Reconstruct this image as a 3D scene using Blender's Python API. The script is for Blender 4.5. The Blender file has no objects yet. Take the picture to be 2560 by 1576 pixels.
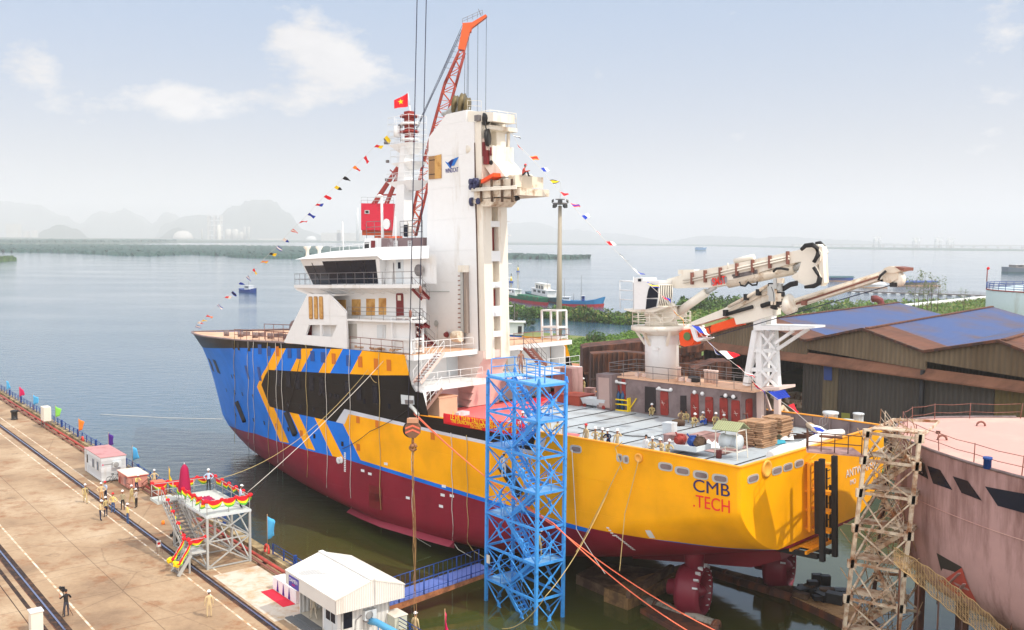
import bpy,bmesh,math,random
from mathutils import Vector as V,Matrix
random.seed(7)
D=bpy.data
S=bpy.context.scene
COL=S.collection
# ------------------------------------------------------------------ camera
F=2450.0;PW=2560.0;PH=1576.0;HC=26.3
PIT=math.atan((788-599)/F);ROL=math.atan(.0106)
fw=V((0,math.cos(PIT),-math.sin(PIT)));rt0=V((1,0,0));up0=rt0 .cross(fw)
RT=rt0*math.cos(ROL)+up0*math.sin(ROL);UP=up0*math.cos(ROL)-rt0*math.sin(ROL)
CAM=V((0,0,HC))
cd=D.cameras.new('camera');cam=D.objects.new('camera',cd);COL.objects.link(cam)
cd.sensor_width=36;cd.lens=36*F/PW;cd.clip_start=.5;cd.clip_end=60000
m=Matrix((RT,UP,-fw)).transposed().to_4x4();m.translation=CAM
cam.matrix_world=m
S.camera=cam
# ------------------------------------------------------------------ light
SUN_DIR=V((.85,-.50,1.25)).normalized()
sl=D.lights.new('sun','SUN');so=D.objects.new('sun',sl);COL.objects.link(so)
sl.energy=2.9;sl.angle=math.radians(.6);sl.color=(1,.93,.80)
so.rotation_euler=(-SUN_DIR).to_track_quat('-Z','Y').to_euler()
so.location=(60,-40,90)
w=D.worlds.new('World');S.world=w;w.use_nodes=True
nt=w.node_tree;nt.nodes.clear()
def N(t,tree=None,**k):
 n=(tree or nt).nodes.new(t)
 for a,b in k.items():setattr(n,a,b)
 return n
sky=N('ShaderNodeTexSky',sky_type='NISHITA');sky.sun_disc=False
sky.sun_elevation=math.asin(SUN_DIR.z);sky.sun_rotation=math.atan2(SUN_DIR.x,SUN_DIR.y)
sky.air_density=1.0;sky.dust_density=3.0;sky.ozone_density=1.5;sky.altitude=10
bg=N('ShaderNodeBackground');out=N('ShaderNodeOutputWorld')
SKY_STRENGTH=.15
bg.inputs[1].default_value=SKY_STRENGTH
tc=N('ShaderNodeTexCoord');sep=N('ShaderNodeSeparateXYZ')
nt.links.new(tc.outputs['Generated'],sep.inputs[0])
def M_(op,a,b=None,c=None,clamp=False,tree=None):
 t=tree or nt
 n=t.nodes.new('ShaderNodeMath');n.operation=op;n.use_clamp=clamp
 for i,v in enumerate((a,b,c)):
  if v is None:continue
  if isinstance(v,(int,float)):n.inputs[i].default_value=v
  else:t.links.new(v,n.inputs[i])
 return n.outputs[0]
def ramp(fac,stops,tree=None):
 t=tree or nt
 n=t.nodes.new('ShaderNodeValToRGB');e=n.color_ramp.elements
 while len(e)<len(stops):e.new(.5)
 for i,(p,c)in enumerate(stops):
  e[i].position=p;e[i].color=tuple(c)+(1,)if len(c)==3 else c
 t.links.new(fac,n.inputs[0]);return n.outputs[0]
def mixc(fac,a,b,tree=None,mode='MIX'):
 t=tree or nt
 n=t.nodes.new('ShaderNodeMix');n.data_type='RGBA';n.blend_type=mode
 for s,v in((n.inputs[0],fac),(n.inputs[6],a),(n.inputs[7],b)):
  if isinstance(v,(int,float)):s.default_value=v
  elif isinstance(v,tuple):s.default_value=tuple(v)+(1,)if len(v)==3 else v
  else:t.links.new(v,s)
 return n.outputs[2]
azm=M_('ARCTAN2',sep.outputs[0],sep.outputs[1])
zen=sep.outputs[2]
cmb=N('ShaderNodeCombineXYZ');nt.links.new(azm,cmb.inputs[0])
nt.links.new(M_('MULTIPLY',zen,1.9),cmb.inputs[1])
no=N('ShaderNodeTexNoise');no.inputs['Scale'].default_value=7.5;no.inputs['Detail'].default_value=7;no.inputs['Roughness'].default_value=.58
nt.links.new(cmb.outputs[0],no.inputs['Vector'])
big=N('ShaderNodeTexNoise');big.inputs['Scale'].default_value=2.2;big.inputs['Detail'].default_value=3
nt.links.new(cmb.outputs[0],big.inputs['Vector'])
def gauss(az0,ze0,sa,sz):
 a=M_('DIVIDE',M_('SUBTRACT',azm,az0),sa);b=M_('DIVIDE',M_('SUBTRACT',zen,ze0),sz)
 q=M_('ADD',M_('MULTIPLY',a,a),M_('MULTIPLY',b,b))
 return M_('EXPONENT',M_('MULTIPLY',q,-1.0))
def pxdir(px,py):
 d=(fw*F+RT*(px-PW/2)-UP*(py-PH/2)).normalized();return math.atan2(d.x,d.y),d.z
den=None
for px,py,wa,wz,amp in((800,150,150,110,1.1),(720,95,60,40,.35),(880,200,60,30,.4),(440,250,110,45,.75),(60,165,90,65,.85),(210,245,90,40,.25),(1030,195,80,22,.55),(1480,180,90,35,.6),(2540,60,90,50,.45),(1700,300,160,50,.35),(120,260,150,40,.25),(1850,350,60,20,.35),(2450,260,260,180,.4),(700,250,130,45,.45)):
 a,z=pxdir(px,py)
 g=M_('MULTIPLY',gauss(a,z,wa/F,wz/F),amp)
 den=g if den is None else M_('ADD',den,g)
band=M_('SUBTRACT',no.outputs[0],.5)
den=M_('ADD',den,M_('MULTIPLY',band,2.3))
den=M_('ADD',den,M_('MULTIPLY',M_('SUBTRACT',big.outputs[0],.5),.5))
fine=N('ShaderNodeTexNoise');fine.inputs['Scale'].default_value=26;fine.inputs['Detail'].default_value=6;fine.inputs['Roughness'].default_value=.6
nt.links.new(cmb.outputs[0],fine.inputs['Vector'])
den=M_('ADD',den,M_('MULTIPLY',M_('SUBTRACT',fine.outputs[0],.5),1.3))
cf=M_('MULTIPLY',M_('SUBTRACT',den,.50),1.8,clamp=True)
cf=M_('SMOOTH_MIN',cf,.9,.3)
shade=M_('ADD',M_('MULTIPLY',no.outputs[0],.9),.55)
CLOUD=(5.0,4.75,4.6)
cl=mixc(1.0,CLOUD,shade,mode='MULTIPLY')
hz=M_('EXPONENT',M_('MULTIPLY',M_('MAXIMUM',zen,0.0),-7.0))
warm=ramp(M_('ADD',M_('MULTIPLY',azm,.8),.5),[(0,(2.5,2.42,2.62)),(.5,(2.8,2.58,2.45)),(1,(3.5,2.85,2.1))])
blue=mixc(.22,(1.45,2.75,4.75),sky.outputs[0])
base=mixc(M_('MULTIPLY',hz,1.0,clamp=True),blue,warm)
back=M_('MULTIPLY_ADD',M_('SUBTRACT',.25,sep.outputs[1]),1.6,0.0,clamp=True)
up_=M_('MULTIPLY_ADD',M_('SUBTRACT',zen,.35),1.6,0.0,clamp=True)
base=mixc(M_('MULTIPLY',M_('MAXIMUM',back,up_),.85),base,(11.0,10.8,10.6))  # added fill: unseen sky behind and overhead brightened for the shaded port side
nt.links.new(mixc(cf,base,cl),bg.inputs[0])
nt.links.new(bg.outputs[0],out.inputs[0])
S.cycles.volume_bounces=3
S.view_settings.view_transform='Standard';S.view_settings.look='None'
S.view_settings.exposure=0.17;S.view_settings.gamma=1
# ------------------------------------------------------------------ pixel helpers (give a thing its bearing; depth comes from a real plane)
def ray(px,py):return(fw*F+RT*(px-PW/2)-UP*(py-PH/2)).normalized()
def GZ(px,py,z=0.0):
 d=ray(px,py);return CAM+d*((z-HC)/d.z)
def GY(px,py,y):
 d=ray(px,py);return CAM+d*(y/d.y)
def PJ(p):
 q=V(p)-CAM;z=q.dot(fw);return PW/2+F*q.dot(RT)/z,PH/2-F*q.dot(UP)/z
def GV(px,py,p,n):
 d=ray(px,py);n=V(n);return CAM+d*((V(p)-CAM).dot(n)/d.dot(n))
SX,SY_,SZ,YAW,SPT=20.83994136717611,65.22210438941588,12.732289928008486,0.7947748720845776,0.043551743698674775
SFX=V((-math.sin(YAW)*math.cos(SPT),math.cos(YAW)*math.cos(SPT),-math.sin(SPT)))
SPY=V((-math.cos(YAW),-math.sin(YAW),0));SUZ=SFX.cross(SPY)
SO=V((SX,SY_,SZ))
SHIPM=Matrix((SFX,SPY,SUZ)).transposed().to_4x4();SHIPM.translation=SO
SHIPI=SHIPM.inverted()
def lray(px,py):
 return SHIPI@CAM,SHIPI.to_3x3()@ray(px,py)
def LX(px,py,v):c,d=lray(px,py);return c+d*((v-c.x)/d.x)
def LY(px,py,v):c,d=lray(px,py);return c+d*((v-c.y)/d.y)
def LZ(px,py,v):c,d=lray(px,py);return c+d*((v-c.z)/d.z)
def LP(px,py,p,n):
 c,d=lray(px,py);n=V(n);return c+d*((V(p)-c).dot(n)/d.dot(n))
def W(p):return SHIPM@V(p)
QD=V((-.6197,.7848,0));QN=V((.7848,.6197,0));QZ=1.3
def Q(u,v,z=0.0):return QD*u+QN*v+V((0,0,QZ+z))
def UV(p):return V(p).dot(QD),V(p).dot(QN)
def interp(x,pts):
 if x<=pts[0][0]:return pts[0][1]
 for(a,b),(c,d)in zip(pts,pts[1:]):
  if x<=c:return b+(d-b)*(x-a)/(c-a)
 return pts[-1][1]
# ------------------------------------------------------------------ mesh helpers
class MB:
 def __init__(s):s.v=[];s.f=[];s.m=[];s.sm=[]
 def add(s,vs,fs,mi=0,sm=False):
  o=len(s.v);s.v+=[V(p)for p in vs]
  for f in fs:s.f.append([i+o for i in f]);s.m.append(mi);s.sm.append(sm)
  return s
 def box(s,c,d,mi=0,ax=None,ay=None,az=None):
  c=V(c);ax=V(ax)if ax else V((1,0,0));az=V(az)if az else V((0,0,1));ay=V(ay)if ay else az.cross(ax)
  vs=[c+ax*(i*d[0]/2)+ay*(j*d[1]/2)+az*(k*d[2]/2)for i in(-1,1)for j in(-1,1)for k in(-1,1)]
  return s.add(vs,[(0,1,3,2),(4,6,7,5),(0,4,5,1),(2,3,7,6),(0,2,6,4),(1,5,7,3)],mi)
 def bar(s,a,b,wd,h=None,mi=0,up=(0,0,1)):
  a=V(a);b=V(b);d=b-a;L=d.length
  if L<1e-6:return s
  d/=L;u=V(up)
  if abs(d.dot(u))>.98:u=V((1,0,0))
  y=u.cross(d).normalized();z=d.cross(y)
  return s.box((a+b)/2,(L,wd,h or wd),mi,d,y,z)
 def tube(s,a,b,r,seg=6,r2=None,mi=0,cap=True,sm=True):
  a=V(a);b=V(b);d=b-a
  if d.length<1e-6:return s
  d.normalize();u=V((0,0,1))if abs(d.z)<.9 else V((1,0,0))
  x=u.cross(d).normalized();y=d.cross(x);r2=r if r2 is None else r2
  vs=[]
  for p,q in((a,r),(b,r2)):
   for i in range(seg):
    t=2*math.pi*i/seg;vs.append(p+x*(q*math.cos(t))+y*(q*math.sin(t)))
  s.add(vs,[(i,(i+1)%seg,seg+(i+1)%seg,seg+i)for i in range(seg)],mi,sm)
  if cap:s.add(vs,[tuple(range(seg))[::-1],tuple(range(seg,2*seg))],mi)
  return s
 def path(s,pts,r,seg=6,mi=0):
  pts=[V(p)for p in pts]
  vs=[];n=len(pts)
  for k,p in enumerate(pts):
   d=(pts[min(k+1,n-1)]-pts[max(k-1,0)]).normalized()
   u=V((0,0,1))if abs(d.z)<.9 else V((1,0,0))
   x=u.cross(d).normalized();y=d.cross(x);q=r[k]if isinstance(r,(list,tuple))else r
   for i in range(seg):
    t=2*math.pi*i/seg;vs.append(p+x*(q*math.cos(t))+y*(q*math.sin(t)))
  fs=[(k*seg+i,k*seg+(i+1)%seg,(k+1)*seg+(i+1)%seg,(k+1)*seg+i)for k in range(n-1)for i in range(seg)]
  s.add(vs,fs,mi,True)
  s.add(vs,[tuple(range(seg))[::-1],tuple(range((n-1)*seg,n*seg))],mi)
  return s
 def lathe(s,c,prof,seg=16,mi=0,axis=(0,0,1),sm=True):
  c=V(c);d=V(axis).normalized();u=V((0,0,1))if abs(d.z)<.9 else V((1,0,0))
  x=u.cross(d).normalized();y=d.cross(x);vs=[]
  for r,h in prof:
   for i in range(seg):
    t=2*math.pi*i/seg;vs.append(c+d*h+x*(r*math.cos(t))+y*(r*math.sin(t)))
  fs=[(k*seg+i,k*seg+(i+1)%seg,(k+1)*seg+(i+1)%seg,(k+1)*seg+i)for k in range(len(prof)-1)for i in range(seg)]
  s.add(vs,fs,mi,sm)
  s.add(vs,[tuple(range(seg))[::-1],tuple(range((len(prof)-1)*seg,len(prof)*seg))],mi)
  return s
 def prism(s,poly,off,mi=0):
  poly=[V(p)for p in poly];n=len(poly);off=V(off)
  vs=poly+[p+off for p in poly]
  return s.add(vs,[tuple(range(n))[::-1],tuple(range(n,2*n))]+[(i,(i+1)%n,n+(i+1)%n,n+i)for i in range(n)],mi)
 def loft(s,A,B,mi=0,cap=True,sm=False):
  A=[V(p)for p in A];B=[V(p)for p in B];n=len(A)
  s.add(A+B,[(i,(i+1)%n,n+(i+1)%n,n+i)for i in range(n)],mi,sm)
  if cap:s.add(A+B,[tuple(range(n))[::-1],tuple(range(n,2*n))],mi)
  return s
 def quad(s,*p,mi=0):return s.add(p,[tuple(range(len(p)))],mi)
 def grid(s,rows,mi=0,sm=True,close=False):
  n=len(rows[0]);vs=[p for r in rows for p in r]
  return s.add(vs,[(k*n+i,k*n+(i+1)%n,(k+1)*n+(i+1)%n,(k+1)*n+i)for k in range(len(rows)-1)for i in range(n if close else n-1)],mi,sm)
 def sphere(s,c,r,seg=10,rings=6,mi=0,sc=(1,1,1)):
  c=V(c);rows=[]
  for k in range(rows_:=rings+1):
   t=math.pi*k/rings
   rows.append([c+V((r*sc[0]*math.sin(t)*math.cos(2*math.pi*i/seg),r*sc[1]*math.sin(t)*math.sin(2*math.pi*i/seg),r*sc[2]*math.cos(t)))for i in range(seg)])
  return s.grid(rows,mi,True,True)
def rails(mb,pts,h=1.0,n=2,r=.025,sp=1.5,mi=0,closed=False,rp=None):
 pts=[V(p)for p in pts]
 if closed:pts=pts+[pts[0]]
 for a,b in zip(pts,pts[1:]):
  L=(b-a).length;k=max(1,round(L/sp))
  for i in range(k+1):
   p=a.lerp(b,i/k);mb.tube(p,p+V((0,0,h)),rp or r,4,mi=mi)
  for j in range(1,n+1):
   z=V((0,0,h*j/n));mb.tube(a+z,b+z,r,4,mi=mi)
 return mb
def props(o,label=None,cat=None,group=None,kind=None):
 if label:o['label']=label
 if cat:o['category']=cat
 if group:o['group']=group
 if kind:o['kind']=kind
 return o
def clusters(mb,tol=.04):
 """faces grouped into pieces that touch (shared corners, or boxes that overlap)"""
 n=len(mb.v);par=list(range(n))
 def find(a):
  while par[a]!=a:par[a]=par[par[a]];a=par[a]
  return a
 key={}
 for i,p in enumerate(mb.v):
  k=(round(p.x,3),round(p.y,3),round(p.z,3))
  if k in key:par[find(i)]=find(key[k])
  else:key[k]=i
 for f in mb.f:
  a=find(f[0])
  for i in f[1:]:par[find(i)]=a
 g={}
 for fi,f in enumerate(mb.f):g.setdefault(find(f[0]),[]).append(fi)
 items=[]
 for fs in g.values():
  ii={i for k in fs for i in mb.f[k]};P=[mb.v[i]for i in ii]
  items.append([[min(p[k]for p in P)-tol for k in range(3)],[max(p[k]for p in P)+tol for k in range(3)],fs])
 if len(items)>700:return[range(len(mb.f))]
 ch=True
 while ch:
  ch=False;outp=[]
  for it in items:
   for o in outp:
    if all(it[0][k]<=o[1][k]and o[0][k]<=it[1][k]for k in range(3)):
     o[0]=[min(a,b)for a,b in zip(o[0],it[0])];o[1]=[max(a,b)for a,b in zip(o[1],it[1])];o[2]=o[2]+it[2];ch=True;break
   else:outp.append(it)
  items=outp
 return[it[2]for it in items]
def obj(name,mb,mats,parent=None,label=None,cat=None,group=None,kind=None,world=True,split=True):
 if parent is not None and split and not kind:
  cl=clusters(mb)
  if 1<len(cl)<=95:
   first=None
   for fs in cl:
    q=MB();mp={}
    for k in fs:
     f=[]
     for i in mb.f[k]:
      if i not in mp:mp[i]=len(q.v);q.v.append(mb.v[i])
      f.append(mp[i])
     q.f.append(f);q.m.append(mb.m[k]);q.sm.append(mb.sm[k])
    o=obj(name,q,mats,parent,label,None,None,None,world,False);first=first or o
   return first
 me=D.meshes.new(name)
 vs=mb.v
 o=D.objects.new(name,me)
 if parent is None and not kind:
  lo=V((min(p.x for p in vs),min(p.y for p in vs),min(p.z for p in vs)))
  hi=V((max(p.x for p in vs),max(p.y for p in vs),0));c=V(((lo.x+hi.x)/2,(lo.y+hi.y)/2,lo.z))
  vs=[p-c for p in vs];o.location=c
 me.from_pydata([tuple(p)for p in vs],[],mb.f)
 if not isinstance(mats,(list,tuple)):mats=[mats]
 for x in mats:me.materials.append(x)
 me.polygons.foreach_set('material_index',mb.m);me.polygons.foreach_set('use_smooth',mb.sm)
 bm=bmesh.new();bm.from_mesh(me);bmesh.ops.remove_doubles(bm,verts=bm.verts,dist=1e-5)
 bmesh.ops.recalc_face_normals(bm,faces=bm.faces);bm.to_mesh(me);bm.free();me.update()
 COL.objects.link(o)
 if parent is not None:
  o.parent=parent
  if world:o.matrix_parent_inverse=PM[parent.name].inverted()
 PM[o.name]=PM[parent.name]if(parent is not None and not world)else Matrix.Translation(o.location)
 if parent is not None and world:PM[o.name]=Matrix.Identity(4)
 return props(o,label,cat,group,kind)
PM={}
def thing(name,label,cat,loc=(0,0,0),group=None,rotz=0,mat4=None):
 o=D.objects.new(name,None);COL.objects.link(o);o.empty_display_size=.5
 if mat4 is not None:o.matrix_world=mat4;PM[o.name]=mat4 .copy()
 else:
  o.location=loc;o.rotation_euler.z=rotz;PM[o.name]=Matrix.Translation(V(loc))@Matrix.Rotation(rotz,4,'Z')
 return props(o,label,cat,group)
def copy_tree(o,parent=None,inv=None):
 c=o.copy();COL.objects.link(c)
 if parent is not None:c.parent=parent;c.matrix_parent_inverse=o.matrix_parent_inverse.copy()
 for ch in list(o.children):copy_tree(ch,c)
 return c
# ------------------------------------------------------------------ materials
def srgb(r,g,b):
 f=lambda c:c/12.92 if c<=.04045 else((c+.055)/1.055)**2.4
 return tuple(f(c/255)for c in(r,g,b))
MATS={}
def mat(name,col,rough=.5,metal=0,var=.12,sc=1.5,col2=None,amt=.0,sc2=.6,streak=False,bump=0,bsc=20,spec=.4,sheet=None,seams=None):
 """painted / raw surface: base colour with soft mottling, optional second colour (wear, rust, dirt) in patches or runs"""
 m=D.materials.new(name);m.use_nodes=True;t=m.node_tree;p=t.nodes['Principled BSDF']
 p.inputs['Roughness'].default_value=rough;p.inputs['Metallic'].default_value=metal
 p.inputs['Specular IOR Level'].default_value=spec
 tc=N('ShaderNodeTexCoord',t);co=tc.outputs['Object']
 n1=N('ShaderNodeTexNoise',t);n1 .inputs['Scale'].default_value=sc;n1 .inputs['Detail'].default_value=5;n1 .inputs['Roughness'].default_value=.6
 t.links.new(co,n1 .inputs['Vector'])
 a=N('ShaderNodeMath',t,operation='SUBTRACT');t.links.new(n1 .outputs[0],a.inputs[0]);a.inputs[1].default_value=.5
 b=N('ShaderNodeMath',t,operation='MULTIPLY_ADD');t.links.new(a.outputs[0],b.inputs[0]);b.inputs[1].default_value=var*2.4;b.inputs[2].default_value=1.0
 c=mixc(1.0,tuple(col),b.outputs[0],tree=t,mode='MULTIPLY')
 if col2 is not None and amt>0:
  mp=N('ShaderNodeMapping',t);t.links.new(co,mp.inputs['Vector'])
  mp.inputs['Scale'].default_value=(1,1,.18)if streak else(1,1,1)
  n2=N('ShaderNodeTexNoise',t);n2 .inputs['Scale'].default_value=sc2;n2 .inputs['Detail'].default_value=8;n2 .inputs['Roughness'].default_value=.68
  t.links.new(mp.outputs[0],n2 .inputs['Vector'])
  f=ramp(n2 .outputs[0],[(.62-amt*.5,(0,0,0)),(.74-amt*.35,(1,1,1))],tree=t)
  c=mixc(f,c,tuple(col2),tree=t)
 if sheet:
  ax,per,depth=sheet
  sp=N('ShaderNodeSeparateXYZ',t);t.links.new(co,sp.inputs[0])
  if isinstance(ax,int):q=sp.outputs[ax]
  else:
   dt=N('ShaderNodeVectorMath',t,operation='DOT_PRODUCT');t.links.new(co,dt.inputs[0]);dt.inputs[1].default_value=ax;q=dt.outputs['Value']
  s=M_('SINE',M_('MULTIPLY',q,2*math.pi/per,tree=t),tree=t);c=mixc(ramp(s,[(0,(.45,.45,.45)),(.35,(0,0,0))],tree=t),c,tuple(x*.62 for x in col),tree=t)  # groove shade painted into the sheet colour so the corrugation reads
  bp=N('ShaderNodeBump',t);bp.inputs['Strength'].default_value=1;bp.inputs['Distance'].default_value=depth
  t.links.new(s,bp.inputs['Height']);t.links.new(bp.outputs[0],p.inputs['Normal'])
 elif seams:
  sp=N('ShaderNodeSeparateXYZ',t);t.links.new(co,sp.inputs[0]);g=None
  for k,per in enumerate(seams):
   if per:h=M_('LESS_THAN',M_('PINGPONG',sp.outputs[k],per/2,tree=t),.022,tree=t);g=h if g is None else M_('MAXIMUM',g,h,tree=t)
  bp=N('ShaderNodeBump',t);bp.inputs['Strength'].default_value=.7;bp.inputs['Distance'].default_value=.05
  t.links.new(M_('ADD',g,M_('MULTIPLY',n1 .outputs[0],1.5,tree=t),tree=t),bp.inputs['Height']);t.links.new(bp.outputs[0],p.inputs['Normal'])
 elif bump:
  n3=N('ShaderNodeTexNoise',t);n3 .inputs['Scale'].default_value=bsc;n3 .inputs['Detail'].default_value=4
  t.links.new(co,n3 .inputs['Vector'])
  bp=N('ShaderNodeBump',t);bp.inputs['Strength'].default_value=bump;bp.inputs['Distance'].default_value=.05
  t.links.new(n3 .outputs[0],bp.inputs['Height']);t.links.new(bp.outputs[0],p.inputs['Normal'])
 t.links.new(c,p.inputs['Base Color'])
 MATS[name]=m;return m
RUST=srgb(120,62,36)
white=mat('white_paint',(.80,.80,.80),.45,var=.03,col2=(.62,.58,.52),amt=.08,sc2=.35,streak=True,seams=(6,0,2.8))
cream=mat('cream_paint',(.80,.745,.65),.45,var=.05,col2=(.55,.40,.26),amt=.12,sc2=.5,streak=True)
cream_w=mat('worn_cream_paint',(.73,.64,.52),.5,var=.1,col2=(.38,.24,.13),amt=.22,sc2=1.2)
pinkwhite=mat('pale_primer',(.72,.56,.50),.6,var=.06)
prim=mat('grey_primer',srgb(132,116,116),.7,var=.10,col2=srgb(108,92,92),amt=.3,sc2=.5)
pinkprim=mat('pink_primer',srgb(182,145,141),.75,var=.14,sc=.7,col2=srgb(124,90,84),amt=.42,sc2=.45,streak=True)
pinkdeck=mat('pink_deck',srgb(206,160,150),.75,var=.05,col2=srgb(214,176,162),amt=.2,sc2=.25)
redbox=mat('red_oxide',srgb(150,48,40),.55,var=.12,col2=srgb(112,40,30),amt=.2,sc2=2)
darkred=mat('dark_red_paint',srgb(116,24,28),.5,var=.1)
deckgrey=mat('grey_deck',srgb(176,184,190),.6,var=.12,sc=.6,col2=srgb(140,142,144),amt=.22,sc2=.3)
deckbeige=mat('primed_deck',srgb(222,178,146),.7,var=.1,sc=.8,col2=srgb(170,122,94),amt=.2,sc2=.5)
black=mat('black_paint',(.012,.012,.014),.5,var=.2)
rubber=mat('black_rubber',(.018,.018,.02),.7,var=.2)
glass=mat('dark_glass',(.006,.010,.022),.25,var=.1,spec=.2)
ply=mat('plywood',srgb(206,160,92),.7,var=.18,sc=2.2,col2=srgb(170,116,52),amt=.3,sc2=1.4)
ply2=mat('dark_plywood',srgb(160,122,82),.7,var=.2,sc=2.2)
steelrail=mat('rail_grey',srgb(118,112,112),.5,var=.1)
rail_w=mat('rail_white',(.72,.70,.66),.5,var=.05)
rail_r=mat('rail_brown',srgb(132,84,72),.6,var=.15)
bluepaint=mat('light_blue_paint',srgb(68,156,234),.45,var=.12,sc=2,col2=srgb(30,96,168),amt=.12,sc2=1.5)
blueplate=mat('blue_deck_plate',srgb(126,184,232),.5,var=.1,sc=2)
bluedk=mat('dark_blue_paint',srgb(24,66,140),.5,var=.2,col2=RUST,amt=.05,sc2=2)
gangblue=mat('gangway_blue',srgb(92,114,184),.6,var=.15)
orangelat=mat('orange_crane_paint',srgb(206,82,30),.5,var=.15,sc=1)
redcrane=mat('red_crane_paint',srgb(206,24,56),.5,var=.12,sc=.4,col2=srgb(150,20,40),amt=.15,sc2=.3)
orangeboom=mat('orange_boom_paint',srgb(240,80,18),.45,var=.06)
wire=mat('steel_wire',srgb(52,56,78),.5,metal=.3,var=.1)
wiredk=mat('dark_wire',srgb(48,44,48),.5,var=.1)
rope_w=mat('white_rope',srgb(214,208,200),.8,var=.1)
rope_y=mat('tan_rope',srgb(196,172,116),.8,var=.15)
rope_o=mat('orange_rope',srgb(246,124,92),.7,var=.1)
rusty=mat('rusty_steel',srgb(120,72,52),.8,var=.3,sc=1.2,col2=srgb(66,40,32),amt=.5,sc2=.8,streak=True,bump=.3,bsc=6)
rustydk=mat('dark_rusty_steel',srgb(72,52,46),.8,var=.3,sc=1,col2=srgb(120,70,44),amt=.35,sc2=.7,streak=True)
rustpale=mat('pale_rusty_steel',srgb(206,190,168),.75,var=.22,sc=1.6,col2=srgb(140,92,58),amt=.34,sc2=1.1)
mudrust=mat('muddy_steel',srgb(108,86,66),.8,var=.3,sc=1,col2=srgb(70,50,38),amt=.5,sc2=.9,bump=.4,bsc=4)
galv=mat('galvanised_steel',srgb(186,188,186),.45,metal=.25,var=.12)
boxwhite=mat('container_white',srgb(206,212,216),.5,var=.05,col2=srgb(160,150,140),amt=.1,sc2=.8,streak=True)
wood=mat('raw_timber',srgb(178,140,108),.8,var=.25,sc=2)
conc=None
skin=mat('skin',srgb(170,118,88),.6,var=.05)
hair=mat('black_hair',(.012,.01,.01),.6,var=.1)
overall=mat('tan_workwear',srgb(208,184,142),.85,var=.12,sc=6)
overall2=mat('khaki_workwear',srgb(190,170,120),.85,var=.12,sc=6)
navy=mat('navy_cloth',srgb(28,36,66),.85,var=.1,sc=6)
greycl=mat('grey_cloth',srgb(120,116,116),.85,var=.1,sc=6)
blackcl=mat('black_cloth',(.02,.02,.022),.85,var=.1,sc=6)
paleblue=mat('pale_blue_shirt',srgb(186,202,226),.85,var=.06,sc=6)
blueshirt=mat('blue_shirt',srgb(44,98,200),.85,var=.06,sc=6)
helm=mat('white_helmet',(.82,.82,.84),.3,var=.02)
helm_r=mat('red_helmet',srgb(206,30,34),.3,var=.02)
helm_y=mat('yellow_helmet',srgb(236,200,60),.3,var=.02)
def cloth(name,c):return mat(name,srgb(*c),.8,var=.08,sc=2)
c_red=cloth('red_cloth',(226,26,40));c_yel=cloth('yellow_cloth',(250,214,24));c_blue=cloth('blue_flag_cloth',(30,60,170))
c_white=cloth('white_cloth',(236,236,236));c_black=cloth('black_flag_cloth',(24,24,30));c_green=cloth('green_cloth',(90,180,50))
c_sky=cloth('sky_blue_cloth',(86,186,240));c_mag=cloth('magenta_cloth',(226,20,100));c_orange=cloth('orange_cloth',(255,140,40))
c_purple=cloth('purple_cloth',(76,24,140));c_lime=cloth('lime_cloth',(150,232,96));c_wine=cloth('wine_cloth',(168,8,72));c_turq=cloth('turquoise_tarp',(60,170,196))
carpet=cloth('red_carpet',(222,30,58));carpet2=cloth('faded_red_carpet',(228,112,112))
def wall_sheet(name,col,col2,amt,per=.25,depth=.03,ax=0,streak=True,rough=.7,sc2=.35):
 return mat(name,col,rough,var=.12,sc=.4,col2=col2,amt=amt,sc2=sc2,streak=streak,sheet=(ax,per,depth))
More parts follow.
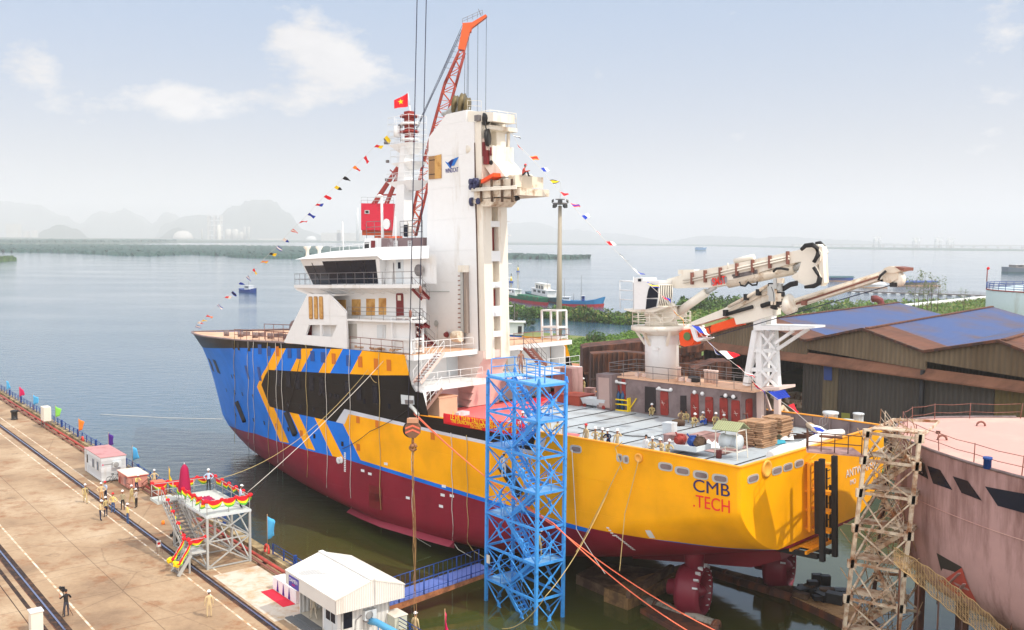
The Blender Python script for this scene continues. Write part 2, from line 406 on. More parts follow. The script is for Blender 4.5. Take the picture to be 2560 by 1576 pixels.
def water_mat():
 m=D.materials.new('river_water');m.use_nodes=True;t=m.node_tree;p=t.nodes['Principled BSDF']
 tc=N('ShaderNodeTexCoord',t);co=tc.outputs['Object']
 p.inputs['Roughness'].default_value=.06;p.inputs['IOR'].default_value=1.6
 n=N('ShaderNodeTexNoise',t);n.inputs['Scale'].default_value=.012;n.inputs['Detail'].default_value=4;t.links.new(co,n.inputs['Vector'])
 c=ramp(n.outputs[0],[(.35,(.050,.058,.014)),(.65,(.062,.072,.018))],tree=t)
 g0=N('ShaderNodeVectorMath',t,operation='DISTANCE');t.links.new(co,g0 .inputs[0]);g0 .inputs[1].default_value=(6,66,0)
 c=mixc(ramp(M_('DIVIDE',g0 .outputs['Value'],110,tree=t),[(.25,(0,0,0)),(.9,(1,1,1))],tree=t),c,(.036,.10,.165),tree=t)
 t.links.new(c,p.inputs['Base Color'])
 mp=N('ShaderNodeMapping',t);t.links.new(co,mp.inputs['Vector']);mp.inputs['Rotation'].default_value=(0,0,.25);mp.inputs['Scale'].default_value=(.6,1.5,1)
 a=N('ShaderNodeTexNoise',t);a.inputs['Scale'].default_value=.55;a.inputs['Detail'].default_value=5;a.inputs['Roughness'].default_value=.62;t.links.new(mp.outputs[0],a.inputs['Vector'])
 b=N('ShaderNodeTexNoise',t);b.inputs['Scale'].default_value=.018;b.inputs['Detail'].default_value=3;t.links.new(mp.outputs[0],b.inputs['Vector'])
 sp=N('ShaderNodeSeparateXYZ',t);t.links.new(co,sp.inputs[0])
 g=N('ShaderNodeVectorMath',t,operation='DISTANCE');t.links.new(co,g.inputs[0]);g.inputs[1].default_value=(12,62,0)
 shel=ramp(M_('DIVIDE',g.outputs['Value'],90,tree=t),[(.25,(.06,.06,.06)),(.8,(1,1,1))],tree=t)
 amp=M_('MULTIPLY',M_('ADD',M_('MULTIPLY',b.outputs[0],1.6,tree=t),-.3,tree=t,clamp=True),shel,tree=t)
 bp=N('ShaderNodeBump',t);bp.inputs['Distance'].default_value=.55
 t.links.new(M_('ADD',M_('MULTIPLY',amp,.42,tree=t),.015,tree=t),bp.inputs['Strength'])
 t.links.new(a.outputs[0],bp.inputs['Height']);t.links.new(bp.outputs[0],p.inputs['Normal'])
 return m
def conc_mat():
 m=D.materials.new('quay_concrete');m.use_nodes=True;t=m.node_tree;p=t.nodes['Principled BSDF']
 p.inputs['Roughness'].default_value=.85
 tc=N('ShaderNodeTexCoord',t);co=tc.outputs['Object']
 def noise(s,d=6,r=.6,src=co):
  n=N('ShaderNodeTexNoise',t);n.inputs['Scale'].default_value=s;n.inputs['Detail'].default_value=d;n.inputs['Roughness'].default_value=r
  t.links.new(src,n.inputs['Vector']);return n.outputs[0]
 c=ramp(noise(.16),[(.30,srgb(138,112,88)),(.48,srgb(172,144,114)),(.62,srgb(188,162,132)),(.8,srgb(206,186,160))],tree=t)
 c=mixc(ramp(noise(.45,8,.7),[(.52,(0,0,0)),(.68,(.75,.75,.75))],tree=t),c,srgb(140,84,42),tree=t)
 c=mixc(ramp(noise(.3,8,.75),[(.60,(0,0,0)),(.72,(.8,.8,.8))],tree=t),c,srgb(112,88,66),tree=t)
 c=mixc(ramp(noise(3,6,.7),[(.35,(.22,.22,.22)),(.7,(0,0,0))],tree=t),c,srgb(96,72,52),tree=t)
 def joint(vec,per,wd,off=0):
  dt=N('ShaderNodeVectorMath',t,operation='DOT_PRODUCT');t.links.new(co,dt.inputs[0]);dt.inputs[1].default_value=tuple(vec)
  q=M_('PINGPONG',M_('ADD',dt.outputs['Value'],off,tree=t),per/2,tree=t)
  return M_('LESS_THAN',q,wd,tree=t)
 vo=N('ShaderNodeTexVoronoi',t);vo.feature='DISTANCE_TO_EDGE';vo.inputs['Scale'].default_value=.11;t.links.new(mixc(.3,co,noise(.5,5,.7),tree=t),vo.inputs['Vector'])
 c=mixc(ramp(vo.outputs[0],[(0,(.4,.4,.4)),(.005,(0,0,0))],tree=t),c,srgb(84,62,44),tree=t)
 j=M_('MAXIMUM',joint(QD,7.0,.035),joint(QN,5.4,.035,1.2),tree=t)
 c=mixc(M_('MULTIPLY',j,.55,tree=t),c,srgb(86,62,44),tree=t)
 t.links.new(c,p.inputs['Base Color'])
 bp=N('ShaderNodeBump',t);bp.inputs['Strength'].default_value=.3;bp.inputs['Distance'].default_value=.02
 t.links.new(noise(9),bp.inputs['Height']);t.links.new(bp.outputs[0],p.inputs['Normal'])
 return m
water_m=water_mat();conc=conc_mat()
paint_line=mat('worn_road_paint',srgb(226,216,198),.8,var=.1,col2=srgb(186,148,108),amt=.42,sc2=1.6)
def foliage(name,cols,rough=.6):
 m=D.materials.new(name);m.use_nodes=True;t=m.node_tree;p=t.nodes['Principled BSDF'];p.inputs['Roughness'].default_value=rough
 tc=N('ShaderNodeTexCoord',t);n=N('ShaderNodeTexNoise',t);n.inputs['Scale'].default_value=.9;n.inputs['Detail'].default_value=6
 t.links.new(tc.outputs['Object'],n.inputs['Vector'])
 k=len(cols);c=ramp(n.outputs[0],[(.28+.44*i/(k-1),x)for i,x in enumerate(cols)],tree=t)
 t.links.new(c,p.inputs['Base Color'])
 tr=N('ShaderNodeBsdfTranslucent',t);t.links.new(c,tr.inputs[0])
 mx=N('ShaderNodeMixShader',t);mx.inputs[0].default_value=.25
 t.links.new(p.outputs[0],mx.inputs[1]);t.links.new(tr.outputs[0],mx.inputs[2])
 t.links.new(mx.outputs[0],t.nodes['Material Output'].inputs['Surface'])
 return m
leaf=foliage('leaf_green',[(.05,.10,.014),(.08,.17,.025),(.13,.24,.035)])
leaf2=foliage('leaf_dark',[(.022,.05,.014),(.035,.08,.02),(.055,.11,.025)])
leaf3=foliage('grass_green',[(.09,.18,.02),(.15,.28,.035),(.24,.34,.06)])
leaf4=foliage('dry_grass',[(.10,.15,.03),(.20,.22,.05),(.30,.27,.08)])
mangrove=foliage('mangrove_green',[(.008,.055,.04),(.012,.085,.055),(.02,.10,.065)])
bark=mat('bark',(.10,.075,.05),.9,var=.2)
# ------------------------------------------------------------------ water, far land, sky line
def far(px,py):return GZ(px,py,0)
mb=MB();mb.quad((-15000,-60,.4),(15000,-60,.4),(15000,19000,.4),(-15000,19000,.4))
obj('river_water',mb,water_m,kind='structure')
def strip(name,pts_near,depth,h,mats,nseg=160,rough=2.0,label=None,cat=None,kind='structure',seed=1,far_pts=None):
 """low land or mangrove whose waterline follows the given pixels; bumpy canopy going back in depth"""
 rnd=random.Random(seed);P=[far(*p)for p in pts_near]
 acc=[0]
 for a,b in zip(P,P[1:]):acc.append(acc[-1]+(b-a).length)
 def at(t):
  s=t*acc[-1]
  for k in range(len(P)-1):
   if s<=acc[k+1]or k==len(P)-2:
    return P[k].lerp(P[k+1],(s-acc[k])/max(1e-6,acc[k+1]-acc[k]))
 rows=[]
 K=7
 for i in range(nseg+1):
  t=i/nseg;p=at(t);end=min(1,6*t,6*(1-t))if far_pts is None else 1
  back=V((p.x,p.y,0)).normalized();r=[]
  for k in range(K):
   f=k/(K-1);d=depth*f*(.25+.75*end)
   zz=0 if k in(0,K-1)else h*(.55+.45*end)*(.75+.5*rnd.random())
   r.append(p+back*(d+(rnd.random()-.5)*rough)+V((0,0,zz-(.3 if k in(0,K-1)else 0))))
  rows.append(r)
 m=MB();m.grid(rows,0,False)
 return obj(name,m,mats,kind=kind,label=label,cat=cat)
farland=mat('far_fields',(.07,.11,.08),.9,var=.3,sc=.004)
farsand=mat('far_sandbank',(.42,.36,.28),.9,var=.2,sc=.003)
hillm=mat('far_hill_forest',(.05,.075,.06),.9,var=.3,sc=.003)
def mb_label(o,l,c):return props(o,l,c)
def belt(name,near,fard,h,m,label,nx=260,ny=16,seed=1,cat='mangrove'):
 """flat wooded land between a near and a far waterline (both given as bearings on the water)"""
 rnd=random.Random(seed);rows=[]
 for i in range(nx+1):
  x=near[0][0]+(near[-1][0]-near[0][0])*i/nx;a=far(x,interp(x,near)+rnd.uniform(-.35,.35));b=far(x,interp(x,fard));r=[]
  for k in range(ny+1):
   f=(k/ny)**1.6;r.append(a.lerp(b,f)+V((rnd.uniform(-4,4),0,-.3 if k in(0,ny)else h*rnd.uniform(.55,1.25))))
  rows.append(r)
 q=MB();q.grid(rows,0,False);return obj(name,q,m,label=label,cat=cat,kind='stuff')
belt('mangrove_belt',[(-200,632),(0,631),(140,633),(320,641),(400,641),(470,637.5),(560,641),(640,645),(780,648.5),(1100,650)],[(-200,614),(0,614),(140,613),(320,614),(500,615.5),(700,618),(900,620),(1100,624)],4.5,mangrove,'teal green mangrove belt low across the river behind the ship',420,14,3)
belt('mangrove_belt',[(1180,649),(1250,648),(1320,648),(1400,649),(1440,649),(1472,646)],[(1180,637),(1250,638),(1330,640),(1400,643),(1472,645.5)],4.5,mangrove,'narrow tongue of mangrove right of the gangway tower',150,8,4)
belt('far_forest',[(-200,611),(0,611),(160,610),(300,609),(440,606.5)],[(-200,603),(0,602.5),(160,602.5),(300,602.5),(440,603)],9,mangrove,'hazy blue green forest on the far left shore',160,8,8,'forest')
o=strip('mangrove_fringe',[(570,643.5),(600,645),(640,646.5),(700,648),(760,649)],40,3.5,mangrove,90,5,seed=9)
props(o,'narrow spit of mangrove in front of the long teal mangrove belt','mangrove',kind='stuff')
o=strip('mangrove_islet',[(-60,656),(0,656),(14,655),(26,654),(42,653)],60,4.5,leaf,60,4,seed=5)
props(o,'small green islet touching the left edge of the river','islet',kind='stuff')
strip('far_bank',[(-400,618),(0,619),(300,612),(420,609),(700,607),(1000,609),(1300,613),(1500,614),(1760,616),(1860,618),(2100,624),(2400,628),(2700,630)],2600,3,farland,200,40,seed=11,far_pts=1)
strip('far_field',[(-400,606),(0,606),(420,605),(900,606.5),(1500,608.5),(2000,613),(2700,621)],5000,4,farland,200,60,seed=12,far_pts=1)
strip('far_sandbank',[(-300,611),(0,611),(250,608.5),(360,606.5)],160,2.5,farsand,40,20,seed=14)
def hill(name,prof,dist,seed,depth=900):
 """ridge whose skyline passes the given pixels at the given distance"""
 rnd=random.Random(seed);top=[]
 for(x0,y0),(x1,y1)in zip(prof,prof[1:]):
  n=max(2,int((x1-x0)/9))
  for i in range(n):
   t=i/n;s=t*t*(3-2*t);y=y0+(y1-y0)*s+(rnd.random()-.5)*2.4*(1 if 0<i else.3)
   top.append((x0+(x1-x0)*t,y))
 top.append(prof[-1]);rows=[]
 for px,py in top:
  a=GY(px,py,dist);b=V((a.x,dist,0));r=[]
  for k in range(9):
   f=k/8;fall=math.sin(math.pi*f)**.7
   z=max(0.5,a.z)*fall*(.9+.2*rnd.random()if k!=4 else 1)
   r.append(V((b.x*(1+(f-.5)*depth/dist),dist+(f-.5)*depth,z-.5 if k in(0,8)else z)))
  rows.append(r)
 m=MB();m.grid(rows,0,True);return obj(name,m,hillm,kind='structure')
hill('far_hill',[(-500,510),(-150,490),(0,503),(90,512),(160,540),(200,560),(250,528),(280,533),(310,523),(350,538),(380,560),(410,532),(440,540),(470,570)],13000,1,2500)
hill('far_hill',[(380,602),(410,560),(470,540),(510,538),(545,545),(570,520),(600,515),(612,505),(640,500),(680,502),(715,530),(760,575),(820,592)],10500,2,2000)
hill('far_hill',[(80,600),(110,575),(150,563),(190,572),(230,600)],7800,3,900)
hill('far_hill',[(395,602),(420,578),(445,569),(470,578),(500,602)],7800,4,700)
hill('far_hill',[(1200,606),(1260,560),(1330,556),(1420,575),(1550,585),(1650,600)],13500,5,2500)
hill('far_hill',[(1650,606),(1760,590),(1840,592),(1900,596),(1960,592),(2100,600),(2300,612)],12000,6,2200)
def farbox(px0,px1,py0,py1,dist,dep,name,label,cat,m,group=None,extra=None):
 a=GY(px0,py1,dist);b=GY(px1,py0,dist);q=MB()
 z0=0;q.box(((a.x+b.x)/2,dist+dep/2,(z0+b.z)/2),(abs(b.x-a.x),dep,b.z-z0))
 if extra:extra(q,a,b,dist)
 return obj(name,q,m,label=label,cat=cat,group=group)
pale=mat('far_concrete',(.62,.58,.54),.8,var=.1,sc=.02)
palew=mat('far_white',(.75,.75,.75),.8,var=.1,sc=.02)
DF=6800
def frame_tower():
 t=thing('factory_tower','tall open concrete preheater tower of the distant cement works','factory tower',(GY(536,600,DF).x,DF,0))
 a=GY(521,600,DF);b=GY(551,538,DF);w=b.x-a.x;H=b.z;q=MB();g=MB()
 for i in(0,.5,1):
  for j in(0,40):q.box((a.x+w*i,DF+j,H/2),(9,9,H))
 for k in range(1,6):g.box(((a.x+b.x)/2,DF+20,H*k/5-3),(w+8,46,6))
 obj('column',q,pale,t);obj('floor',g,palew,t)
 s=MB();c=GY(548,600,DF);s.lathe((c.x+8,DF-30,0),[(15,0),(15,H*.55),(8,H*.6),(0.5,H*.62)],12);obj('silo',s,cream,t)
frame_tower()
for i,(px,r,top)in enumerate(((571,11,573),(588,11,573),(612,5.5,566),(622,6,567),(604,8,580),(505,4,572))):
 c=GY(px,600,DF);h=GY(px,top,DF).z;rr=r/F*DF*(.5 if r<8 else.7)
 q=MB();q.lathe((c.x,DF,0),[(rr,0),(rr,h*.85),(rr*.55,h),(.5,h*1.01)],14)
 obj('storage_silo',q,pale,label=['broad pale silo left of a pair at the distant works','broad pale silo right of its twin at the distant works','slim cream silo, left of the two tallest at the works','slim cream silo, right of the two tallest at the works','short pale silo before the two slim ones','thin pale silo left of the distant concrete tower'][i],cat='silo',group='silos of the distant cement works')
c=GY(458,600,DF);q=MB();q.lathe((c.x,DF,0),[(68,0),(66,20),(55,42),(34,58),(.5,64)],20);obj('storage_dome',q,pale,label='wide pale storage dome left of the distant tower',cat='dome')
c=GY(793,600,DF);q=MB();q.lathe((c.x,DF-200,0),[(36,0),(34,16),(24,30),(.5,36)],18);obj('storage_dome',q,palew,label='small white storage dome just left of the ship mast',cat='dome')
for i,(a,b,t_,l)in enumerate(((803,905,583,'long cream factory hall beside the white dome'),(842,852,575,'square cream block rising from the long far hall'),(645,705,597,'low sandy stock shed on the far shore'),(60,66,577,'left pale block of two on the far left shore'),(80,86,576,'right pale block of two on the far left shore'),(15,44,560,'pale group of towers at the far left shore'))):
 farbox(a,b,t_,604,6500 if i<3 else 7300,60,'far_building',l,'building',pale)
c=GY(894,600,6300);q=MB();q.tube((c.x,6300,0),(c.x,6300,GY(894,520,6300).z),11,10,8);obj('chimney',q,palew,label='tall white chimney left of the red crane house',cat='chimney')
q=MB();a=GY(1980,616,6000);b=GY(2620,612,5200)
q.bar((a.x,6000,14),(b.x,5200,22),14,5)
for i in range(24):
 p=V((a.x,6000,0)).lerp(V((b.x,5200,0)),i/23);q.box((p.x,p.y,8),(8,8,16))
obj('far_bridge',q,pale,label='long low bridge on piers across the far right water',cat='bridge')
for i,(px,top,l)in enumerate(((2192,590,'leftmost far quay crane, standing apart'),(2290,594,'far quay crane left of the close pair'),(2345,593,'far quay crane, left one of the close pair'),(2375,594,'rightmost far quay crane'))):
 dist=4700;c=GY(px,618,dist);h=GY(px,top,dist).z;q=MB();k=14
 for sx in(-k,k):
  for sy in(-10,10):q.tube((c.x+sx,dist+sy,0),(c.x+sx*.8,dist+sy,h*.9),2.2,4)
 q.box((c.x,dist,h*.62),(k*2.1,24,5));q.box((c.x+4,dist,h*.92),(k*2.8,8,5));q.box((c.x-4,dist,h*.75),(14,10,12));q.tube((c.x-2,dist,h*.9),(c.x+3,dist,h*1.1),2,4)
 obj('quay_crane',q,palew,label=l,cat='quay crane',group='far quay cranes')  # pale colour stands in for haze fading these distant cranes
c=GY(2020,612,5600);q=MB();q.box((c.x,5600,7),(90,30,14));q.box((c.x-55,5610,4),(40,30,9));obj('far_building',q,cream,label='low cream sheds on the far bank right of the knuckle crane',cat='building')
mh=D.materials.new('haze_air');mh.use_nodes=True;t=mh.node_tree;t.nodes.clear()
o_=t.nodes.new('ShaderNodeOutputMaterial');v_=t.nodes.new('ShaderNodeVolumePrincipled')
v_.inputs['Color'].default_value=(.965,.95,.955,1);v_.inputs['Density'].default_value=HAZE_D if 'HAZE_D' in globals()else 1.8e-4
v_.inputs['Anisotropy'].default_value=0
t.links.new(v_.outputs[0],o_.inputs['Volume'])
q=MB();q.box((0,9600,330),(30400,19400,662));obj('haze',q,mh,kind='stuff')
# ------------------------------------------------------------------ the ship (authored in its own frame: x forward of the transom, y to port, z above the stern bulwark)
STEM=[(-10.6,65),(-9.6,70.5),(-8.6,74),(-7.5,76.4),(-6.4,78.5),(-5.2,79.9),(-2.7,81.0),(-.6,82),(1.5,83.2),(3.1,84.5),(5.0,87.0),(6.5,88.5)]
def zkeel(x):return-10.0+(3.85*max(0,(24-x)/24)**1.5 if x<24 else 0)
def zmain(x):return interp(x,[(0,0),(5,.22),(14,.46),(27,.50),(40,.45),(87,.4)])
def zfore(x):return interp(x,[(31,5.36),(40,5.5),(50,5.65),(64,5.55),(76,5.3),(87,5.0)])
def halfb(x,z):
 xs=interp(z,STEM);d=xs-x
 if d<=0:return 0.0
 f=(z+10.5)/15.5;f=max(0,min(1,f))
 Le=36-5*f;p=1.25+.37*f
 t=min(1,d/Le);b=10*(1-(1-t)**p)
 zk=zkeel(x);R=interp(x,[(0,3.4),(8,3.3),(26,2.0)]);ry=interp(x,[(0,6.0),(8,5.2),(28,2.1)]);pw=interp(x,[(0,1.32),(8,1.45),(26,2)])
 h=z-zk
 if h<R:
  e=max(0,h)/R;b-=min(b*.9,ry*(1-math.sqrt(max(0,1-(1-e)**pw))))
 return max(0,b)
def hull_hit(px,py):
 c,d=lray(px,py);t0,t1=30,260;prev=None;n=1400
 for i in range(n):
  t=t0+(t1-t0)*i/n;p=c+d*t
  if p.z<6.4 and 0<=p.x<88:
   g=p.y-halfb(p.x,p.z)
   if prev is not None and prev>0>=g:
    lo,hi=t-(t1-t0)/n,t
    for _ in range(25):
     mid=(lo+hi)/2;p=c+d*mid
     if p.y-halfb(p.x,p.z)>0:lo=mid
     else:hi=mid
    return c+d*hi
   prev=g
 p=LY(px,py,10);return p
def zx(px,py):p=hull_hit(px,py);return p.x,p.z
C3=lambda x,y:(480+x/3.781,780+y/3.781)
def hull_material():
 m=D.materials.new('hull_paint');m.use_nodes=True;t=m.node_tree;p=t.nodes['Principled BSDF']
 p.inputs['Roughness'].default_value=.42;p.inputs['Specular IOR Level'].default_value=.18
 tc=N('ShaderNodeTexCoord',t);sp=N('ShaderNodeSeparateXYZ',t);t.links.new(tc.outputs['Object'],sp.inputs[0])
 X,Y,Z=sp.outputs
 mm=lambda op,a,b=None,c=None:M_(op,a,b,c,tree=t)
 def half(a,b,inside):
  """mask of the side of the line a-b (x,z) on which `inside` lies"""
  (x0,z0),(x1,z1)=a,b;nx,nz=-(z1-z0),x1-x0;L=math.hypot(nx,nz);nx/=L;nz/=L
  k=-(nx*x0+nz*z0)
  if nx*inside[0]+nz*inside[1]+k<0:nx,nz,k=-nx,-nz,-k
  return mm('GREATER_THAN',mm('ADD',mm('MULTIPLY',X,nx),mm('MULTIPLY_ADD',Z,nz,k)),0.0)
 def poly(px):
  P=[zx(*q)for q in px];c=(sum(a for a,b in P)/len(P),sum(b for a,b in P)/len(P));r=None
  for a,b in zip(P,P[1:]+P[:1]):
   h=half(a,b,c);r=h if r is None else mm('MULTIPLY',r,h)
  return r
 def line_z(px):
  P=sorted(zx(*q)for q in px)
  cr=N('ShaderNodeFloatCurve',t);t.links.new(mm('DIVIDE',X,88),cr.inputs['Value'])
  cv=cr.mapping.curves[0];pts=[(a/88,(b+11)/18)for a,b in P]
  pts=[(0,pts[0][1])]+pts+[(1,pts[-1][1])]
  cv.points[0].location=pts[0];cv.points[1].location=pts[-1]
  for q in pts[1:-1]:cv.points.new(*q)
  for q in cv.points:q.handle_type='VECTOR'
  cr.mapping.update()
  return mm('MULTIPLY_ADD',cr.outputs[0],18,-11)
 RED,BLUE,ORG,BLK,GRY=srgb(136,32,50),srgb(8,116,222),srgb(255,176,0),(.008,.007,.007),srgb(208,212,222)
 boot=line_z([(571,1064),(640,1085),(718,1110.6),(861,1147.6),(908.5,1162),(1040,1203),(1205,1254),(1415,1318),(1546,1347),(1699,1364),(1834,1377)])
 n1=N('ShaderNodeTexNoise',t);n1 .inputs['Scale'].default_value=.35;n1 .inputs['Detail'].default_value=6;t.links.new(tc.outputs['Object'],n1 .inputs['Vector'])
 above=mm('GREATER_THAN',Z,boot)
 c=mixc(above,RED,ORG,tree=t)
 P1,P2=C3(1430,1065),C3(1615,1445);P3,P4=C3(1605,372),C3(1495,580)
 a1,a2,a3,a4=zx(*P1),zx(*P2),zx(*P3),zx(*P4)
 low=half(a1,a2,(60,-3));up=half(a3,a4,(60,4))
 sel=mm('GREATER_THAN',Z,2.0)
 blue=mm('MULTIPLY',above,mm('ADD',mm('MULTIPLY',up,sel),mm('MULTIPLY',low,mm('SUBTRACT',1.0,sel))))
 c=mixc(blue,c,BLUE,tree=t)
 stripe=mm('MULTIPLY',above,mm('LESS_THAN',Z,mm('ADD',boot,.32)))
 c=mixc(stripe,c,BLUE,tree=t)
 org=None
 for q in([(795,343),(888,343),(785,552),(690,552)],[(690,545),(725,548),(655,690),(613,710)],[(613,708),(655,688),(740,900),(694,897)],[(694,893),(773,903),(917,1241),(833,1226)],[(1037,346),(1142,348),(1030,565),(930,562)],[(1312,350),(1427,350),(1305,580),(1197,574)],[(918,943),(1005,962),(1166,1312),(1080,1290)],[(1158,1001),(1255,1022),(1437,1390),(1328,1366)]):
  h=poly([C3(*a)for a in q]);org=h if org is None else mm('MAXIMUM',org,h)
 c=mixc(mm('MULTIPLY',org,above),c,ORG,tree=t)
 blk=None
 for q in([(655,690),(720,548),(1260,578),(1200,1010),(735,895)],[(1200,575),(1440,585),(1440,920),(1360,1042),(1190,1008)],[(1430,585),(2140,618),(2140,1075),(1430,918)]):
  h=poly([C3(*a)for a in q]);blk=h if blk is None else mm('MAXIMUM',blk,h)
 h=poly([C3(1430,600),C3(2300,600),(1330,1128),(1100,1079),C3(1440,920)]);blk=mm('MAXIMUM',blk,h)
 h=poly([(1095,1000),(1325,1060),(1340,1090),(1330,1129),(1095,1078)]);blk=mm('MAXIMUM',blk,h)
 for q in([(455,812),(500,812),(600,825),(600,870.3),(506.4,868.6),(480,850)],[(598,820),(735,840),(691.6,871.4),(598,870.3)],[(685,830),(890,860),(853,872.9),(691.6,871.2)]):
  h=poly(q);blk=mm('MAXIMUM',blk,h)
 c=mixc(mm('MULTIPLY',blk,above),c,BLK,tree=t)
 gry=None
 for q in([C3(1360,1042),C3(1440,918),C3(1482,966),C3(1442,1062)],[C3(1440,918),(1100,1078.5),(1100,1086),C3(1480,966)],[(1098,1078.2),(1330,1127),(1328,1136),(1098,1086)],[(1328,1128),(1345,1092),(1365,1098),(1352,1140),(1328,1136)]):
  h=poly(q);gry=h if gry is None else mm('MAXIMUM',gry,h)
 c=mixc(mm('MULTIPLY',gry,above),c,GRY,tree=t)
 onside=mm('GREATER_THAN',X,.04)
 c=mixc(onside,ORG,c,tree=t)
 deep=mm('MULTIPLY',mm('LESS_THAN',Z,mm('MULTIPLY_ADD',X,.02,-5.95)),mm('LESS_THAN',X,12));c=mixc(deep,c,RED,tree=t)
 pink=mm('MULTIPLY',mm('LESS_THAN',Z,-8.4),mm('GREATER_THAN',Z,-30));
 f=ramp(n1 .outputs[0],[(.3,(.82,.82,.82)),(.7,(1.1,1.1,1.1))],tree=t)
 c=mixc(1.0,c,f,tree=t,mode='MULTIPLY')
 n2=N('ShaderNodeTexNoise',t);n2 .inputs['Scale'].default_value=1.1;n2 .inputs['Detail'].default_value=9;n2 .inputs['Roughness'].default_value=.75
 mp=N('ShaderNodeMapping',t);mp.inputs['Scale'].default_value=(.5,1,1.6);t.links.new(tc.outputs['Object'],mp.inputs['Vector']);t.links.new(mp.outputs[0],n2 .inputs['Vector'])
 c=mixc(ramp(n2 .outputs[0],[(.70,(0,0,0)),(.78,(.4,.4,.4))],tree=t),c,(.6,.48,.42),tree=t)
 t.links.new(c,p.inputs['Base Color'])
 def seam(sock,per,wd):return mm('LESS_THAN',mm('PINGPONG',sock,per/2),wd)
 hgt=mm('ADD',mm('MULTIPLY',mm('MAXIMUM',seam(X,6.2,.03),seam(Z,2.3,.03)),-.25),mm('MULTIPLY',n1 .outputs[0],1.2))
 bp=N('ShaderNodeBump',t);bp.inputs['Strength'].default_value=.6;bp.inputs['Distance'].default_value=.06
 t.links.new(hgt,bp.inputs['Height']);t.links.new(bp.outputs[0],p.inputs['Normal'])
 return m
hull_m=hull_material()
ship=thing('offshore_ship','blue, orange and black offshore service ship with a white gangway tower, resting at the quay','ship',mat4=SHIPM)
def sp(name,mb,mats,parent=None,label=None,kind=None):return obj(name,mb,mats,parent or ship,label=label,kind=kind,world=False)
def hull_mb():
 q=MB();G=30;XS=[0,.012]+[i/60 for i in range(1,52)]+[51/60+(9/60)*(1-(1-i/16)**1.6)for i in range(1,17)]
 def sheet(g0,g1,ng,ztop,zbot,s0,s1,side):
  rows=[]
  ss=[s for s in XS if s0<s<s1];ss=[s0]+ss+[s1]
  for s in ss:
   r=[]
   for j in range(ng+1):
    g=j/ng
    xn=s*87;zl=ztop(xn)+(zbot(xn)-ztop(xn))*g
    xs=interp(ztop(87)+(zbot(87)-ztop(87))*g,STEM);x=s*xs if xs else xn
    z=ztop(x)+(zbot(x)-ztop(x))*g
    b=halfb(x,z)
    if s==1:b=0
    r.append(V((x,side*b,z)))
   rows.append(r)
  q.grid(rows,0,True)
  return rows
 for side in(1,-1):
  a=sheet(0,1,34,zmain,lambda x:zkeel(x),0,1,side)
  q.grid([[r[-1],V((r[-1].x,0,r[-1].z-.02))]for r in a],0,False)
  tr=a[0];q.grid([[p,V((p.x,0,p.z))]for p in tr],0,False)
  zmid=lambda x:interp(x,[(28,2.35),(60,2.9),(87,2.9)])
  for(zt,zb,xa)in((zfore,zmid,31.55),(zmid,zmain,30.25)):
   sheet(0,1,8,zt,zb,xa/87,1,side)
  q.quad((31.55,side*10,3.6),(31.55,side*10,zmid(31)),(30.25,side*10,zmid(30)))
 return q
hull=sp('hull',hull_mb(),hull_m)
def zdeck(x):return-1.02+.035*x if x<30 else.03
q=MB();rows=[]
for i in range(25):
 x=.15+i*31.6/24;b=halfb(x,zdeck(x))-.12;rows.append([V((x,b,zdeck(x))),V((x,0,zdeck(x)+.06)),V((x,-b,zdeck(x)))])
q.grid(rows,0,False);main_deck=sp('main_deck',q,deckgrey)
q=MB()
for k in range(11):
 x=3+k*2.35;q.bar((x,8.6,zdeck(x)+.05),(x,-5.2,zdeck(x)+.09),.09,.03)
sp('deck_seam',q,wiredk,main_deck)
q=MB();q.quad((5.2,3.6,zdeck(5)+.075),(5.2,-2.6,zdeck(5)+.09),(11,-2.9,zdeck(11)+.09),(11,3.2,zdeck(11)+.075));sp('hatch_cover',q,pinkprim,main_deck)
q=MB()
for side in(1,-1):
 P=[V((x,side*10,zmain(x)))for x in[0,2,5,9,14,18,22,27,30.2]]
 for a,b in zip(P,P[1:]):
  q.bar(a+V((0,-side*.06,.03)),b+V((0,-side*.06,.03)),.26,.07)
 inner=[V((p.x,side*9.86,p.z))for p in P];low=[V((p.x,side*9.86,zdeck(p.x)-.1))for p in P]
 q.grid([[a,b]for a,b in zip(inner,low)],1,False)
 for i in range(19):
  x=1+i*1.55;q.prism([(x,side*9.85,zmain(x)),(x,side*9.85,zdeck(x)),(x,side*9.45,zdeck(x))],(.03,0,0),1)
q.bar((.06,10,.03),(.06,-10,.03),.26,.07)
orgcap=mat('orange_hull_paint',srgb(250,164,30),.45,var=.08)
sp('bulwark',q,[orgcap,prim])
q=MB();n=36;top=[]
for i in range(n+1):
 x=31.6+(86.6-31.6)*i/n;z=zfore(x)-.12;b=max(.02,halfb(x,zfore(x))-.15);top.append((x,b,z))
q.grid([[V((x,b,z)),V((x,0,z+.12)),V((x,-b,z))]for x,b,z in top],0,False)
foredeck=sp('forecastle_deck',q,deckbeige)
q=MB()
for s in(1,-1):
 P=[V((x,s*(halfb(x,zfore(x))-.02 if x<86.8 else 0),zfore(x)+.04))for x in[49.6+i*1.0 for i in range(38)]+[87.0]]
 for a,b in zip(P,P[1:]):q.bar(a,b,.3,.12)
sp('bow_rail_cap',q,prim)
q=MB()
for i in range(5):
 x=66-i*3;q.box((x,4.5-i*.2,5.65),(.5,.8,.5))
 q.tube((x+.9,6.2,5.5),(x+.9,6.2,6.1),.16,8);q.tube((x+1.5,6.2,5.5),(x+1.5,6.2,6.1),.16,8)
sp('bollard',q,prim)
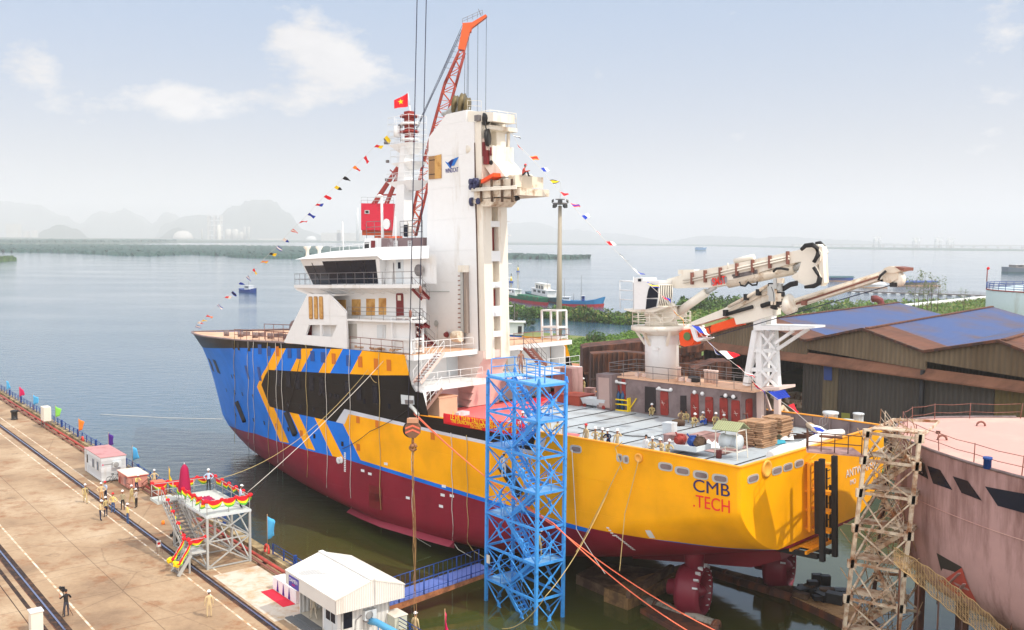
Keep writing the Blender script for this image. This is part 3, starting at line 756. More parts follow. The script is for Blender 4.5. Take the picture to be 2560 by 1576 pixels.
q=MB();q.lathe((54.5,4.6,6.6),[(.9,-1.1),(.9,-1),(.5,-1),(.5,1),(.9,1),(.9,1.1)],12,axis=(0,1,0));q.box((54.5,3.2,6.2),(1.8,1.2,1.4));q.box((54.5,5.9,6.2),(.4,.25,1.6));q.box((52.8,4.4,5.9),(1.4,2.2,.8))
sp('anchor_windlass',q,prim)
q=MB();rails(q,[(60.5,9.0,5.5),(50.3,9.4,5.55)],1.1,2,.03,1.3);rails(q,[(58,7,5.5),(51.5,6.6,5.5)],1.6,2,.035,1.7);sp('bow_railing',q,rail_r)
def patch(mb,px,py,w,h,lean=0,off=.03,mi=0):
 p=hull_hit(px,py);n=3;R=[]
 for k in range(n):
  z=p.z+h*(.5-k/(n-1));row=[]
  for i in range(n):
   x=p.x+w*(.5-i/(n-1))+lean*(.5-k/(n-1));row.append(V((x,halfb(x,z)+off,z)))
  R.append(row)
 mb.grid(R,mi,False)
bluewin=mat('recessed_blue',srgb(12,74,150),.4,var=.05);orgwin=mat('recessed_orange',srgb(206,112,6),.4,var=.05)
wins=[(x,y,.55,1.0,'b')for x,y in((255,305),(390,315),(437,322),(540,330))]
wins=[]
for x,y in((643,355),(727,372),(923,390),(1013,398),(1140,418),(1240,430),(1480,462)):wins.append((x,y,.65,.95,bluewin))
for x,y in((808,373),(1341,443),(1592,473),(1742,494),(1863,505)):wins.append((x,y,.6,.95,orgwin))
for x,y in((820,625),(913,638),(1002,655),(1130,672),(1225,692),(1470,735),(1580,755),(1733,780)):wins.append((x,y,.72,1.5,glass))
for x,y in((522,572),(638,587)):wins.append((x,y,.6,1.4,bluewin))
for x,y in((184,500),(234,517)):wins.append((x,y,2.3,1.6,black))
for x,y in((255,303),(388,315),(437,322),(540,330)):wins.append((x,y,.5,.9,black))
for x,y,a,b,mm_ in wins:
 q=MB();patch(q,*C3(x,y),a,b,off=.035);sp('window',q,mm_,hull)
q=MB()
for x,y in((378,612),(402,612),(327,740),(405,760),(477,777),(577,800),(415,972),(583,1022),(685,1050),(912,1110),(1158,1175),(1423,1248),(793,850),(908,875),(1028,900),(1153,928),(1245,948),(1312,788),(1352,797),(1382,802),(1210,768),(1250,775),(1632,846),(1866,893),(1455,812)):
 patch(q,*C3(x,y),.34,.42)
sp('porthole',q,glass,hull)
q=MB()
for x,y in((1570,1020),(1752,1060),(2277,1175),(1573,1280),(800,1083),(1035,1150)):patch(q,*C3(x,y),.5,.6)
sp('porthole',q,orgwin,hull)
def fender(a,b,r=.34):
 q=MB();A=hull_hit(*a);B=hull_hit(*b);P=[]
 for i in range(9):
  p=A.lerp(B,i/8);P.append(V((p.x,halfb(p.x,p.z)+.05,p.z)))
 q.path(P,r,8);sp('pipe_fender',q,rubber,hull)
fender(C3(435,850),C3(508,1035));fender(C3(900,950),C3(985,1162));fender((1256,1163),(1303,1236),.4)
q=MB()
for i in range(5):
 for j in range(2):patch(q,927+i*6.3,1232+j*18+i*1.5,.42,1.35)
sp('thruster_grid',q,darkred,hull)
q=MB();P=[]
for px,py in((860,1256),(900,1275),(969,1304),(1039,1335),(1105,1354),(1140,1363)):
 p=LY(px,py,9.2);P.append(V((p.x,halfb(p.x,-9.4)+.03,interp(p.x,[(25,-9.45),(45,-9.2)]))))
for a,b in zip(P,P[1:]):q.loft([a,a+V((0,.6,-.35)),a+V((0,.0,-.6))],[b,b+V((0,.6,-.35)),b+V((0,0,-.6))])
sp('bilge_keel',q,mat('bilge_red',srgb(150,52,70),.5,var=.08),hull)
def oval(mb,c,ux,uz,a,b,nrm,th=.05,mi=0,seg=20,e=(.5,.7)):
 """rounded slot plate a x b standing th proud"""
 P=[]
 for i in range(seg):
  t=2*math.pi*i/seg;k=abs(math.cos(t))**e[0]*math.copysign(1,math.cos(t));l=abs(math.sin(t))**e[1]*math.copysign(1,math.sin(t))
  P.append(V(c)+V(ux)*(a/2*k)+V(uz)*(b/2*l))
 mb.prism(P,V(nrm)*th,mi)
freeing=[]
q=MB();q2=MB()
for px,py,L in((1440,1123,1.05),(1664,1167,1.12),(1706,1178,1.12),(1752,1188,1.12),(1800,1197,1.12),(1565,1149,.5),(1549,1145,.5)):
 p=LY(px,py,10.0);oval(q,p,(1,0,0),(0,0,1),L,.55,(0,1,0),.04);oval(q2,p+V((-.05,.0,.0)),(1,0,0),(0,0,1),L-.25,.34,(0,1,0),.06)
for px,py,L in((1882,1197,1.3),(1942,1177,1.25),(1969,1168,1.2),(1997,1159,1.2)):
 p=LX(px,py,0);oval(q,p,(0,1,0),(0,0,1),L,.52,(-1,0,0),.04);oval(q2,p,(0,1,0),(0,0,1),L-.25,.32,(-1,0,0),.06)
sp('freeing_port',q,galv,hull);sp('freeing_port_opening',q2,prim,hull)
q=MB();p=LX(1915,1172,0);q.lathe(p,[(.55,-.02),(.56,.12),(.40,.14),(.34,.04),(.01,.03)],16,axis=(-1,0,0));p=LY(1598,1145,10);q.lathe(p,[(.3,0),(.31,.12),(.2,.13),(.18,.05),(.01,.04)],14,axis=(0,1,0));sp('mooring_hawse',q,mat('pale_orange_paint',srgb(240,172,72),.5,var=.05),hull)
def text(body,size,loc,ux,uz,m,parent,name='lettering',align='LEFT',ext=.01,sp_=1.0,world=False,bold=0.0,shear=0,wscale=1.0):
 cu=D.curves.new(name,'FONT');cu.body=body;cu.size=size;cu.extrude=ext;cu.align_x=align;cu.align_y='CENTER';cu.space_character=sp_;cu.offset=bold;cu.shear=shear
 o=D.objects.new(name,cu);COL.objects.link(o)
 bpy.context.view_layer.update();dg=bpy.context.evaluated_depsgraph_get();me=D.meshes.new_from_object(o.evaluated_get(dg));D.objects.remove(o)
 ux=V(ux).normalized();uz=V(uz).normalized();nz=ux.cross(uz)
 T=Matrix((ux*wscale,uz,nz)).transposed().to_4x4();T.translation=V(loc);me.transform(T);me.materials.clear();me.materials.append(m)
 q=D.objects.new(name,me);COL.objects.link(q);q.parent=parent
 if world:q.matrix_parent_inverse=PM[parent.name].inverted();PM[q.name]=Matrix.Identity(4)
 else:PM[q.name]=PM[parent.name]
 return q
navyp=mat('navy_letter_paint',srgb(44,36,92),.45,var=.03);redp=mat('red_letter_paint',srgb(236,50,36),.45,var=.03);whitep=mat('white_letter_paint',(.8,.8,.82),.45,var=.03)
def fit_text(body,p0,p1,hgt,m,parent=hull,bold=.02,name='lettering'):
 """capitals spanning p0..p1 on the port side (read from forward to aft)"""
 L=(p1-p0).length;u=(p1-p0).normalized();size=hgt/.70
 cu=D.curves.new('t','FONT');cu.body=body;cu.size=size;o=D.objects.new('t',cu);COL.objects.link(o);bpy.context.view_layer.update();wd=o.dimensions.x;D.objects.remove(o)
 return text(body,size,(p0+p1)/2,u,(0,0,1),m,parent,name,'CENTER',.01,1.0,bold=bold,wscale=L/max(wd,.01))
R2=lambda x,y:(1380+x/2.821,1040+y/2.821)
a=LY(*R2(995,500),10.03);b=LY(*R2(1252,540),10.03);a.z=b.z=(LY(*R2(1120,512),10).z);fit_text('CMB',a,b,LY(*R2(1000,452),10).z-LY(*R2(1010,540),10).z,navyp,bold=.0)
a=LY(*R2(997,600),10.03);b=LY(*R2(1255,650),10.03);a.z=b.z=(LY(*R2(1130,625),10).z);fit_text('.TECH',a,b,LY(*R2(1220,600),10).z-LY(*R2(1220,690),10).z,redp,bold=.0)
a=LX(2115,1187,-.03);text('ANTWERPEN',.8,a,(0,-1,0),(0,0,1),whitep,hull);a=LX(2125,1208,-.03);text('IMO',.5,a,(0,-1,0),(0,0,1),whitep,hull)
q=MB()
for k in range(11):patch(q,*C3(1447,1335+k*17),.28,.12,off=.02)
for px,py in((1385,1405),(1410,1400)):
 q.lathe(hull_hit(*C3(px,py))+V((0,.03,0)),[(.32,0),(.32,.01),(.2,.01)],10,axis=(0,1,0))
for k in range(14):
 x,y=395+k*14,800+k*11 if k>3 else 790+k*18
 patch(q,*R2(x,y),.22,.1,off=.02)
for a in(0,1,2,3):patch(q,*R2(680+8*a,830+10*(a%2)),.25,.5,off=.02)
for px,py in((907,1177),(925,1185),(1110,1216),(1107,1238),(1103,1266),(1130,1240),(965,1160),(1020,1245),(930,1219),(947,1222),(1290,1265)):patch(q,px,py,.5,.22,off=.02)
sp('hull_marking',q,whitep,hull)
text('8720 8702',.7,hull_hit(*C3(118,372))+V((0.2,.25,0)),(-.75,.66,0),(0,0,1),whitep,hull)if False else None
# ------------------------------------------------------------------ ship: accommodation, wheelhouse, mast, gangway tower
A_=lambda x,y:(700+x/6.3,600+y/6.3)
B_=lambda x,y:(700+x/4.386,560+y/4.386)
C5=lambda x,y:(880+x/3.6,200+y/3.6)
T_=lambda x,y:(1120+x/6.3,280+y/6.3)
F_=lambda x,y:(1000+x/5.4,800+y/5.4)
G_=lambda x,y:(1220+x/5.4,780+y/5.4)
def spoly(q,px,y,th,mi=0):
 P=[LY(a,b,y)for a,b in px];q.prism(P,(0,-th,0),mi);return P
def xpoly(q,px,x,th,mi=0):
 P=[LX(a,b,x)for a,b in px];q.prism(P,(th,0,0),mi);return P
def tier(y,z0,z1,xf0,xf1,xa=31.0):
 q=MB()
 lo=[(xa,y),(xf0,y),(xf0,-y),(43,-y),(38.2,-.6),(38.2,2.7)]
 hi=[(xa,y),(xf1,y),(xf1,-y),(43,-y),(38.2,-.6),(38.2,2.7)]
 q.loft([(a,b,z0)for a,b in lo],[(a,b,z1)for a,b in hi]);return q
t1=sp('lower_cabin_deck',tier(9.3,5.4,8.02,47.4,45.5),white)
t2=sp('upper_cabin_deck',tier(8.0,8.02,10.86,45.4,44.6),white)
q=MB()
for poly in([(300,770),(540,775),(725,965),(729,1112),(135,1107)],[(135,1107),(318,1105),(282,1222),(78,1222)],[(437,1108),(455,1110),(455,1232),(437,1230)],[(620,1125),(622,1111),(729,1112),(732,1235),(570,1238)],[(78,1222),(282,1222),(437,1230),(570,1238),(732,1235),(735,1372),(40,1302)]):
 spoly(q,[B_(*p)for p in poly],9.98,.18)
 P=[LY(*B_(*p),9.98)for p in poly];q.prism([(p.x,-9.98,p.z)for p in P],(0,.18,0))
side_panel=sp('side_screen',q,white)
a=LY(*B_(40,1302),9.98);b=LY(*B_(300,770),9.98);q=MB()
q.prism([(a.x-.05,9.8,a.z),(a.x-.05,-9.8,a.z),(b.x-.05,-9.8,b.z),(b.x-.05,9.8,b.z)],(-.2,0,-.05));q.box((43.5,0,b.z-.1),(3.6,19.4,.16))
sp('front_screen',q,white)
q=MB()
for x in(338,395,452):oval(q,LY(*B_(x,921),10.0),(1,0,0),(0,0,1),1.0*.62,2.1,(0,1,0),.03,e=(.2,.25))
sp('boarded_window',q,ply2,side_panel)
q=MB()
for x in(338,395,452):oval(q,LY(*B_(x,921),10.0),(1,0,0),(0,0,1),.52,1.94,(0,1,0),.05,e=(.2,.25))
sp('window_board',q,ply,side_panel)
for i,(x0,x1,y0,y1)in enumerate(((630,724,833,960),(790,885,828,1005),(948,1042,822,1003),(1085,1165,815,998))):
 q=MB();P=[LY(*B_(x0,y0),8.0),LY(*B_(x1,y0),8.0),LY(*B_(x1,y1),8.0),LY(*B_(x0,y1),8.0)];q.prism(P,(0,.04,0));sp('boarded_window',q,ply,t2)
q=MB();p=LY(*B_(1318,908),8.0);oval(q,p,(1,0,0),(0,0,1),.95,2.3,(0,1,0),.06,e=(.22,.22),seg=32);dr=sp('cabin_door',q,darkred,t2)
q=MB();q.box((p.x,8.08,p.z+.75),(.42,.03,.45));sp('notice',q,cream,dr)
q=MB();P=[LY(*B_(*k),9.3)for k in((1068,1112),(1162,1108),(1162,1255),(1068,1255))];q.prism(P,(0,.05,0));sp('cabin_door',q,boxwhite,t1)
q=MB();P=[LY(*B_(*k),9.3)for k in((750,1097),(845,1095),(845,1262),(750,1262))];q.prism(P,(0,.03,0));sp('doorway',q,mat('shadow_grey',srgb(176,172,166),.6,var=.05),t1)
q=MB();P=[LY(*B_(*k),9.3)for k in((290,1105),(350,1105),(350,1225),(270,1225))];q.prism(P,(0,.03,0));sp('doorway',q,darkred,t1)
q=MB();q.prism([(29.2,9.9,8.0),(39.6,9.9,8.0),(39.6,7.8,8.0),(31.2,7.8,8.0)],(0,0,.16));sp('walkway',q,white)
q=MB();rails(q,[(39.5,9.85,8.16),(29.3,9.85,8.16)],1.05,3,.02,1.6);sp('walkway_railing',q,steelrail)
brd=[(29.3,9.9),(43.6,9.9),(50.4,8.2),(51.2,0),(50.4,-8.2),(43.6,-9.9),(42.6,-9.9),(38.2,-.6),(38.2,2.8)]
q=MB();q.prism([(a,b,10.86)for a,b in brd],(0,0,.30));
for i in range(9):q.bar((32+i*1.5,9.75,10.8),(32+i*1.5,8.0,10.3),.08,.05)
for s in(1,-1):q.prism([(50.4,s*8.1,10.86),(44.6,s*8.0,10.86),(44.6,s*8.0,9.9)],(0,s*.05,0));q.bar((50.2,s*8,10.8),(45.4,s*8,9.7),.3,.25)
bridge_deck=sp('bridge_deck',q,white)
q=MB();rails(q,[(a,b*.985,11.16)for a,b in brd[:7]],1.05,2,.024,1.35);sp('bridge_railing',q,steelrail)
wl=[(36.3,8.5),(43.7,8.5),(48.6,7.3),(49.4,0),(48.6,-7.3),(43.7,-8.5),(43,-8.45)]
wu=[(35.6,9.25),(44.2,9.25),(49.7,7.9),(50.6,0),(49.7,-7.9),(44.2,-9.25),(43.2,-9.2)]
def lerp2(t):return[((1-t)*a[0]+t*b[0],(1-t)*a[1]+t*b[1],11.16+t*2.5)for a,b in zip(wl,wu)]
q=MB();q.loft(lerp2(0),lerp2(1));q.prism([(29.6,8.0,11.16),(36.4,8.0,11.16),(44,-8.0,11.16),(42.8,-8.0,11.16),(38,-.6,11.16),(38,2.8,11.16)],(0,0,2.4))
wh=sp('wheelhouse',q,white)
def band(i,t0,t1,s0,s1,off):
 A,B=lerp2(t0),lerp2(t1);j=i+1
 def L(P,s):return V(P[i]).lerp(V(P[j]),s)
 P=[L(A,s0),L(A,s1),L(B,s1),L(B,s0)];n=(P[1]-P[0]).cross(P[3]-P[0]).normalized()
 if n.y*P[0].y<0:n=-n
 return P,n
q=MB()
for i,t0,t1,s0,s1 in((0,.03,.86,.06,1),(1,.0,.72,0,.93),(2,0,.72,.05,.95),(3,0,.72,.05,.95),(4,0,.72,.07,1)):
 P,n=band(i,t0,t1,s0,s1,.03);q.prism(P,n*.035)
sp('window_band',q,glass,wh)
q=MB()
for i,cnt in((0,4),(1,2)):
 for k in range(1,cnt):
  P,n=band(i,.04,.83,k/cnt-.004,k/cnt+.004,0);q.prism(P,n*.06)
sp('window_frame',q,black,wh)
q=MB();lo=[(29.4,9.0),(35.4,9.0),(35.5,9.5),(44.3,9.5),(50.3,8.1),(51.3,0),(50.3,-8.1),(44.3,-9.5),(43.5,-9.5),(43.2,-9.3),(42.8,-9.0),(38,-.5),(38,2.9)]
hi=[(30.2,8.2),(35.2,8.2),(36,8.3),(43.9,8.3),(48.6,7.2),(49.4,0),(48.6,-7.2),(43.9,-8.3),(43.4,-8.3),(43.1,-8.2),(42.9,-8.0),(38.2,-.5),(38.2,3)]
def zt(x):return interp(x,[(30,14.25),(37,14.35),(44,14.15),(49.4,13.95)])
q.loft([(a,b,13.25 if i in(0,1,9,10,11,12)else 13.6)for i,(a,b)in enumerate(lo)],[(a,b,zt(a)+.05)for a,b in hi]);roof=sp('bridge_roof',q,white)
q=MB();p=LY(*B_(1318,580),8.0);q.box((p.x,8.03,12.3),(.95,.06,2.1));q2=MB();q2 .box((p.x,8.07,12.75),(.34,.04,.55));dr=sp('bridge_door',q,boxwhite,wh);sp('door_window',q2,glass,dr)
q=MB();q.tube((p.x+.75,8.1,11.2),(p.x+.75,8.1,13),.04,5);q.lathe((31.4,8.4,12.3),[(.05,-.3),(.5,-.1),(.5,.05),(.05,.06)],12,axis=(0,1,0));sp('searchlight',q,steelrail,wh)
q=MB()
for px in(432,620):p=LY(*A_(px,215),6);q.lathe((p.x,6,p.z-.2),[(.3,-.3),(.16,.1),(.16,.5),(.36,.8),(.36,.9)],10)
sp('roof_ventilator',q,cream,roof)
q=MB();q.tube((44.5,6.5,14.1),(44.5,6.5,17.0),.05,5);q.tube((38.5,5,14.2),(38.5,5,17.2),.05,5);rails(q,[(48,5.5,14),(40.5,6.5,14.15)],.7,1,.025,2);sp('whip_aerial',q,white,roof)
q=MB();P=[LY(*B_(*k),2.6)for k in((905,285),(912,225),(935,160),(1010,155),(1110,155),(1112,285))];q.prism(P,(0,-5,0));P2=[LY(*B_(*k),2.6)for k in((1110,285),(1110,160),(1565,150),(1575,285))];q.prism(P2,(0,-5.2,0),1)
patchy=mat('patched_primer',(.74,.73,.72),.6,var=.05,col2=srgb(128,106,106),amt=.95,sc2=.55)
mh_=sp('mast_house',q,[white,patchy])
q=MB()
for x0,x1 in((930,978),(1000,1042)):P=[LY(*B_(*k),2.62)for k in((x0,205 if x0<990 else 185),(x1,205 if x0<990 else 185),(x1,275),(x0,278))];q.prism(P,(0,.04,0),0 if x0<990 else 1)
sp('doorway',q,[black,darkred],mh_)
q=MB();rails(q,[LY(*B_(950,158),2.4),LY(*B_(1220,150),2.4)],1.6,3,.03,1.2);rails(q,[LY(*B_(1320,160),2.4),LY(*B_(1565,150),2.4)],1.6,3,.03,1.2);sp('house_railing',q,steelrail,mh_)
q=MB()
for x in(1250,1290,1405,1440):q.tube(LY(*B_(x,280),2.7),LY(*B_(x,185),2.7),.04,4)
for k in range(6):
 for x in(1250,1405):q.tube(LY(*B_(x,275-k*17),2.7),LY(*B_(x+38,275-k*17),2.7),.03,4)
sp('ladder',q,white,mh_)
def mastring(px0,pxm,px1,py,ypm):
 a=LY(*C5(px0,py),ypm);b=LY(*C5(pxm,py),ypm);c=LX(*C5(px1,py),b.x)
 return a,b,c
q=MB();rings=[]
for px0,pxm,px1,py in((362,462,548,1405),(432,474,552,640),(440,478,552,575)):
 a,b,c=mastring(px0,pxm,px1,py,.9);c=V((b.x,c.y,b.z));d=V((a.x,c.y,a.z));rings.append([a,b,c,d])
q.loft(rings[0],rings[1]);q.loft(rings[1],rings[2]);mast=sp('mast',q,white)
mx=(rings[0][0].x+rings[0][1].x)/2;my=(rings[0][1].y+rings[0][2].y)/2;mxa=rings[0][1].x
q=MB()
for cy,cz,hgt in((0,1335,.9),(0,1165,.9),(0,995,.9),(0,830,.9)):
 px=482+(1335-cz)*.03
 for k in range(1):
  p=LX(*C5(px,cz),mxa-.0);oval(q,p+V((-.02,0,0)),(0,1,0),(0,0,1),.55,1.7,(-1,0,0),.05,e=(.3,.3))
for px,cz in((494,718),(497,660),(498,604)):p=LX(*C5(px,cz),mxa+.9);q.lathe(p,[(.3,0),(.3,.06)],12,axis=(-1,0,0))
sp('lightening_hole',q,glass,mast)
q=MB()
for dy in(-.25,.25):q.tube(LX(*C5(524,1400),mxa-.2)+V((0,dy,0)),LX(*C5(540,600),mxa+.8)+V((0,dy,0)),.04,4)
a=LX(*C5(524,1400),mxa-.2);b=LX(*C5(540,600),mxa+.8)
for k in range(40):p=a.lerp(b,k/40);q.tube(p+V((0,-.25,0)),p+V((0,.25,0)),.025,4)
sp('ladder',q,cream,mast)
q=MB()
def plat(pxa,pxb,py,dep,w):
 a=LY(*C5(pxa,py),.3);b=LY(*C5(pxb,py),.3);x0,x1=max(a.x,b.x),min(a.x,b.x);z=(a.z+b.z)/2
 q.loft([(x0,w,z),(x1,w,z),(x1,-w,z),(x0,-w,z)],[(x0-1.2,w*.4,z-dep),(x1+.6,w*.4,z-dep),(x1+.6,-w*.4,z-dep),(x0-1.2,-w*.4,z-dep)]);return x0,x1,z,w
pls=[plat(385,575,578,1.0,1.1),plat(400,585,745,.7,1.0),plat(375,590,915,.9,1.15)]
sp('mast_platform',q,white,mast)
q=MB()
for x0,x1,z,w in pls:rails(q,[(x0,w,z),(x1,w,z),(x1,-w,z),(x0,-w,z)],2.6 if z>22 else.8,4 if z>22 else 2,.022,1.0,closed=True)
sp('platform_railing',q,white,mast)
q=MB();x0,x1,z,w=pls[0];c=LY(*C5(520,540),0)
for k in range(4):q.lathe((c.x,0,z+.3+k*.75),[(.9,0),(.9,.18)],12,mi=k%2)
q.box((c.x,0,z+1.6),(.7,.7,3),1);q.lathe((c.x+.9,.8,z+1.2),[(.35,-.5),(.35,.5)],10,mi=0);sp('radar_frame',q,[white,redbox],mast)
q=MB();p=LY(*C5(312,560),.5);q.lathe((p.x,.5,p.z-.2),[(.28,0),(.28,.25),(.1,.3),(.28,.35),(.28,.6)],8);q.box(LY(*C5(435,418),.5),(.35,.3,.35));q.tube(LY(*C5(435,560),.5),LY(*C5(435,425),.5),.03,4);p=LY(*C5(320,735),.6);q.box(p,(.26,.24,.26));p=LY(*C5(312,900),.6);q.box(p,(.26,.24,.26));sp('mast_light',q,steelrail,mast)
q=MB();a=LY(*C5(540,575),0);b=LY(1019.5,231,0);c=LY(1024.5,264,0);q.tube(a,c,.09,6,.05);q.tube(c,b,.04,5,.03);sp('flag_staff',q,white,mast)
flag_top=W(b)
q=MB();a=LY(*C5(276,1420),3.5);b=LY(*C5(266,1060),3.5);q.tube(a,b,.16,6,.12);q.lathe(LY(*C5(310,1298),3.5),[(.5,-.05),(.5,.05)],12,axis=(0,1,0));q.lathe(LY(*C5(250,1060),3.5),[(.1,0),(.45,.1),(.1,.3)],8);sp('aerial_post',q,white,roof)
# ---------------- gangway tower
TY0,TY1=2.6,-.55
q=MB();P=[LY(a,b,TY0)for a,b in((1066,852),(1065,729),(1068.5,520),(1071.7,344),(1116,286),(1166,275),(1166,304.5),(1184.5,306),(1186.5,505),(1189,560),(1196,885),(1176,893))]
q.prism(P,(0,TY1-TY0,0));TXA=P[8].x
tower=sp('gangway_tower',q,white)
q=MB();zlow=LX(1205,897,TXA).z;ztop=LX(1190,480,TXA).z;z25=P[7].z
for y0,y1 in((TY0-.15,TY0-1.2),(TY0-2.0,TY1+.05)):q.box((TXA-.42,(y0+y1)/2,(zlow+z25)/2),(.85,abs(y0-y1),z25-zlow))
rl=sp('guide_rail',q,cream,tower)
q=MB();q.box((TXA-.05,TY0-1.6,(zlow+z25)/2),(.2,.8,z25-zlow-.5));sp('guide_groove',q,cream_w,tower)
q=MB();q.box((TXA-.03,TY0-.08,(zlow+z25)/2),(.12,.12,z25-zlow));sp('edge_strip',q,mat('dark_edge',srgb(86,66,60),.6),tower)  # thin dark strip drawn for the recess line along the tower edge
q=MB()
for k,z in enumerate((16.2,13.4,10.9,8.6,6.6)):q.box((TXA-.7,TY0-1.6,z),(.35,1.1,.9 if k%2 else.5))
for z0_,z1_ in((13.9,15.9),(9,10.5)):q.box((TXA-.3,TY0-1.65,(z0_+z1_)/2),(.12,.5,z1_-z0_),1)
sp('rail_bracket',q,[white,darkred],tower)
q=MB();lp=LX(1246,500,TXA);
for dy in(0,-.5):q.tube((TXA-.2,lp.y+dy-.2,zlow),(TXA-.2,lp.y+dy-.2,24.5),.05,4)
for k in range(50):z=zlow+k*.38;q.tube((TXA-.2,lp.y-.2,z),(TXA-.2,lp.y-.7,z),.03,4)
for k in range(14):
 z=zlow+2+k*1.25;q.path([(TXA-.2,lp.y-.2,z),(TXA-.8,lp.y-.3,z),(TXA-.9,lp.y-.6,z),(TXA-.2,lp.y-.75,z)],.03,4)
sp('caged_ladder',q,white,tower)
q=MB();P=[LY(*C5(*k),TY0+.03)for k in((692,690),(748,684),(748,892),(694,896))];q.prism(P,(0,.05,0));q.prism([LY(*C5(*k),TY0+.03)for k in((748,684),(805,670),(807,886),(748,892))],(0,.05,0),1)
for yy in(722,850):q.prism([LY(*C5(*k),TY0+.08)for k in((696,yy),(746,yy-5),(746,yy+1),(696,yy+6))],(0,.04,0),2)
sp('boarded_opening',q,[ply2,ply,black],tower)
navyl=mat('logo_navy',srgb(24,30,120),.5,var=.02);bluel=mat('logo_blue',srgb(26,110,196),.5,var=.02)
q=MB()
for px,mi in(([(838,734),(872,752),(892,792),(882,795)],1),([(862,748),(900,716),(918,712),(888,796),(878,790),(870,760)],0),([(922,708),(960,694),(920,772),(896,775)],1),([(875,740),(900,722),(893,780)],0)):
 q.prism([LY(*C5(*k),TY0+.02)for k in px],(0,.02+.008*mi,0),mi)
sp('logo',q,[navyl,bluel],tower)
a=LY(*C5(840,824),TY0+.02);b=LY(*C5(957,808),TY0+.02);fit_text('WINDCAT',a,b,.40,navyl,tower,bold=0)
q=MB()
for x in(1985,2010):q.tube(LY(*B_(x,455),TY0+.25),LY(*B_(x+15,1320),TY0+.25),.06,5)
for k in range(17):q.box(LY(*B_(1982,470+k*51),TY0+.2),(.55,.2,.09),1)
sp('cable_ladder',q,[steelrail,rail_r],tower)
q=MB();q.prism([LY(*B_(*k),TY0+.02)for k in((2002,530),(2030,530),(2040,1190),(2010,1190))],(0,.3,0));q.prism([LY(*B_(*k),TY0+.02)for k in((2045,530),(2070,530),(2082,1195),(2055,1195))],(0,.35,0),1);q.prism([LY(*B_(*k),TY0+.02)for k in((2000,455),(2072,455),(2074,530),(2000,530))],(0,.55,0),2)
sp('cable_duct',q,[galv,mat('duct_brown',srgb(150,136,126),.6),cream],tower)
q=MB();q.lathe(LY(*B_(1945,1235),TY0+.6),[(.45,-.5),(.5,-.4),(.5,.4),(.45,.5)],12,axis=(1,0,0));q.lathe(LY(*B_(1830,1215),TY0+.3),[(.3,0),(.2,.25),(.02,.3)],8,axis=(0,1,0),mi=1);sp('hose_reel',q,[cream_w,darkred],tower)
q=MB();q.lathe(LY(*B_(1716,1092),TY0+.04),[(.26,0),(.3,.05),(.2,.06),(.2,.02)],14,axis=(0,1,0));q.tube(LY(*B_(1726,1112),TY0+.05),LY(*B_(1730,1260),TY0+.05),.02,4);q.box(((LY(*B_(1720,742),TY0)).x,TY0+.04,LY(*B_(1720,742),TY0).z),(6.2*.55,.08,.08));sp('tower_fitting',q,galv,tower)
q=MB()
for px0,py0,px1,py1,r in((862,300,930,225,.85),(940,292,992,226,1.05),(1030,270,1040,240,.8)):
 p=LY(*C5(px1,py1),1.4);q.lathe(p,[(.1,-.16),(r,-.14),(r*.9,0),(r,.14),(.1,.16)],18,axis=(.75,.5,.15));a=LY(*C5(px0,py0),1.4)
 q.tube(a,p,.26,8,mi=1);q.tube(a+V((.7,0,0)),p+V((.5,0,-.5)),.18,8,mi=1)
sp('sheave',q,[mat('sheave_bronze',srgb(112,98,66),.5,metal=.3),galv],tower)
q=MB();PX=TXA-7.2*.62
zp=LY(*C5(1120,372),1.2).z;x1=LY(*C5(1380,465),.2).x;zb=LY(*C5(1380,462),.2).z
q.prism([LY(*C5(*k),2.4)for k in((1030,278),(1270,292),(1270,372),(1100,380),(1032,380))],(0,-2.6,0))
q.box(((TXA+x1)/2,.4,zb+.2),(TXA-x1,3.4,.35))
for y in(1.6,-.8):q.bar((x1+.6,y,zb),(TXA-.6,y,zb-3.2),.2,.25)
q.prism([LY(*C5(*k),1.9)for k in((1106,500),(1110,445),(1140,432),(1170,430),(1145,520),(1140,590),(1112,590))],(0,-1.8,0))
hp=sp('head_platform',q,cream,tower)
q=MB();rails(q,[(TXA-.2,2.0,zb+.4),(x1,2.0,zb+.4),(x1,-1.2,zb+.4),(TXA-.2,-1.2,zb+.4)],1.25,3,.025,1.2);rails(q,[LY(*C5(1040,278),2.3),LY(*C5(1165,285),2.3)],.9,2,.02,1.2);sp('head_railing',q,cream,tower)
q=MB();p=LY(*C5(1200,352),2.2);q.lathe(p,[(.2,-.25),(.5,-.22),(.56,0),(.5,.22),(.2,.25)],14,axis=(.3,1,0));q.box(p+V((.55,.3,.1)),(.5,.5,.5),1);q.path([p+V((-.4,.4,-.3)),LY(*C5(1204,430),2.6),LY(*C5(1218,470),2.6),LY(*C5(1222,560),2.4)],.06,6)
q.lathe(LY(*C5(1222,520),2.2),[(.2,-.12),(.75,-.1),(.75,.1),(.2,.12)],16,axis=(1,.55,0));sp('cable_sheave',q,[black,steelrail],tower)
CY=2.1
q=MB();q.prism([LY(*T_(*k),CY)for k in((350,560),(440,545),(620,520),(700,530),(700,760),(790,860),(905,1020),(690,1020),(570,850),(530,700),(440,640),(380,620))],(0,-2.6,0))
q.lathe(LY(*T_(375,592),CY+.1),[(.5,-.9),(.5,.35)],12,axis=(1,.4,0));q.lathe(LY(*T_(462,577),CY),[(.2,0),(.2,.1)],12,axis=(0,1,0),mi=1);q.lathe(LY(*T_(683,800),CY),[(.2,0),(.2,.06)],12,axis=(0,1,0),mi=1);q.lathe(LY(*T_(352,592),CY+.1),[(.4,-.1),(.4,.1)],12,axis=(1,.4,0),mi=1)
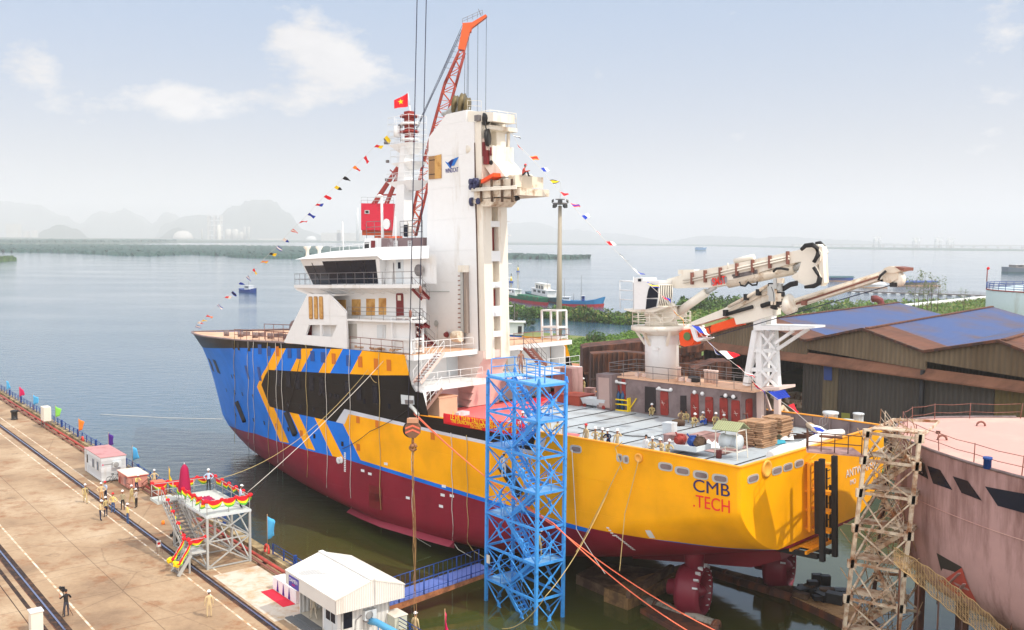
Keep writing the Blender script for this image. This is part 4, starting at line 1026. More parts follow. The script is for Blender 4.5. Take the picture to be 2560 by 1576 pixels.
arm=sp('lifting_strut',q,[cream,black],tower)
q=MB();q.box(LY(*T_(560,575),CY)+V((0,.08,0)),(1.2,.2,1.6));q.box(LY(*T_(600,590),CY)+V((0,.2,0)),(.3,.25,1.2),1);q.box(LY(*T_(625,720),CY)+V((0,.15,0)),(.5,.3,1.2),1);q.tube(LY(*T_(670,560),CY+.1),LY(*T_(672,690),CY+.1),.08,6,mi=1);sp('strut_fitting',q,[pinkwhite,darkred],tower)
q=MB()
q.prism([LY(*T_(*k),CY+.5)for k in((440,1075),(780,1080),(975,1050),(1060,1000),(1060,1180),(780,1150),(430,1160))],(0,-3.4,0))
q.prism([LY(*T_(*k),CY+.6)for k in((405,1240),(700,1235),(1130,1200),(1130,1310),(700,1345),(420,1380))],(0,-3.6,0))
q.prism([LY(*T_(*k),CY+.6)for k in((370,1395),(560,1370),(770,1360),(720,1430),(660,1490),(540,1490),(450,1450),(390,1440))],(0,-2.6,0))
q.prism([LY(*T_(*k),CY+.45)for k in((430,1160),(780,1150),(900,1190),(900,1240),(430,1245))],(0,-3.1,0),1)
sp('transition_arm',q,[cream_w,cream],tower)
q=MB()
for y in(1212,1232,1248):q.tube(LY(*T_(370,y),CY+.85),LY(*T_(1080,y-42),CY+.85),.07,5)
for x in(520,690,850,1010):q.box(LY(*T_(x,1240),CY+.8),(.12,.2,1.9),1)
sp('hydraulic_pipe',q,[cream,mudrust],tower)
q=MB()
for x,y in((340,1102),(403,1090),(447,1120),(342,1182),(405,1172)):q.lathe(LY(*T_(x,y),CY+.9),[(.27,-.4),(.27,0),(.22,.03)],12,axis=(.35,1,0))
q.lathe(LY(*T_(478,1408),CY+.7),[(.28,0),(.28,.08)],12,axis=(0,1,0));q.lathe(LY(*T_(375,1418),CY+.6),[(.38,-.12),(.38,.12)],12,axis=(1,.4,0))
sp('guide_roller',q,mat('roller_navy',srgb(44,46,84),.4),tower)
q=MB();c=LY(*T_(1137,1000),1.2);c2=LY(*T_(1137,1310),1.2);r=1.0
q.lathe((c.x,1.2,c2 .z),[(r,0),(r,c.z-c2 .z-.15),(r*1.04,c.z-c2 .z-.15),(r*1.04,c.z-c2 .z),(r*.9,c.z-c2 .z)],28);sp('round_landing',q,cream,tower)
q=MB();q.box(LY(*T_(690,1050),CY+.3),(1.6,1.2,.3),0,ax=(.95,0,-.3));sp('orange_cover',q,orangeboom,tower)
q=MB();q.path([LY(*T_(1075,1330),CY),LY(*T_(1080,1370),CY),LY(*T_(1100,1350),CY)],.25,6);q.tube(LY(*T_(1285,1010),.6),LY(*T_(1295,1080),.6),.08,5);sp('hanging_block',q,black,tower)
# ---------------- after end of the forecastle: bulkhead, platforms, stairs
q=MB();xb=33.2
q.prism([(xb,9.6,zdeck(29)),(xb,-9.6,zdeck(29)),(xb,-9.6,5.3),(xb,9.6,5.3)],(.25,0,0))
q.prism([(30.35,9.98,.5),(33.3,9.98,.5),(33.3,9.98,2.4),(30.35,9.98,2.4)],(0,-.2,0));
for s in(1,-1):
 q.prism([(31.5,s*9.98,2.3),(33.3,s*9.98,2.3),(33.3,s*9.98,5.36),(32.2,s*9.98,5.36),(31.52,s*9.98,4.56)],(0,-s*.2,0))
 if s<0:q.prism([(30.3,s*9.98,.5),(33.3,s*9.98,.5),(33.3,s*9.98,2.4),(30.3,s*9.98,2.4)],(0,.2,0))
bulk=sp('aft_bulkhead',q,white)
q=MB()
for y0,y1 in((9.8,TY0),(TY1,-9.9)):
 q.box((31.9,(y0+y1)/2,5.12),(2.6,abs(y0-y1),.42));q.box((31.35,(y0+y1)/2,2.62),(4.0,abs(y0-y1),.42))
q.tube((29.5,9.7,0),(29.5,9.7,2.5),.16,8);q.box((29.6,9.8,1.2),(.35,.3,2.6))
platf=sp('aft_platform',q,white)
q=MB();q.box((32,6.2,5.36),(2.4,7.0,.04));q.box((32,-5.2,5.36),(2.4,9.0,.04));sp('deck_coating',q,deckbeige,platf)
q=MB();rails(q,[(30.7,9.7,5.35),(30.7,3.0,5.35)],1.05,2,.028,1.3);rails(q,[(39.2,9.85,5.55),(31.9,9.85,5.4)],1.05,2,.028,1.5,mi=1);rails(q,[(30.7,-.8,5.35),(30.7,-9.6,5.35)],1.05,2,.028,1.3,mi=1);rails(q,[(29.4,9.6,2.85),(29.4,3.2,2.85)],1.05,2,.025,1.4);rails(q,[(29.4,-1,2.85),(29.4,-9.6,2.85)],1.05,2,.025,1.4);sp('aft_railing',q,[white,rail_r],platf)
q=MB()
for px in((1908,1245),(2085,1245)):pass
for(x0,x1,y0,y1,z0,z1)in((31.2,33.6,9.6,8.3,5.4,8.4),(31.0,33.0,-8.3,-9.6,5.4,8.2)):
 for x in(x0,x1):
  for y in(y0,y1):q.box((x,y,(z0+z1)/2),(.16,.16,z1-z0))
 for z in(z1,z0+1.2,z0+.2):
  for y in(y0,y1):q.box(((x0+x1)/2,y,z),(x1-x0,.15,.15))
  for x in(x0,x1):q.box((x,(y0+y1)/2,z),(.15,abs(y0-y1),.15))
sp('boarding_frame',q,white,platf)
def stair(q,a,b,width,wdir,n=9,mi=0,st=1,rail=True,trm=None):
 """two stringers, open treads and hand rails between a (low) and b (high)"""
 a=V(a);b=V(b);wd=V(wdir).normalized()*width
 for s in(-.5,.5):q.bar(a+wd*s,b+wd*s,.06,.26,mi)
 run=(b-a);run.z=0;tl=max(.2,run.length/n*.9)
 for k in range(n):
  p=a.lerp(b,(k+.5)/n);q.box(p,(tl,width,.05),st,ax=run.normalized(),az=(0,0,1))
 if rail:
  for s in(-.5,.5):
   for h in(.5,1.0):q.tube(a+wd*s+V((0,0,h)),b+wd*s+V((0,0,h)),.025,4,mi=mi if trm is None else trm)
   for k in range(4):p=a.lerp(b,k/3)+wd*s;q.tube(p,p+V((0,0,1)),.025,4,mi=mi if trm is None else trm)
q=MB();stair(q,LX(*F_(232,850),30.2),LX(*F_(550,440),30.2),.9,(1,0,0),11,0,1,True,2);sp('deck_stair',q,[pinkwhite,rail_r,white])
q=MB();stair(q,LX(*F_(285,1225),29.8),LX(*F_(520,925),29.8),.9,(1,0,0),9,0,1,True,2);sp('deck_stair',q,[mat('primer_brown',srgb(150,116,104),.6),rail_r,white])
a=LX(*G_(740,720),29.8);b=LX(*G_(530,490),29.8);q=MB();stair(q,a,b,.95,(1,0,0),10,0,1,True,2);sp('deck_stair',q,[rail_r,redbox,steelrail])
for(pa,pb,y)in((B_(1660,1340),B_(1410,1105),7.4),(B_(1600,1140),B_(1500,1062),8.4),(B_(1598,825),B_(1490,710),8.8)):
 a=LY(*pa,y);b=LY(*pb,y);q=MB();stair(q,a,b,.8,(0,1,0),8,0,0,True,1);sp('red_stair',q,[darkred,steelrail])
q=MB();p=LY(*B_(1405,1108),8.6);q.box(p,(1.4,1.0,.25));p=LY(*B_(1420,1180),8.2);q.box(p,(.5,.5,2.2));sp('red_stanchion',q,darkred)
q=MB()
for px,w_,z0,z1,mi in((F_(905,600),.9,2.9,5.0,0),(F_(885,1000),1.0,.1,2.3,0),(F_(1010,950),.6,.1,2.3,0),(F_(1155,980),2.0,.1,2.3,0),(G_(218,600),.8,2.9,5.0,0),(F_(700,640),1.2,3.0,4.9,1),(G_(660,500),.01,4,5,2)):
 p=LX(*px,xb);q.box((xb-.03,p.y,(z0+z1)/2),(.06,w_,z1-z0),mi)
sp('bulkhead_panel',q,[mat('beige_primer',srgb(226,196,166),.6,var=.04),boxwhite,glass],bulk)
q=MB();P=[]
for i in range(9):
 t=i/8;z=5.2-t*5.0;d=2.2*(max(0,t-.15)/.85)**.6
 P.append((z,d))
for k in range(8):
 (z0,d0),(z1,d1)=P[k],P[k+1]
 q.loft([(TXA-.7+d0*.8,TY0,z0),(TXA-.7+d0*.8,TY1,z0),(xb+.1,TY1,z0),(xb+.1,TY0,z0)],[(TXA-.7+d1*.8,TY0+.05*k,z1),(TXA-.7+d1*.8,TY1-.05*k,z1),(xb+.1,TY1,z1),(xb+.1,TY0,z1)],cap=k in(0,7))
sp('tower_foot',q,pinkwhite,tower)
p=LX(*F_(555,1240),29.6);zc=zdeck(29.6)
obj('packing_crate',MB().box(W((30.2,p.y-.6,zc+.85)),(1.7,2.0,1.7),0,SFX,SPY,SUZ).box(W((30.2,p.y-.6,zc+1.74)),(1.8,2.1,.08),0,SFX,SPY,SUZ),mat('pale_ply_crate',srgb(214,168,138),.75,var=.1),label='pale plywood crate under the after platform beside the lower stair',cat='crate')
q=MB();rnd=random.Random(4)
for k in range(26):
 x=32.5+rnd.random()*6.4;y=9.4-rnd.random()*1.6;q.box((x,y,5.62+rnd.random()*.1),(.5+rnd.random()*1.5,.12+rnd.random()*.25,.08+rnd.random()*.1),0,ax=(math.cos(k),math.sin(k),0))
q.box((34.2,8.8,5.9),(2.2,.8,.6));obj('timber_scrap',MB().add([W(p)for p in q.v],q.f),wood,label='loose timber and scrap heaped along the port forecastle edge below the cabins',cat='timber pile')
# ------------------------------------------------------------------ ship: deckhouse, crane, boom rest, propulsion, stern gear
K8=lambda x,y:(1400+x/3.07,780+y/3.07)
R1=lambda x,y:(1560+x/2.908,580+y/2.908)
H_=lambda x,y:(1560+x/6.3,640+y/6.3)
I_=lambda x,y:(1700+x/6.3,580+y/6.3)
DY=-6.0
pts=[LY(*K8(*k),DY)for k in((385,497),(1390,612),(1395,880),(530,765),(395,742))]
xf,xa_=pts[0].x,pts[1].x;ztop0,ztop1=pts[0].z,pts[1].z
q=MB();q.prism([(xf,DY,ztop0),(xa_,DY,ztop1),(xa_,DY,zdeck(xa_)-.1),(xf,DY,zdeck(xf)-.1)],(0,-3.8,0))
house=sp('deckhouse',q,prim)
q=MB();q.prism([(xf+.2,DY+.15,ztop0),(xa_-1.2,DY+.15,ztop1),(xa_-1.2,-9.9,ztop1),(xf+.2,-9.9,ztop0)],(0,0,.14));sp('house_top',q,deckbeige,house)
ZT=lambda x:ztop0+(ztop1-ztop0)*(x-xf)/(xa_-xf)+.14
q=MB()
for x0,x1,y0,y1 in((772,835,615,788),(1005,1067,642,800),(1117,1178,655,838),(1227,1290,668,845),(1317,1383,680,870),(413,465,560,735),(476,505,568,640)):
 p0=LY(*K8((x0+x1)/2,(y0+y1)/2),DY);a=LY(*K8(x0,y0),DY);b=LY(*K8(x1,y1),DY);oval(q,p0,(1,0,0),(0,0,1),abs(a.x-b.x)*.98,2.0,(0,1,0),.08,seg=32,e=(.22,.22))
drs=sp('steel_door',q,redbox,house)
q=MB()
for x,y in((790,700),(1035,735),(1145,760),(1255,770),(1350,780)):
 p=LY(*K8(x,y),DY+.1);q.tube(p+V((-.18,0,0)),p+V((.18,0,0)),.02,5);q.tube(p+V((.12,0,.2)),p+V((-.06,0,-.2)),.018,5)
sp('door_handle',q,pinkwhite,house)
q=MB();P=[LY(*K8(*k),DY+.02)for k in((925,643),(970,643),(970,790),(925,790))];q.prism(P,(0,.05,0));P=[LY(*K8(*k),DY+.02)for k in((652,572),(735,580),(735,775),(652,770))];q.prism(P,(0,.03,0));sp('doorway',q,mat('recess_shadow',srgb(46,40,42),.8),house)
q=MB()
for x0,x1,y in((415,505,545),(740,845,600)):q.tube(LY(*K8(x0,y-8),DY+.25),LY(*K8(x1,y+5),DY+.25),.09,6)
for x,y in((432,535),(760,588),(850,598),(1032,618),(1092,628),(1270,643),(1330,652)):q.sphere(LY(*K8(x,y),DY+.3),.17,8,5)
sp('wall_lamp',q,white,house)
q=MB();q.prism([LY(*K8(*k),DY+.3)for k in((1228,645),(1345,660),(1345,668),(1228,653))],(0,-.3,0));sp('door_canopy',q,black,house)
q=MB();p=LX(*K8(1472,750),xa_);oval(q,(xa_,DY-1.1,zdeck(xa_)+1.25),(0,1,0),(0,0,1),.95,2.0,(-1,0,0),.07,seg=32,e=(.22,.22));oval(q,(xa_,DY-2.7,zdeck(xa_)+1.25),(0,1,0),(0,0,1),.7,2.0,(-1,0,0),.07,seg=32,e=(.22,.22));sp('steel_door',q,redbox,house)
a=LY(*K8(285,530),DY+.8);b=LY(*K8(405,700),DY+.8);q=MB();q.box(((a.x+b.x)/2,DY+.2,zdeck(a.x)+1.55),(abs(a.x-b.x),1.4,3.1));sp('vent_locker',q,prim);q=MB();q.box(((a.x+b.x)/2,DY+.92,zdeck(a.x)+1.5),(abs(a.x-b.x)*.7,.05,2.6));sp('locker_panel',q,mat('primer_light',srgb(176,152,146),.7))
q=MB();a=LY(*K8(0,690),DY-1.2);b=LY(*K8(100,520),DY-1.2);q.box(((a.x+b.x)/2,DY-1.5,zdeck(a.x)+1.5),(abs(a.x-b.x)+.6,1.5,2.9));sp('vent_locker',q,pinkprim)
q=MB();rails(q,[(xf,DY+.1,ztop0+.14),(xa_-1,DY+.1,ztop1+.14)],1.1,2,.028,1.6);rails(q,[(xf,-9.8,ztop0+.14),(xa_-1,-9.8,ztop1+.14)],1.1,3,.028,1.6);rails(q,[(xf,DY+.1,ztop0+.14),(xf,-9.8,ztop0+.14)],1.1,3,.028,1.6);sp('roof_railing',q,steelrail,house,)
q=MB()
for x in(1120,1150,1175,1200,915):p=LY(*K8(x,540),-7.6);q.lathe((p.x,-7.6,ZT(p.x)),[(.16,0),(.16,.95),(.2,.98),(.2,1.1)],8)
for x in(600,655,935,995):p=LY(*K8(x,530),-7);q.box((p.x,-7,ZT(p.x)+.15),(.4,.4,.3))
sp('roof_vent',q,pinkwhite,house);q=MB();p=LY(*K8(1030,520),-7.2);q.box((p.x,-7.2,ZT(p.x)+.25),(.9,.5,.45));sp('black_toolbox',q,black,house)
# ------------ pedestal crane
CYP=-7.9
cr=D.objects.new('knuckle_boom_crane',None);COL.objects.link(cr);cr.parent=ship;PM[cr.name]=PM[ship.name];cr.empty_display_size=.5
cr['label']='cream folding knuckle boom crane on a white column'
def cp(name,mb,mats):return obj(name,mb,mats,cr,world=False)
pa=LY(*K8(672,530),CYP);pb=LY(*K8(900,545),CYP);pr=1.45;pcx=(pa.x+pb.x)/2;pz0=ZT(pcx)-.02
pz1=LY(*K8(780,160),CYP).z
q=MB();q.lathe((pcx,CYP,pz0),[(pr,0),(pr,pz1-pz0-.9),(pr*1.02,pz1-pz0-.8),(pr*1.02,pz1-pz0)],32);cp('pedestal',q,white)
q=MB();q.box((pcx-.3*pr,CYP+pr*.98,pz0+4.1),(.5,.25,.22));q.box((pcx-.3*pr,CYP+pr*.98,pz0+2.6),(.5,.25,.22));cp('step_bracket',q,white)
ra=LY(*K8(575,130),CYP);rb=LY(*K8(992,130),CYP);rr=2.6;rz=pz1-.1
q=MB();q.lathe((pcx,CYP,rz),[(pr,-.1),(rr*.97,.35),(rr,.4),(rr,.75),(rr*.6,.75)],28)
for k in range(6):t=2*math.pi*k/6+.4;q.bar((pcx+pr*math.cos(t),CYP+pr*math.sin(t),rz-.9),(pcx+rr*.9*math.cos(t),CYP+rr*.9*math.sin(t),rz+.4),.2,.2)
cp('slewing_platform',q,cream)
q=MB();rails(q,[(pcx+rr*.97*math.cos(t),CYP+rr*.97*math.sin(t),rz+.75)for t in[2*math.pi*k/14 for k in range(14)]],1.15,3,.035,5,closed=True);cp('platform_railing',q,cream)
q=MB();q.lathe((pcx,CYP,rz+.75),[(pr*.98,0),(pr*.98,.25),(pr*.92,.3),(pr*.92,.75),(pr,.8),(pr,1.2),(pr*.8,1.25)],28);z2=rz+2.0
q.prism([LY(*H_(*k),CYP+.9)for k in((380,1010),(380,860),(560,850),(720,800),(790,850),(800,960),(700,1020))],(0,-1.8,0))
q.lathe(LY(*H_(690,880),CYP+1.1),[(.9,-.2),(.9,.2)],18,axis=(0,1,0));cp('turret',q,cream)
q=MB();q.prism([LY(*H_(*k),CYP+2.4)for k in((100,880),(460,890),(700,800),(460,800),(100,850),(0,830),(0,850))],(0,-2.4,0));q.bar(LY(*H_(460,905),CYP+1.8),LY(*H_(600,1020),CYP+1.6),.25,.25);cp('cab_platform',q,cream)
q=MB();q.prism([LY(*H_(*k),CYP+2.6)for k in((158,420),(540,430),(540,810),(345,845),(160,845))],(0,-1.9,0));q.prism([LY(*H_(*k),CYP+2.6)for k in((162,345),(295,348),(300,395),(550,395),(545,436),(162,425))],(0,-1.95,0));cab=cp('operator_cab',q,white)
q=MB();q.prism([LY(*H_(*k),CYP+2.63)for k in((430,440),(535,480),(535,660),(362,665),(385,540))],(0,.04,0));q.prism([LY(*H_(*k),CYP+2.63)for k in((360,678),(528,682),(505,800),(345,842))],(0,.04,0));xc_=LY(*H_(540,600),CYP+2.6).x;q.prism([LX(*H_(*k),xc_)for k in((562,462),(755,462),(752,650),(735,790),(552,795),(556,680))],(-.04,0,0));q.prism([LY(*H_(*k),CYP+2.63)for k in((222,362),(270,360),(270,405),(222,405))],(0,.03,0))
cp('cab_window',q,glass)
q=MB()
for k in range(8):
 t=k/7;x=560+t*195;q.path([LX(*H_(x,462),xc_-.22),LX(*H_(x+5,600),xc_-.34),LX(*H_(x-8,700),xc_-.36),LX(*H_(x-26,795),xc_-.22)],.045,5)
for y in(460,795):q.tube(LX(*H_(555 if y<500 else 530,y),xc_-.22),LX(*H_(760 if y<500 else 735,y),xc_-.22),.05,5)
cp('window_guard',q,cream)
q=MB();rails(q,[LY(*H_(-60,830),CYP+2.3),LY(*H_(150,845),CYP+2.3)],2.4,3,.04,1.3);q.tube(LY(*H_(150,840),CYP+2.2),LY(*H_(150,330),CYP+2.2),.04,5);cp('cab_railing',q,white)
BY=CYP+.75
q=MB();q.prism([LY(*R1(*k),BY)for k in((312,345),(480,292),(720,248),(1000,190),(1290,128),(1340,92),(1410,90),(1440,150),(1400,200),(1240,225),(1000,290),(850,365),(640,405),(480,408),(380,412),(330,395))],(0,-1.05,0));boom=cp('main_boom',q,cream)
q=MB()
for dy in(0,9):q.tube(LY(*R1(430,370+dy*-2),BY+.18),LY(*R1(1200,195-dy*2),BY+.18),.085,5)
for x,y in((495,345),(590,330),(700,310),(820,280),(935,255),(1060,225),(1190,195)):q.box(LY(*R1(x,y-6),BY+.15),(.16,.3,1.0),1)
sp_=obj('boom_pipe',q,[cream,rail_r],cr,world=False)
q=MB();P=[LY(*R1(*k),BY+.02)for k in((632,347),(747,327),(750,368),(636,390))];q.prism(P,(0,.05,0));cp('maker_plate',q,mat('plate_grey',srgb(150,150,156),.5))
a=LY(*R1(640,368),BY+.1);b=LY(*R1(742,349),BY+.1)
u=(b-a);text('SMST',.92,(a+b)/2+V((0,.02,-.02)),u,V((0,0,1))-u.normalized()*V((0,0,1)).dot(u.normalized()),redp,cr,bold=.012,align='CENTER',wscale=u.length/2.2)
q=MB();uu=u.normalized();vv=V((0,0,1))-uu*uu.z;vv.normalize()
rnd=random.Random(3)
for j,yy in enumerate((300,312)):
 a2=LY(*R1(790 if j==0 else 800,318 if j==0 else 332),BY+.03);b2=LY(*R1(965,282 if j==0 else 297),BY+.03);k=0
 while k<20:
  if rnd.random()<.8:c2=a2 .lerp(b2,(k+.5)/20);q.box(c2,(.24,.03,.16),0,(b2-a2).normalized(),(0,1,0)if False else None,vv)
  k+=1
obj('load_chart',q,steelrail,cr,world=False,split=False)
q=MB();q.prism([LY(*R1(*k),BY+.35)for k in((1290,215),(1330,150),(1400,110),(1432,150),(1425,210),(1395,250),(1432,330),(1432,380),(1330,395),(1250,360),(1215,325),(1265,290))],(0,-1.0,0));q.prism([LY(*R1(*k),BY+.2)for k in((1405,95),(1440,110),(1455,370),(1430,395))],(0,-.75,0));cp('knuckle',q,cream)
q=MB()
for o_ in(0,14,26):
 q.path([LY(*R1(*k),BY+.6)for k in((1288,130),(1320,95+o_*.4),(1370,88+o_*.5),(1408-o_*.3,120),(1415-o_*.4,170),(1378+o_*.2,220))],.13,6)
 q.path([LY(*R1(*k),BY+.65)for k in((1378,258),(1405,300),(1430-o_*.5,340),(1425-o_*.7,375),(1380,400-o_*.4),(1315,402))],.13,6)
q.path([LY(*R1(*k),BY-.9)for k in((1395,85),(1425,78),(1455,110),(1465,140),(1448,168))],.14,6)
for o_ in(0,8,16):q.path([LY(*R1(*k),BY+.6)for k in((1120,430+o_*.4),(1160,405+o_),(1210,375+o_),(1260,365+o_))],.13,6)
q.path([LY(*R1(*k),BY+.4)for k in((1085,290),(1105,268),(1140,266),(1195,275))],.1,5);q.path([LY(*R1(*k),BY+.3)for k in((840,365),(850,390),(880,395),(905,368))],.08,5);q.path([LY(*R1(*k),BY+.3)for k in((900,365),(930,388),(965,385),(970,360))],.08,5)
cp('hydraulic_hose',q,rubber)
q=MB();q.tube(LY(*R1(760,375),BY-.3),LY(*R1(1240,275),BY-.3),.38,12);q.tube(LY(*R1(1240,275),BY-.3),LY(*R1(1330,200),BY-.3),.22,10,mi=1);q.prism([LY(*R1(*k),BY-.1)for k in((850,365),(1230,220),(1245,232),(1000,330))],(0,-.5,0),0);cp('boom_cylinder',q,[cream_w,galv])
q=MB()
for dy in(.5,-.7):q.tube(LY(*R1(395,585),CYP+dy),LY(*R1(600,440),CYP+dy),.36,12);q.tube(LY(*R1(600,440),CYP+dy),LY(*R1(665,400),CYP+dy),.2,10,mi=1)
cp('luffing_cylinder',q,[cream,galv])
q=MB();q.tube(LY(*R1(805,213),BY-.3),LY(*R1(945,182),BY-.3),.22,8);q.box(LY(*R1(470,292),BY-.5),(1.6,.8,.4));q.tube(LY(*R1(755,270),BY),LY(*R1(755,225),BY),.06,5);cp('boom_fitting',q,cream)
JY=CYP+.95
q=MB()
q.prism([LY(*R1(*k),JY)for k in((470,690),(490,655),(720,560),(900,465),(1050,400),(1090,440),(1060,520),(900,560),(740,615),(560,668))],(0,-1.1,0))
q.prism([LY(*R1(*k),JY+.12)for k in((720,610),(800,560),(1000,540),(1080,510),(1080,605),(940,650),(815,675),(800,625))],(0,-1.3,0));cp('jib',q,cream)
q=MB();q.prism([LY(*R1(*k),JY-.1)for k in((500,720),(600,690),(812,622),(828,680),(620,735),(545,760),(520,790))],(0,-1.2,0));q.prism([LY(*R1(*k),JY-.1)for k in((400,735),(430,715),(495,705),(512,790),(495,822),(440,835),(410,825),(402,775))],(0,-1.2,0));cp('jib_tip',q,orangeboom)
q=MB();q.prism([LY(*R1(*k),JY+.15)for k in((478,690),(505,685),(530,775),(575,770),(580,780),(530,800),(508,785))],(0,-1.6,0));q.lathe(LY(*R1(460,760),JY),[(.35,0),(.35,.06)],14,axis=(0,1,0),mi=1);cp('jib_hook',q,[white,mat('seen_through_green',srgb(90,120,70),.7)])
a=LY(*R1(540,738),JY-.06);b=LY(*R1(608,718),JY-.06);u=b-a;text('SMST',.8,(a+b)/2,u,V((0,0,1))-u.normalized()*u.normalized().z,black,cr,bold=.0,align='CENTER',wscale=1.0)
q=MB()
q.prism([LY(*R1(*k),JY+.2)for k in((735,590),(770,560),(1000,440),(1080,420),(1080,440),(1000,465),(775,585))],(0,-.5,0));q.tube(LY(*R1(760,545),JY+.4),LY(*R1(1050,390),JY+.4),.14,6);q.tube(LY(*R1(745,600),JY+.3),LY(*R1(935,545),JY+.3),.16,6,mi=1);q.tube(LY(*R1(1000,540),JY+.3),LY(*R1(1075,515),JY+.3),.2,6,mi=1)
for x,y in((740,590),(890,475),(980,440),(1070,395)):q.box(LY(*R1(x,y),JY+.35),(.3,.4,.5),1)
cp('jib_pipe',q,[cream_w,black])
q=MB();rnd=random.Random(5)
for k in range(26):q.box(LY(*R1(1075+rnd.random()*70,350+rnd.random()*170),JY+.4+rnd.random()*.3),(.25+rnd.random()*.5,.4,.25+rnd.random()*.5),rnd.randrange(3))
q.path([LY(*R1(*k),JY+.6)for k in((1085,400),(1100,440),(1105,500),(1090,560))],.3,6,1);cp('valve_block',q,[galv,black,cream_w])
q=MB();q.prism([LY(*R1(*k),JY-.2)for k in((1160,520),(1240,485),(1860,288),(1900,262),(1910,330),(1870,345),(1200,560))],(0,-1.2,0));q.lathe(LY(*R1(1200,525),JY),[(.75,-.4),(.75,.3),(.5,.35)],14,axis=(-.9,0,.35));cp('telescopic_arm',q,cream)
q=MB();q.tube(LY(*R1(1250,510),JY-.1),LY(*R1(1850,312),JY-.1),.1,5);q.tube(LY(*R1(1250,525),JY-.1),LY(*R1(1850,325),JY-.1),.07,5,mi=1);q.box(LY(*R1(1310,517),JY),(.35,.3,.35),1);cp('arm_pipe',q,[cream_w,rail_r])
q=MB();q.prism([LY(*R1(*k),JY)for k in((1890,265),(1930,250),(2000,258),(2010,285),(1960,300),(1900,300))],(0,-1.5,0));q.prism([LY(*R1(*k),JY+.05)for k in((1965,252),(2038,262),(2035,285),(2005,278))],(0,-1.6,0),1);q.lathe(LY(*R1(1990,345),JY-.4),[(.15,-.2),(.55,-.18),(.45,0),(.55,.18),(.15,.2)],18,axis=(.25,1,0),mi=2);q.prism([LY(*R1(*k),JY-.1)for k in((1880,300),(1990,290),(1990,340),(1930,375),(1880,360))],(0,-.8,0));q.path([LY(*R1(*k),JY+.2)for k in((1905,285),(1865,320),(1850,350),(1880,355))],.1,5,3);q.box(LY(*R1(1965,385),JY-.3),(.5,.4,.3),3);cp('arm_head',q,[cream_w,rail_r,cream,black])
q=MB();q.tube(LY(*R1(1950,385),JY-.4),LY(*R1(640,765),JY+.1),.035,4);cp('hoist_wire',q,wire)
q=MB();LYY=-7.4;LY2=-9.3
def seg(a,b,ya,yb,w_):q.bar(LY(*R1(*a),ya),LY(*R1(*b),yb),w_,w_)
q.prism([LY(*R1(*k),LYY+.4)for k in((940,500),(995,500),(995,720),(940,720))],(0,-.8,0));q.prism([LY(*R1(*k),LY2+.4)for k in((1020,610),(1072,610),(1072,690),(1020,690))],(0,-.8,0))
q.prism([LY(*R1(*k),LYY+.5)for k in((940,680),(1345,690),(1345,705),(1225,718),(960,715))],(0,-2.6,0))
seg((958,720),(890,1115),LYY,LYY,.45);seg((990,720),(990,1160),LYY-.3,LYY-.3,.5);seg((1050,720),(1030,1120),LY2,LY2,.4);seg((1090,720),(1115,1150),LYY-.9,LYY-.9,.5)
seg((1100,810),(1230,720),LYY,LYY,.22);seg((1115,855),(1340,705),LYY-.6,LYY-.6,.25)
for(y0,xa0,xb0)in((860,933,1103),(1000,912,1108)):seg((xa0,y0),(xb0,y0+6),LYY,LYY-.9,.3);seg((xa0,y0+2),(1040,y0),LYY,LY2,.25)
for a,b in(((955,740),(980,855)),((1000,740),(1095,855)),((1095,740),(1000,855)),((935,870),(985,995)),((980,870),(920,995)),((1000,870),(1105,1000)),((1100,870),(1000,1000)),((910,1010),(985,1120)),((985,1010),(895,1115)),((1000,1010),(1112,1130)),((1108,1010),(1000,1135))):seg(a,b,LYY-.1,LYY-.5,.2)
sp('boom_rest',q,white);
q=MB();
for x0,y0,y1,yy in((990,1160,1395,LYY-.3),(1115,1150,1385,LYY-.9)):
 a=LY(*R1(x0,y0),yy);q.box((a.x,yy,(a.z+zdeck(a.x))/2),(.42,.42,a.z-zdeck(a.x)))
a=LY(*R1(1025,1185),-9.4);b=LY(*R1(1065,1300),-9.4);q.bar(a,b,.2,.2);q.prism([LY(*R1(*k),LYY+.3)for k in((860,1165),(1130,1150),(1130,1130),(870,1140))],(0,-2.5,0));sp('rest_post',q,pinkwhite)
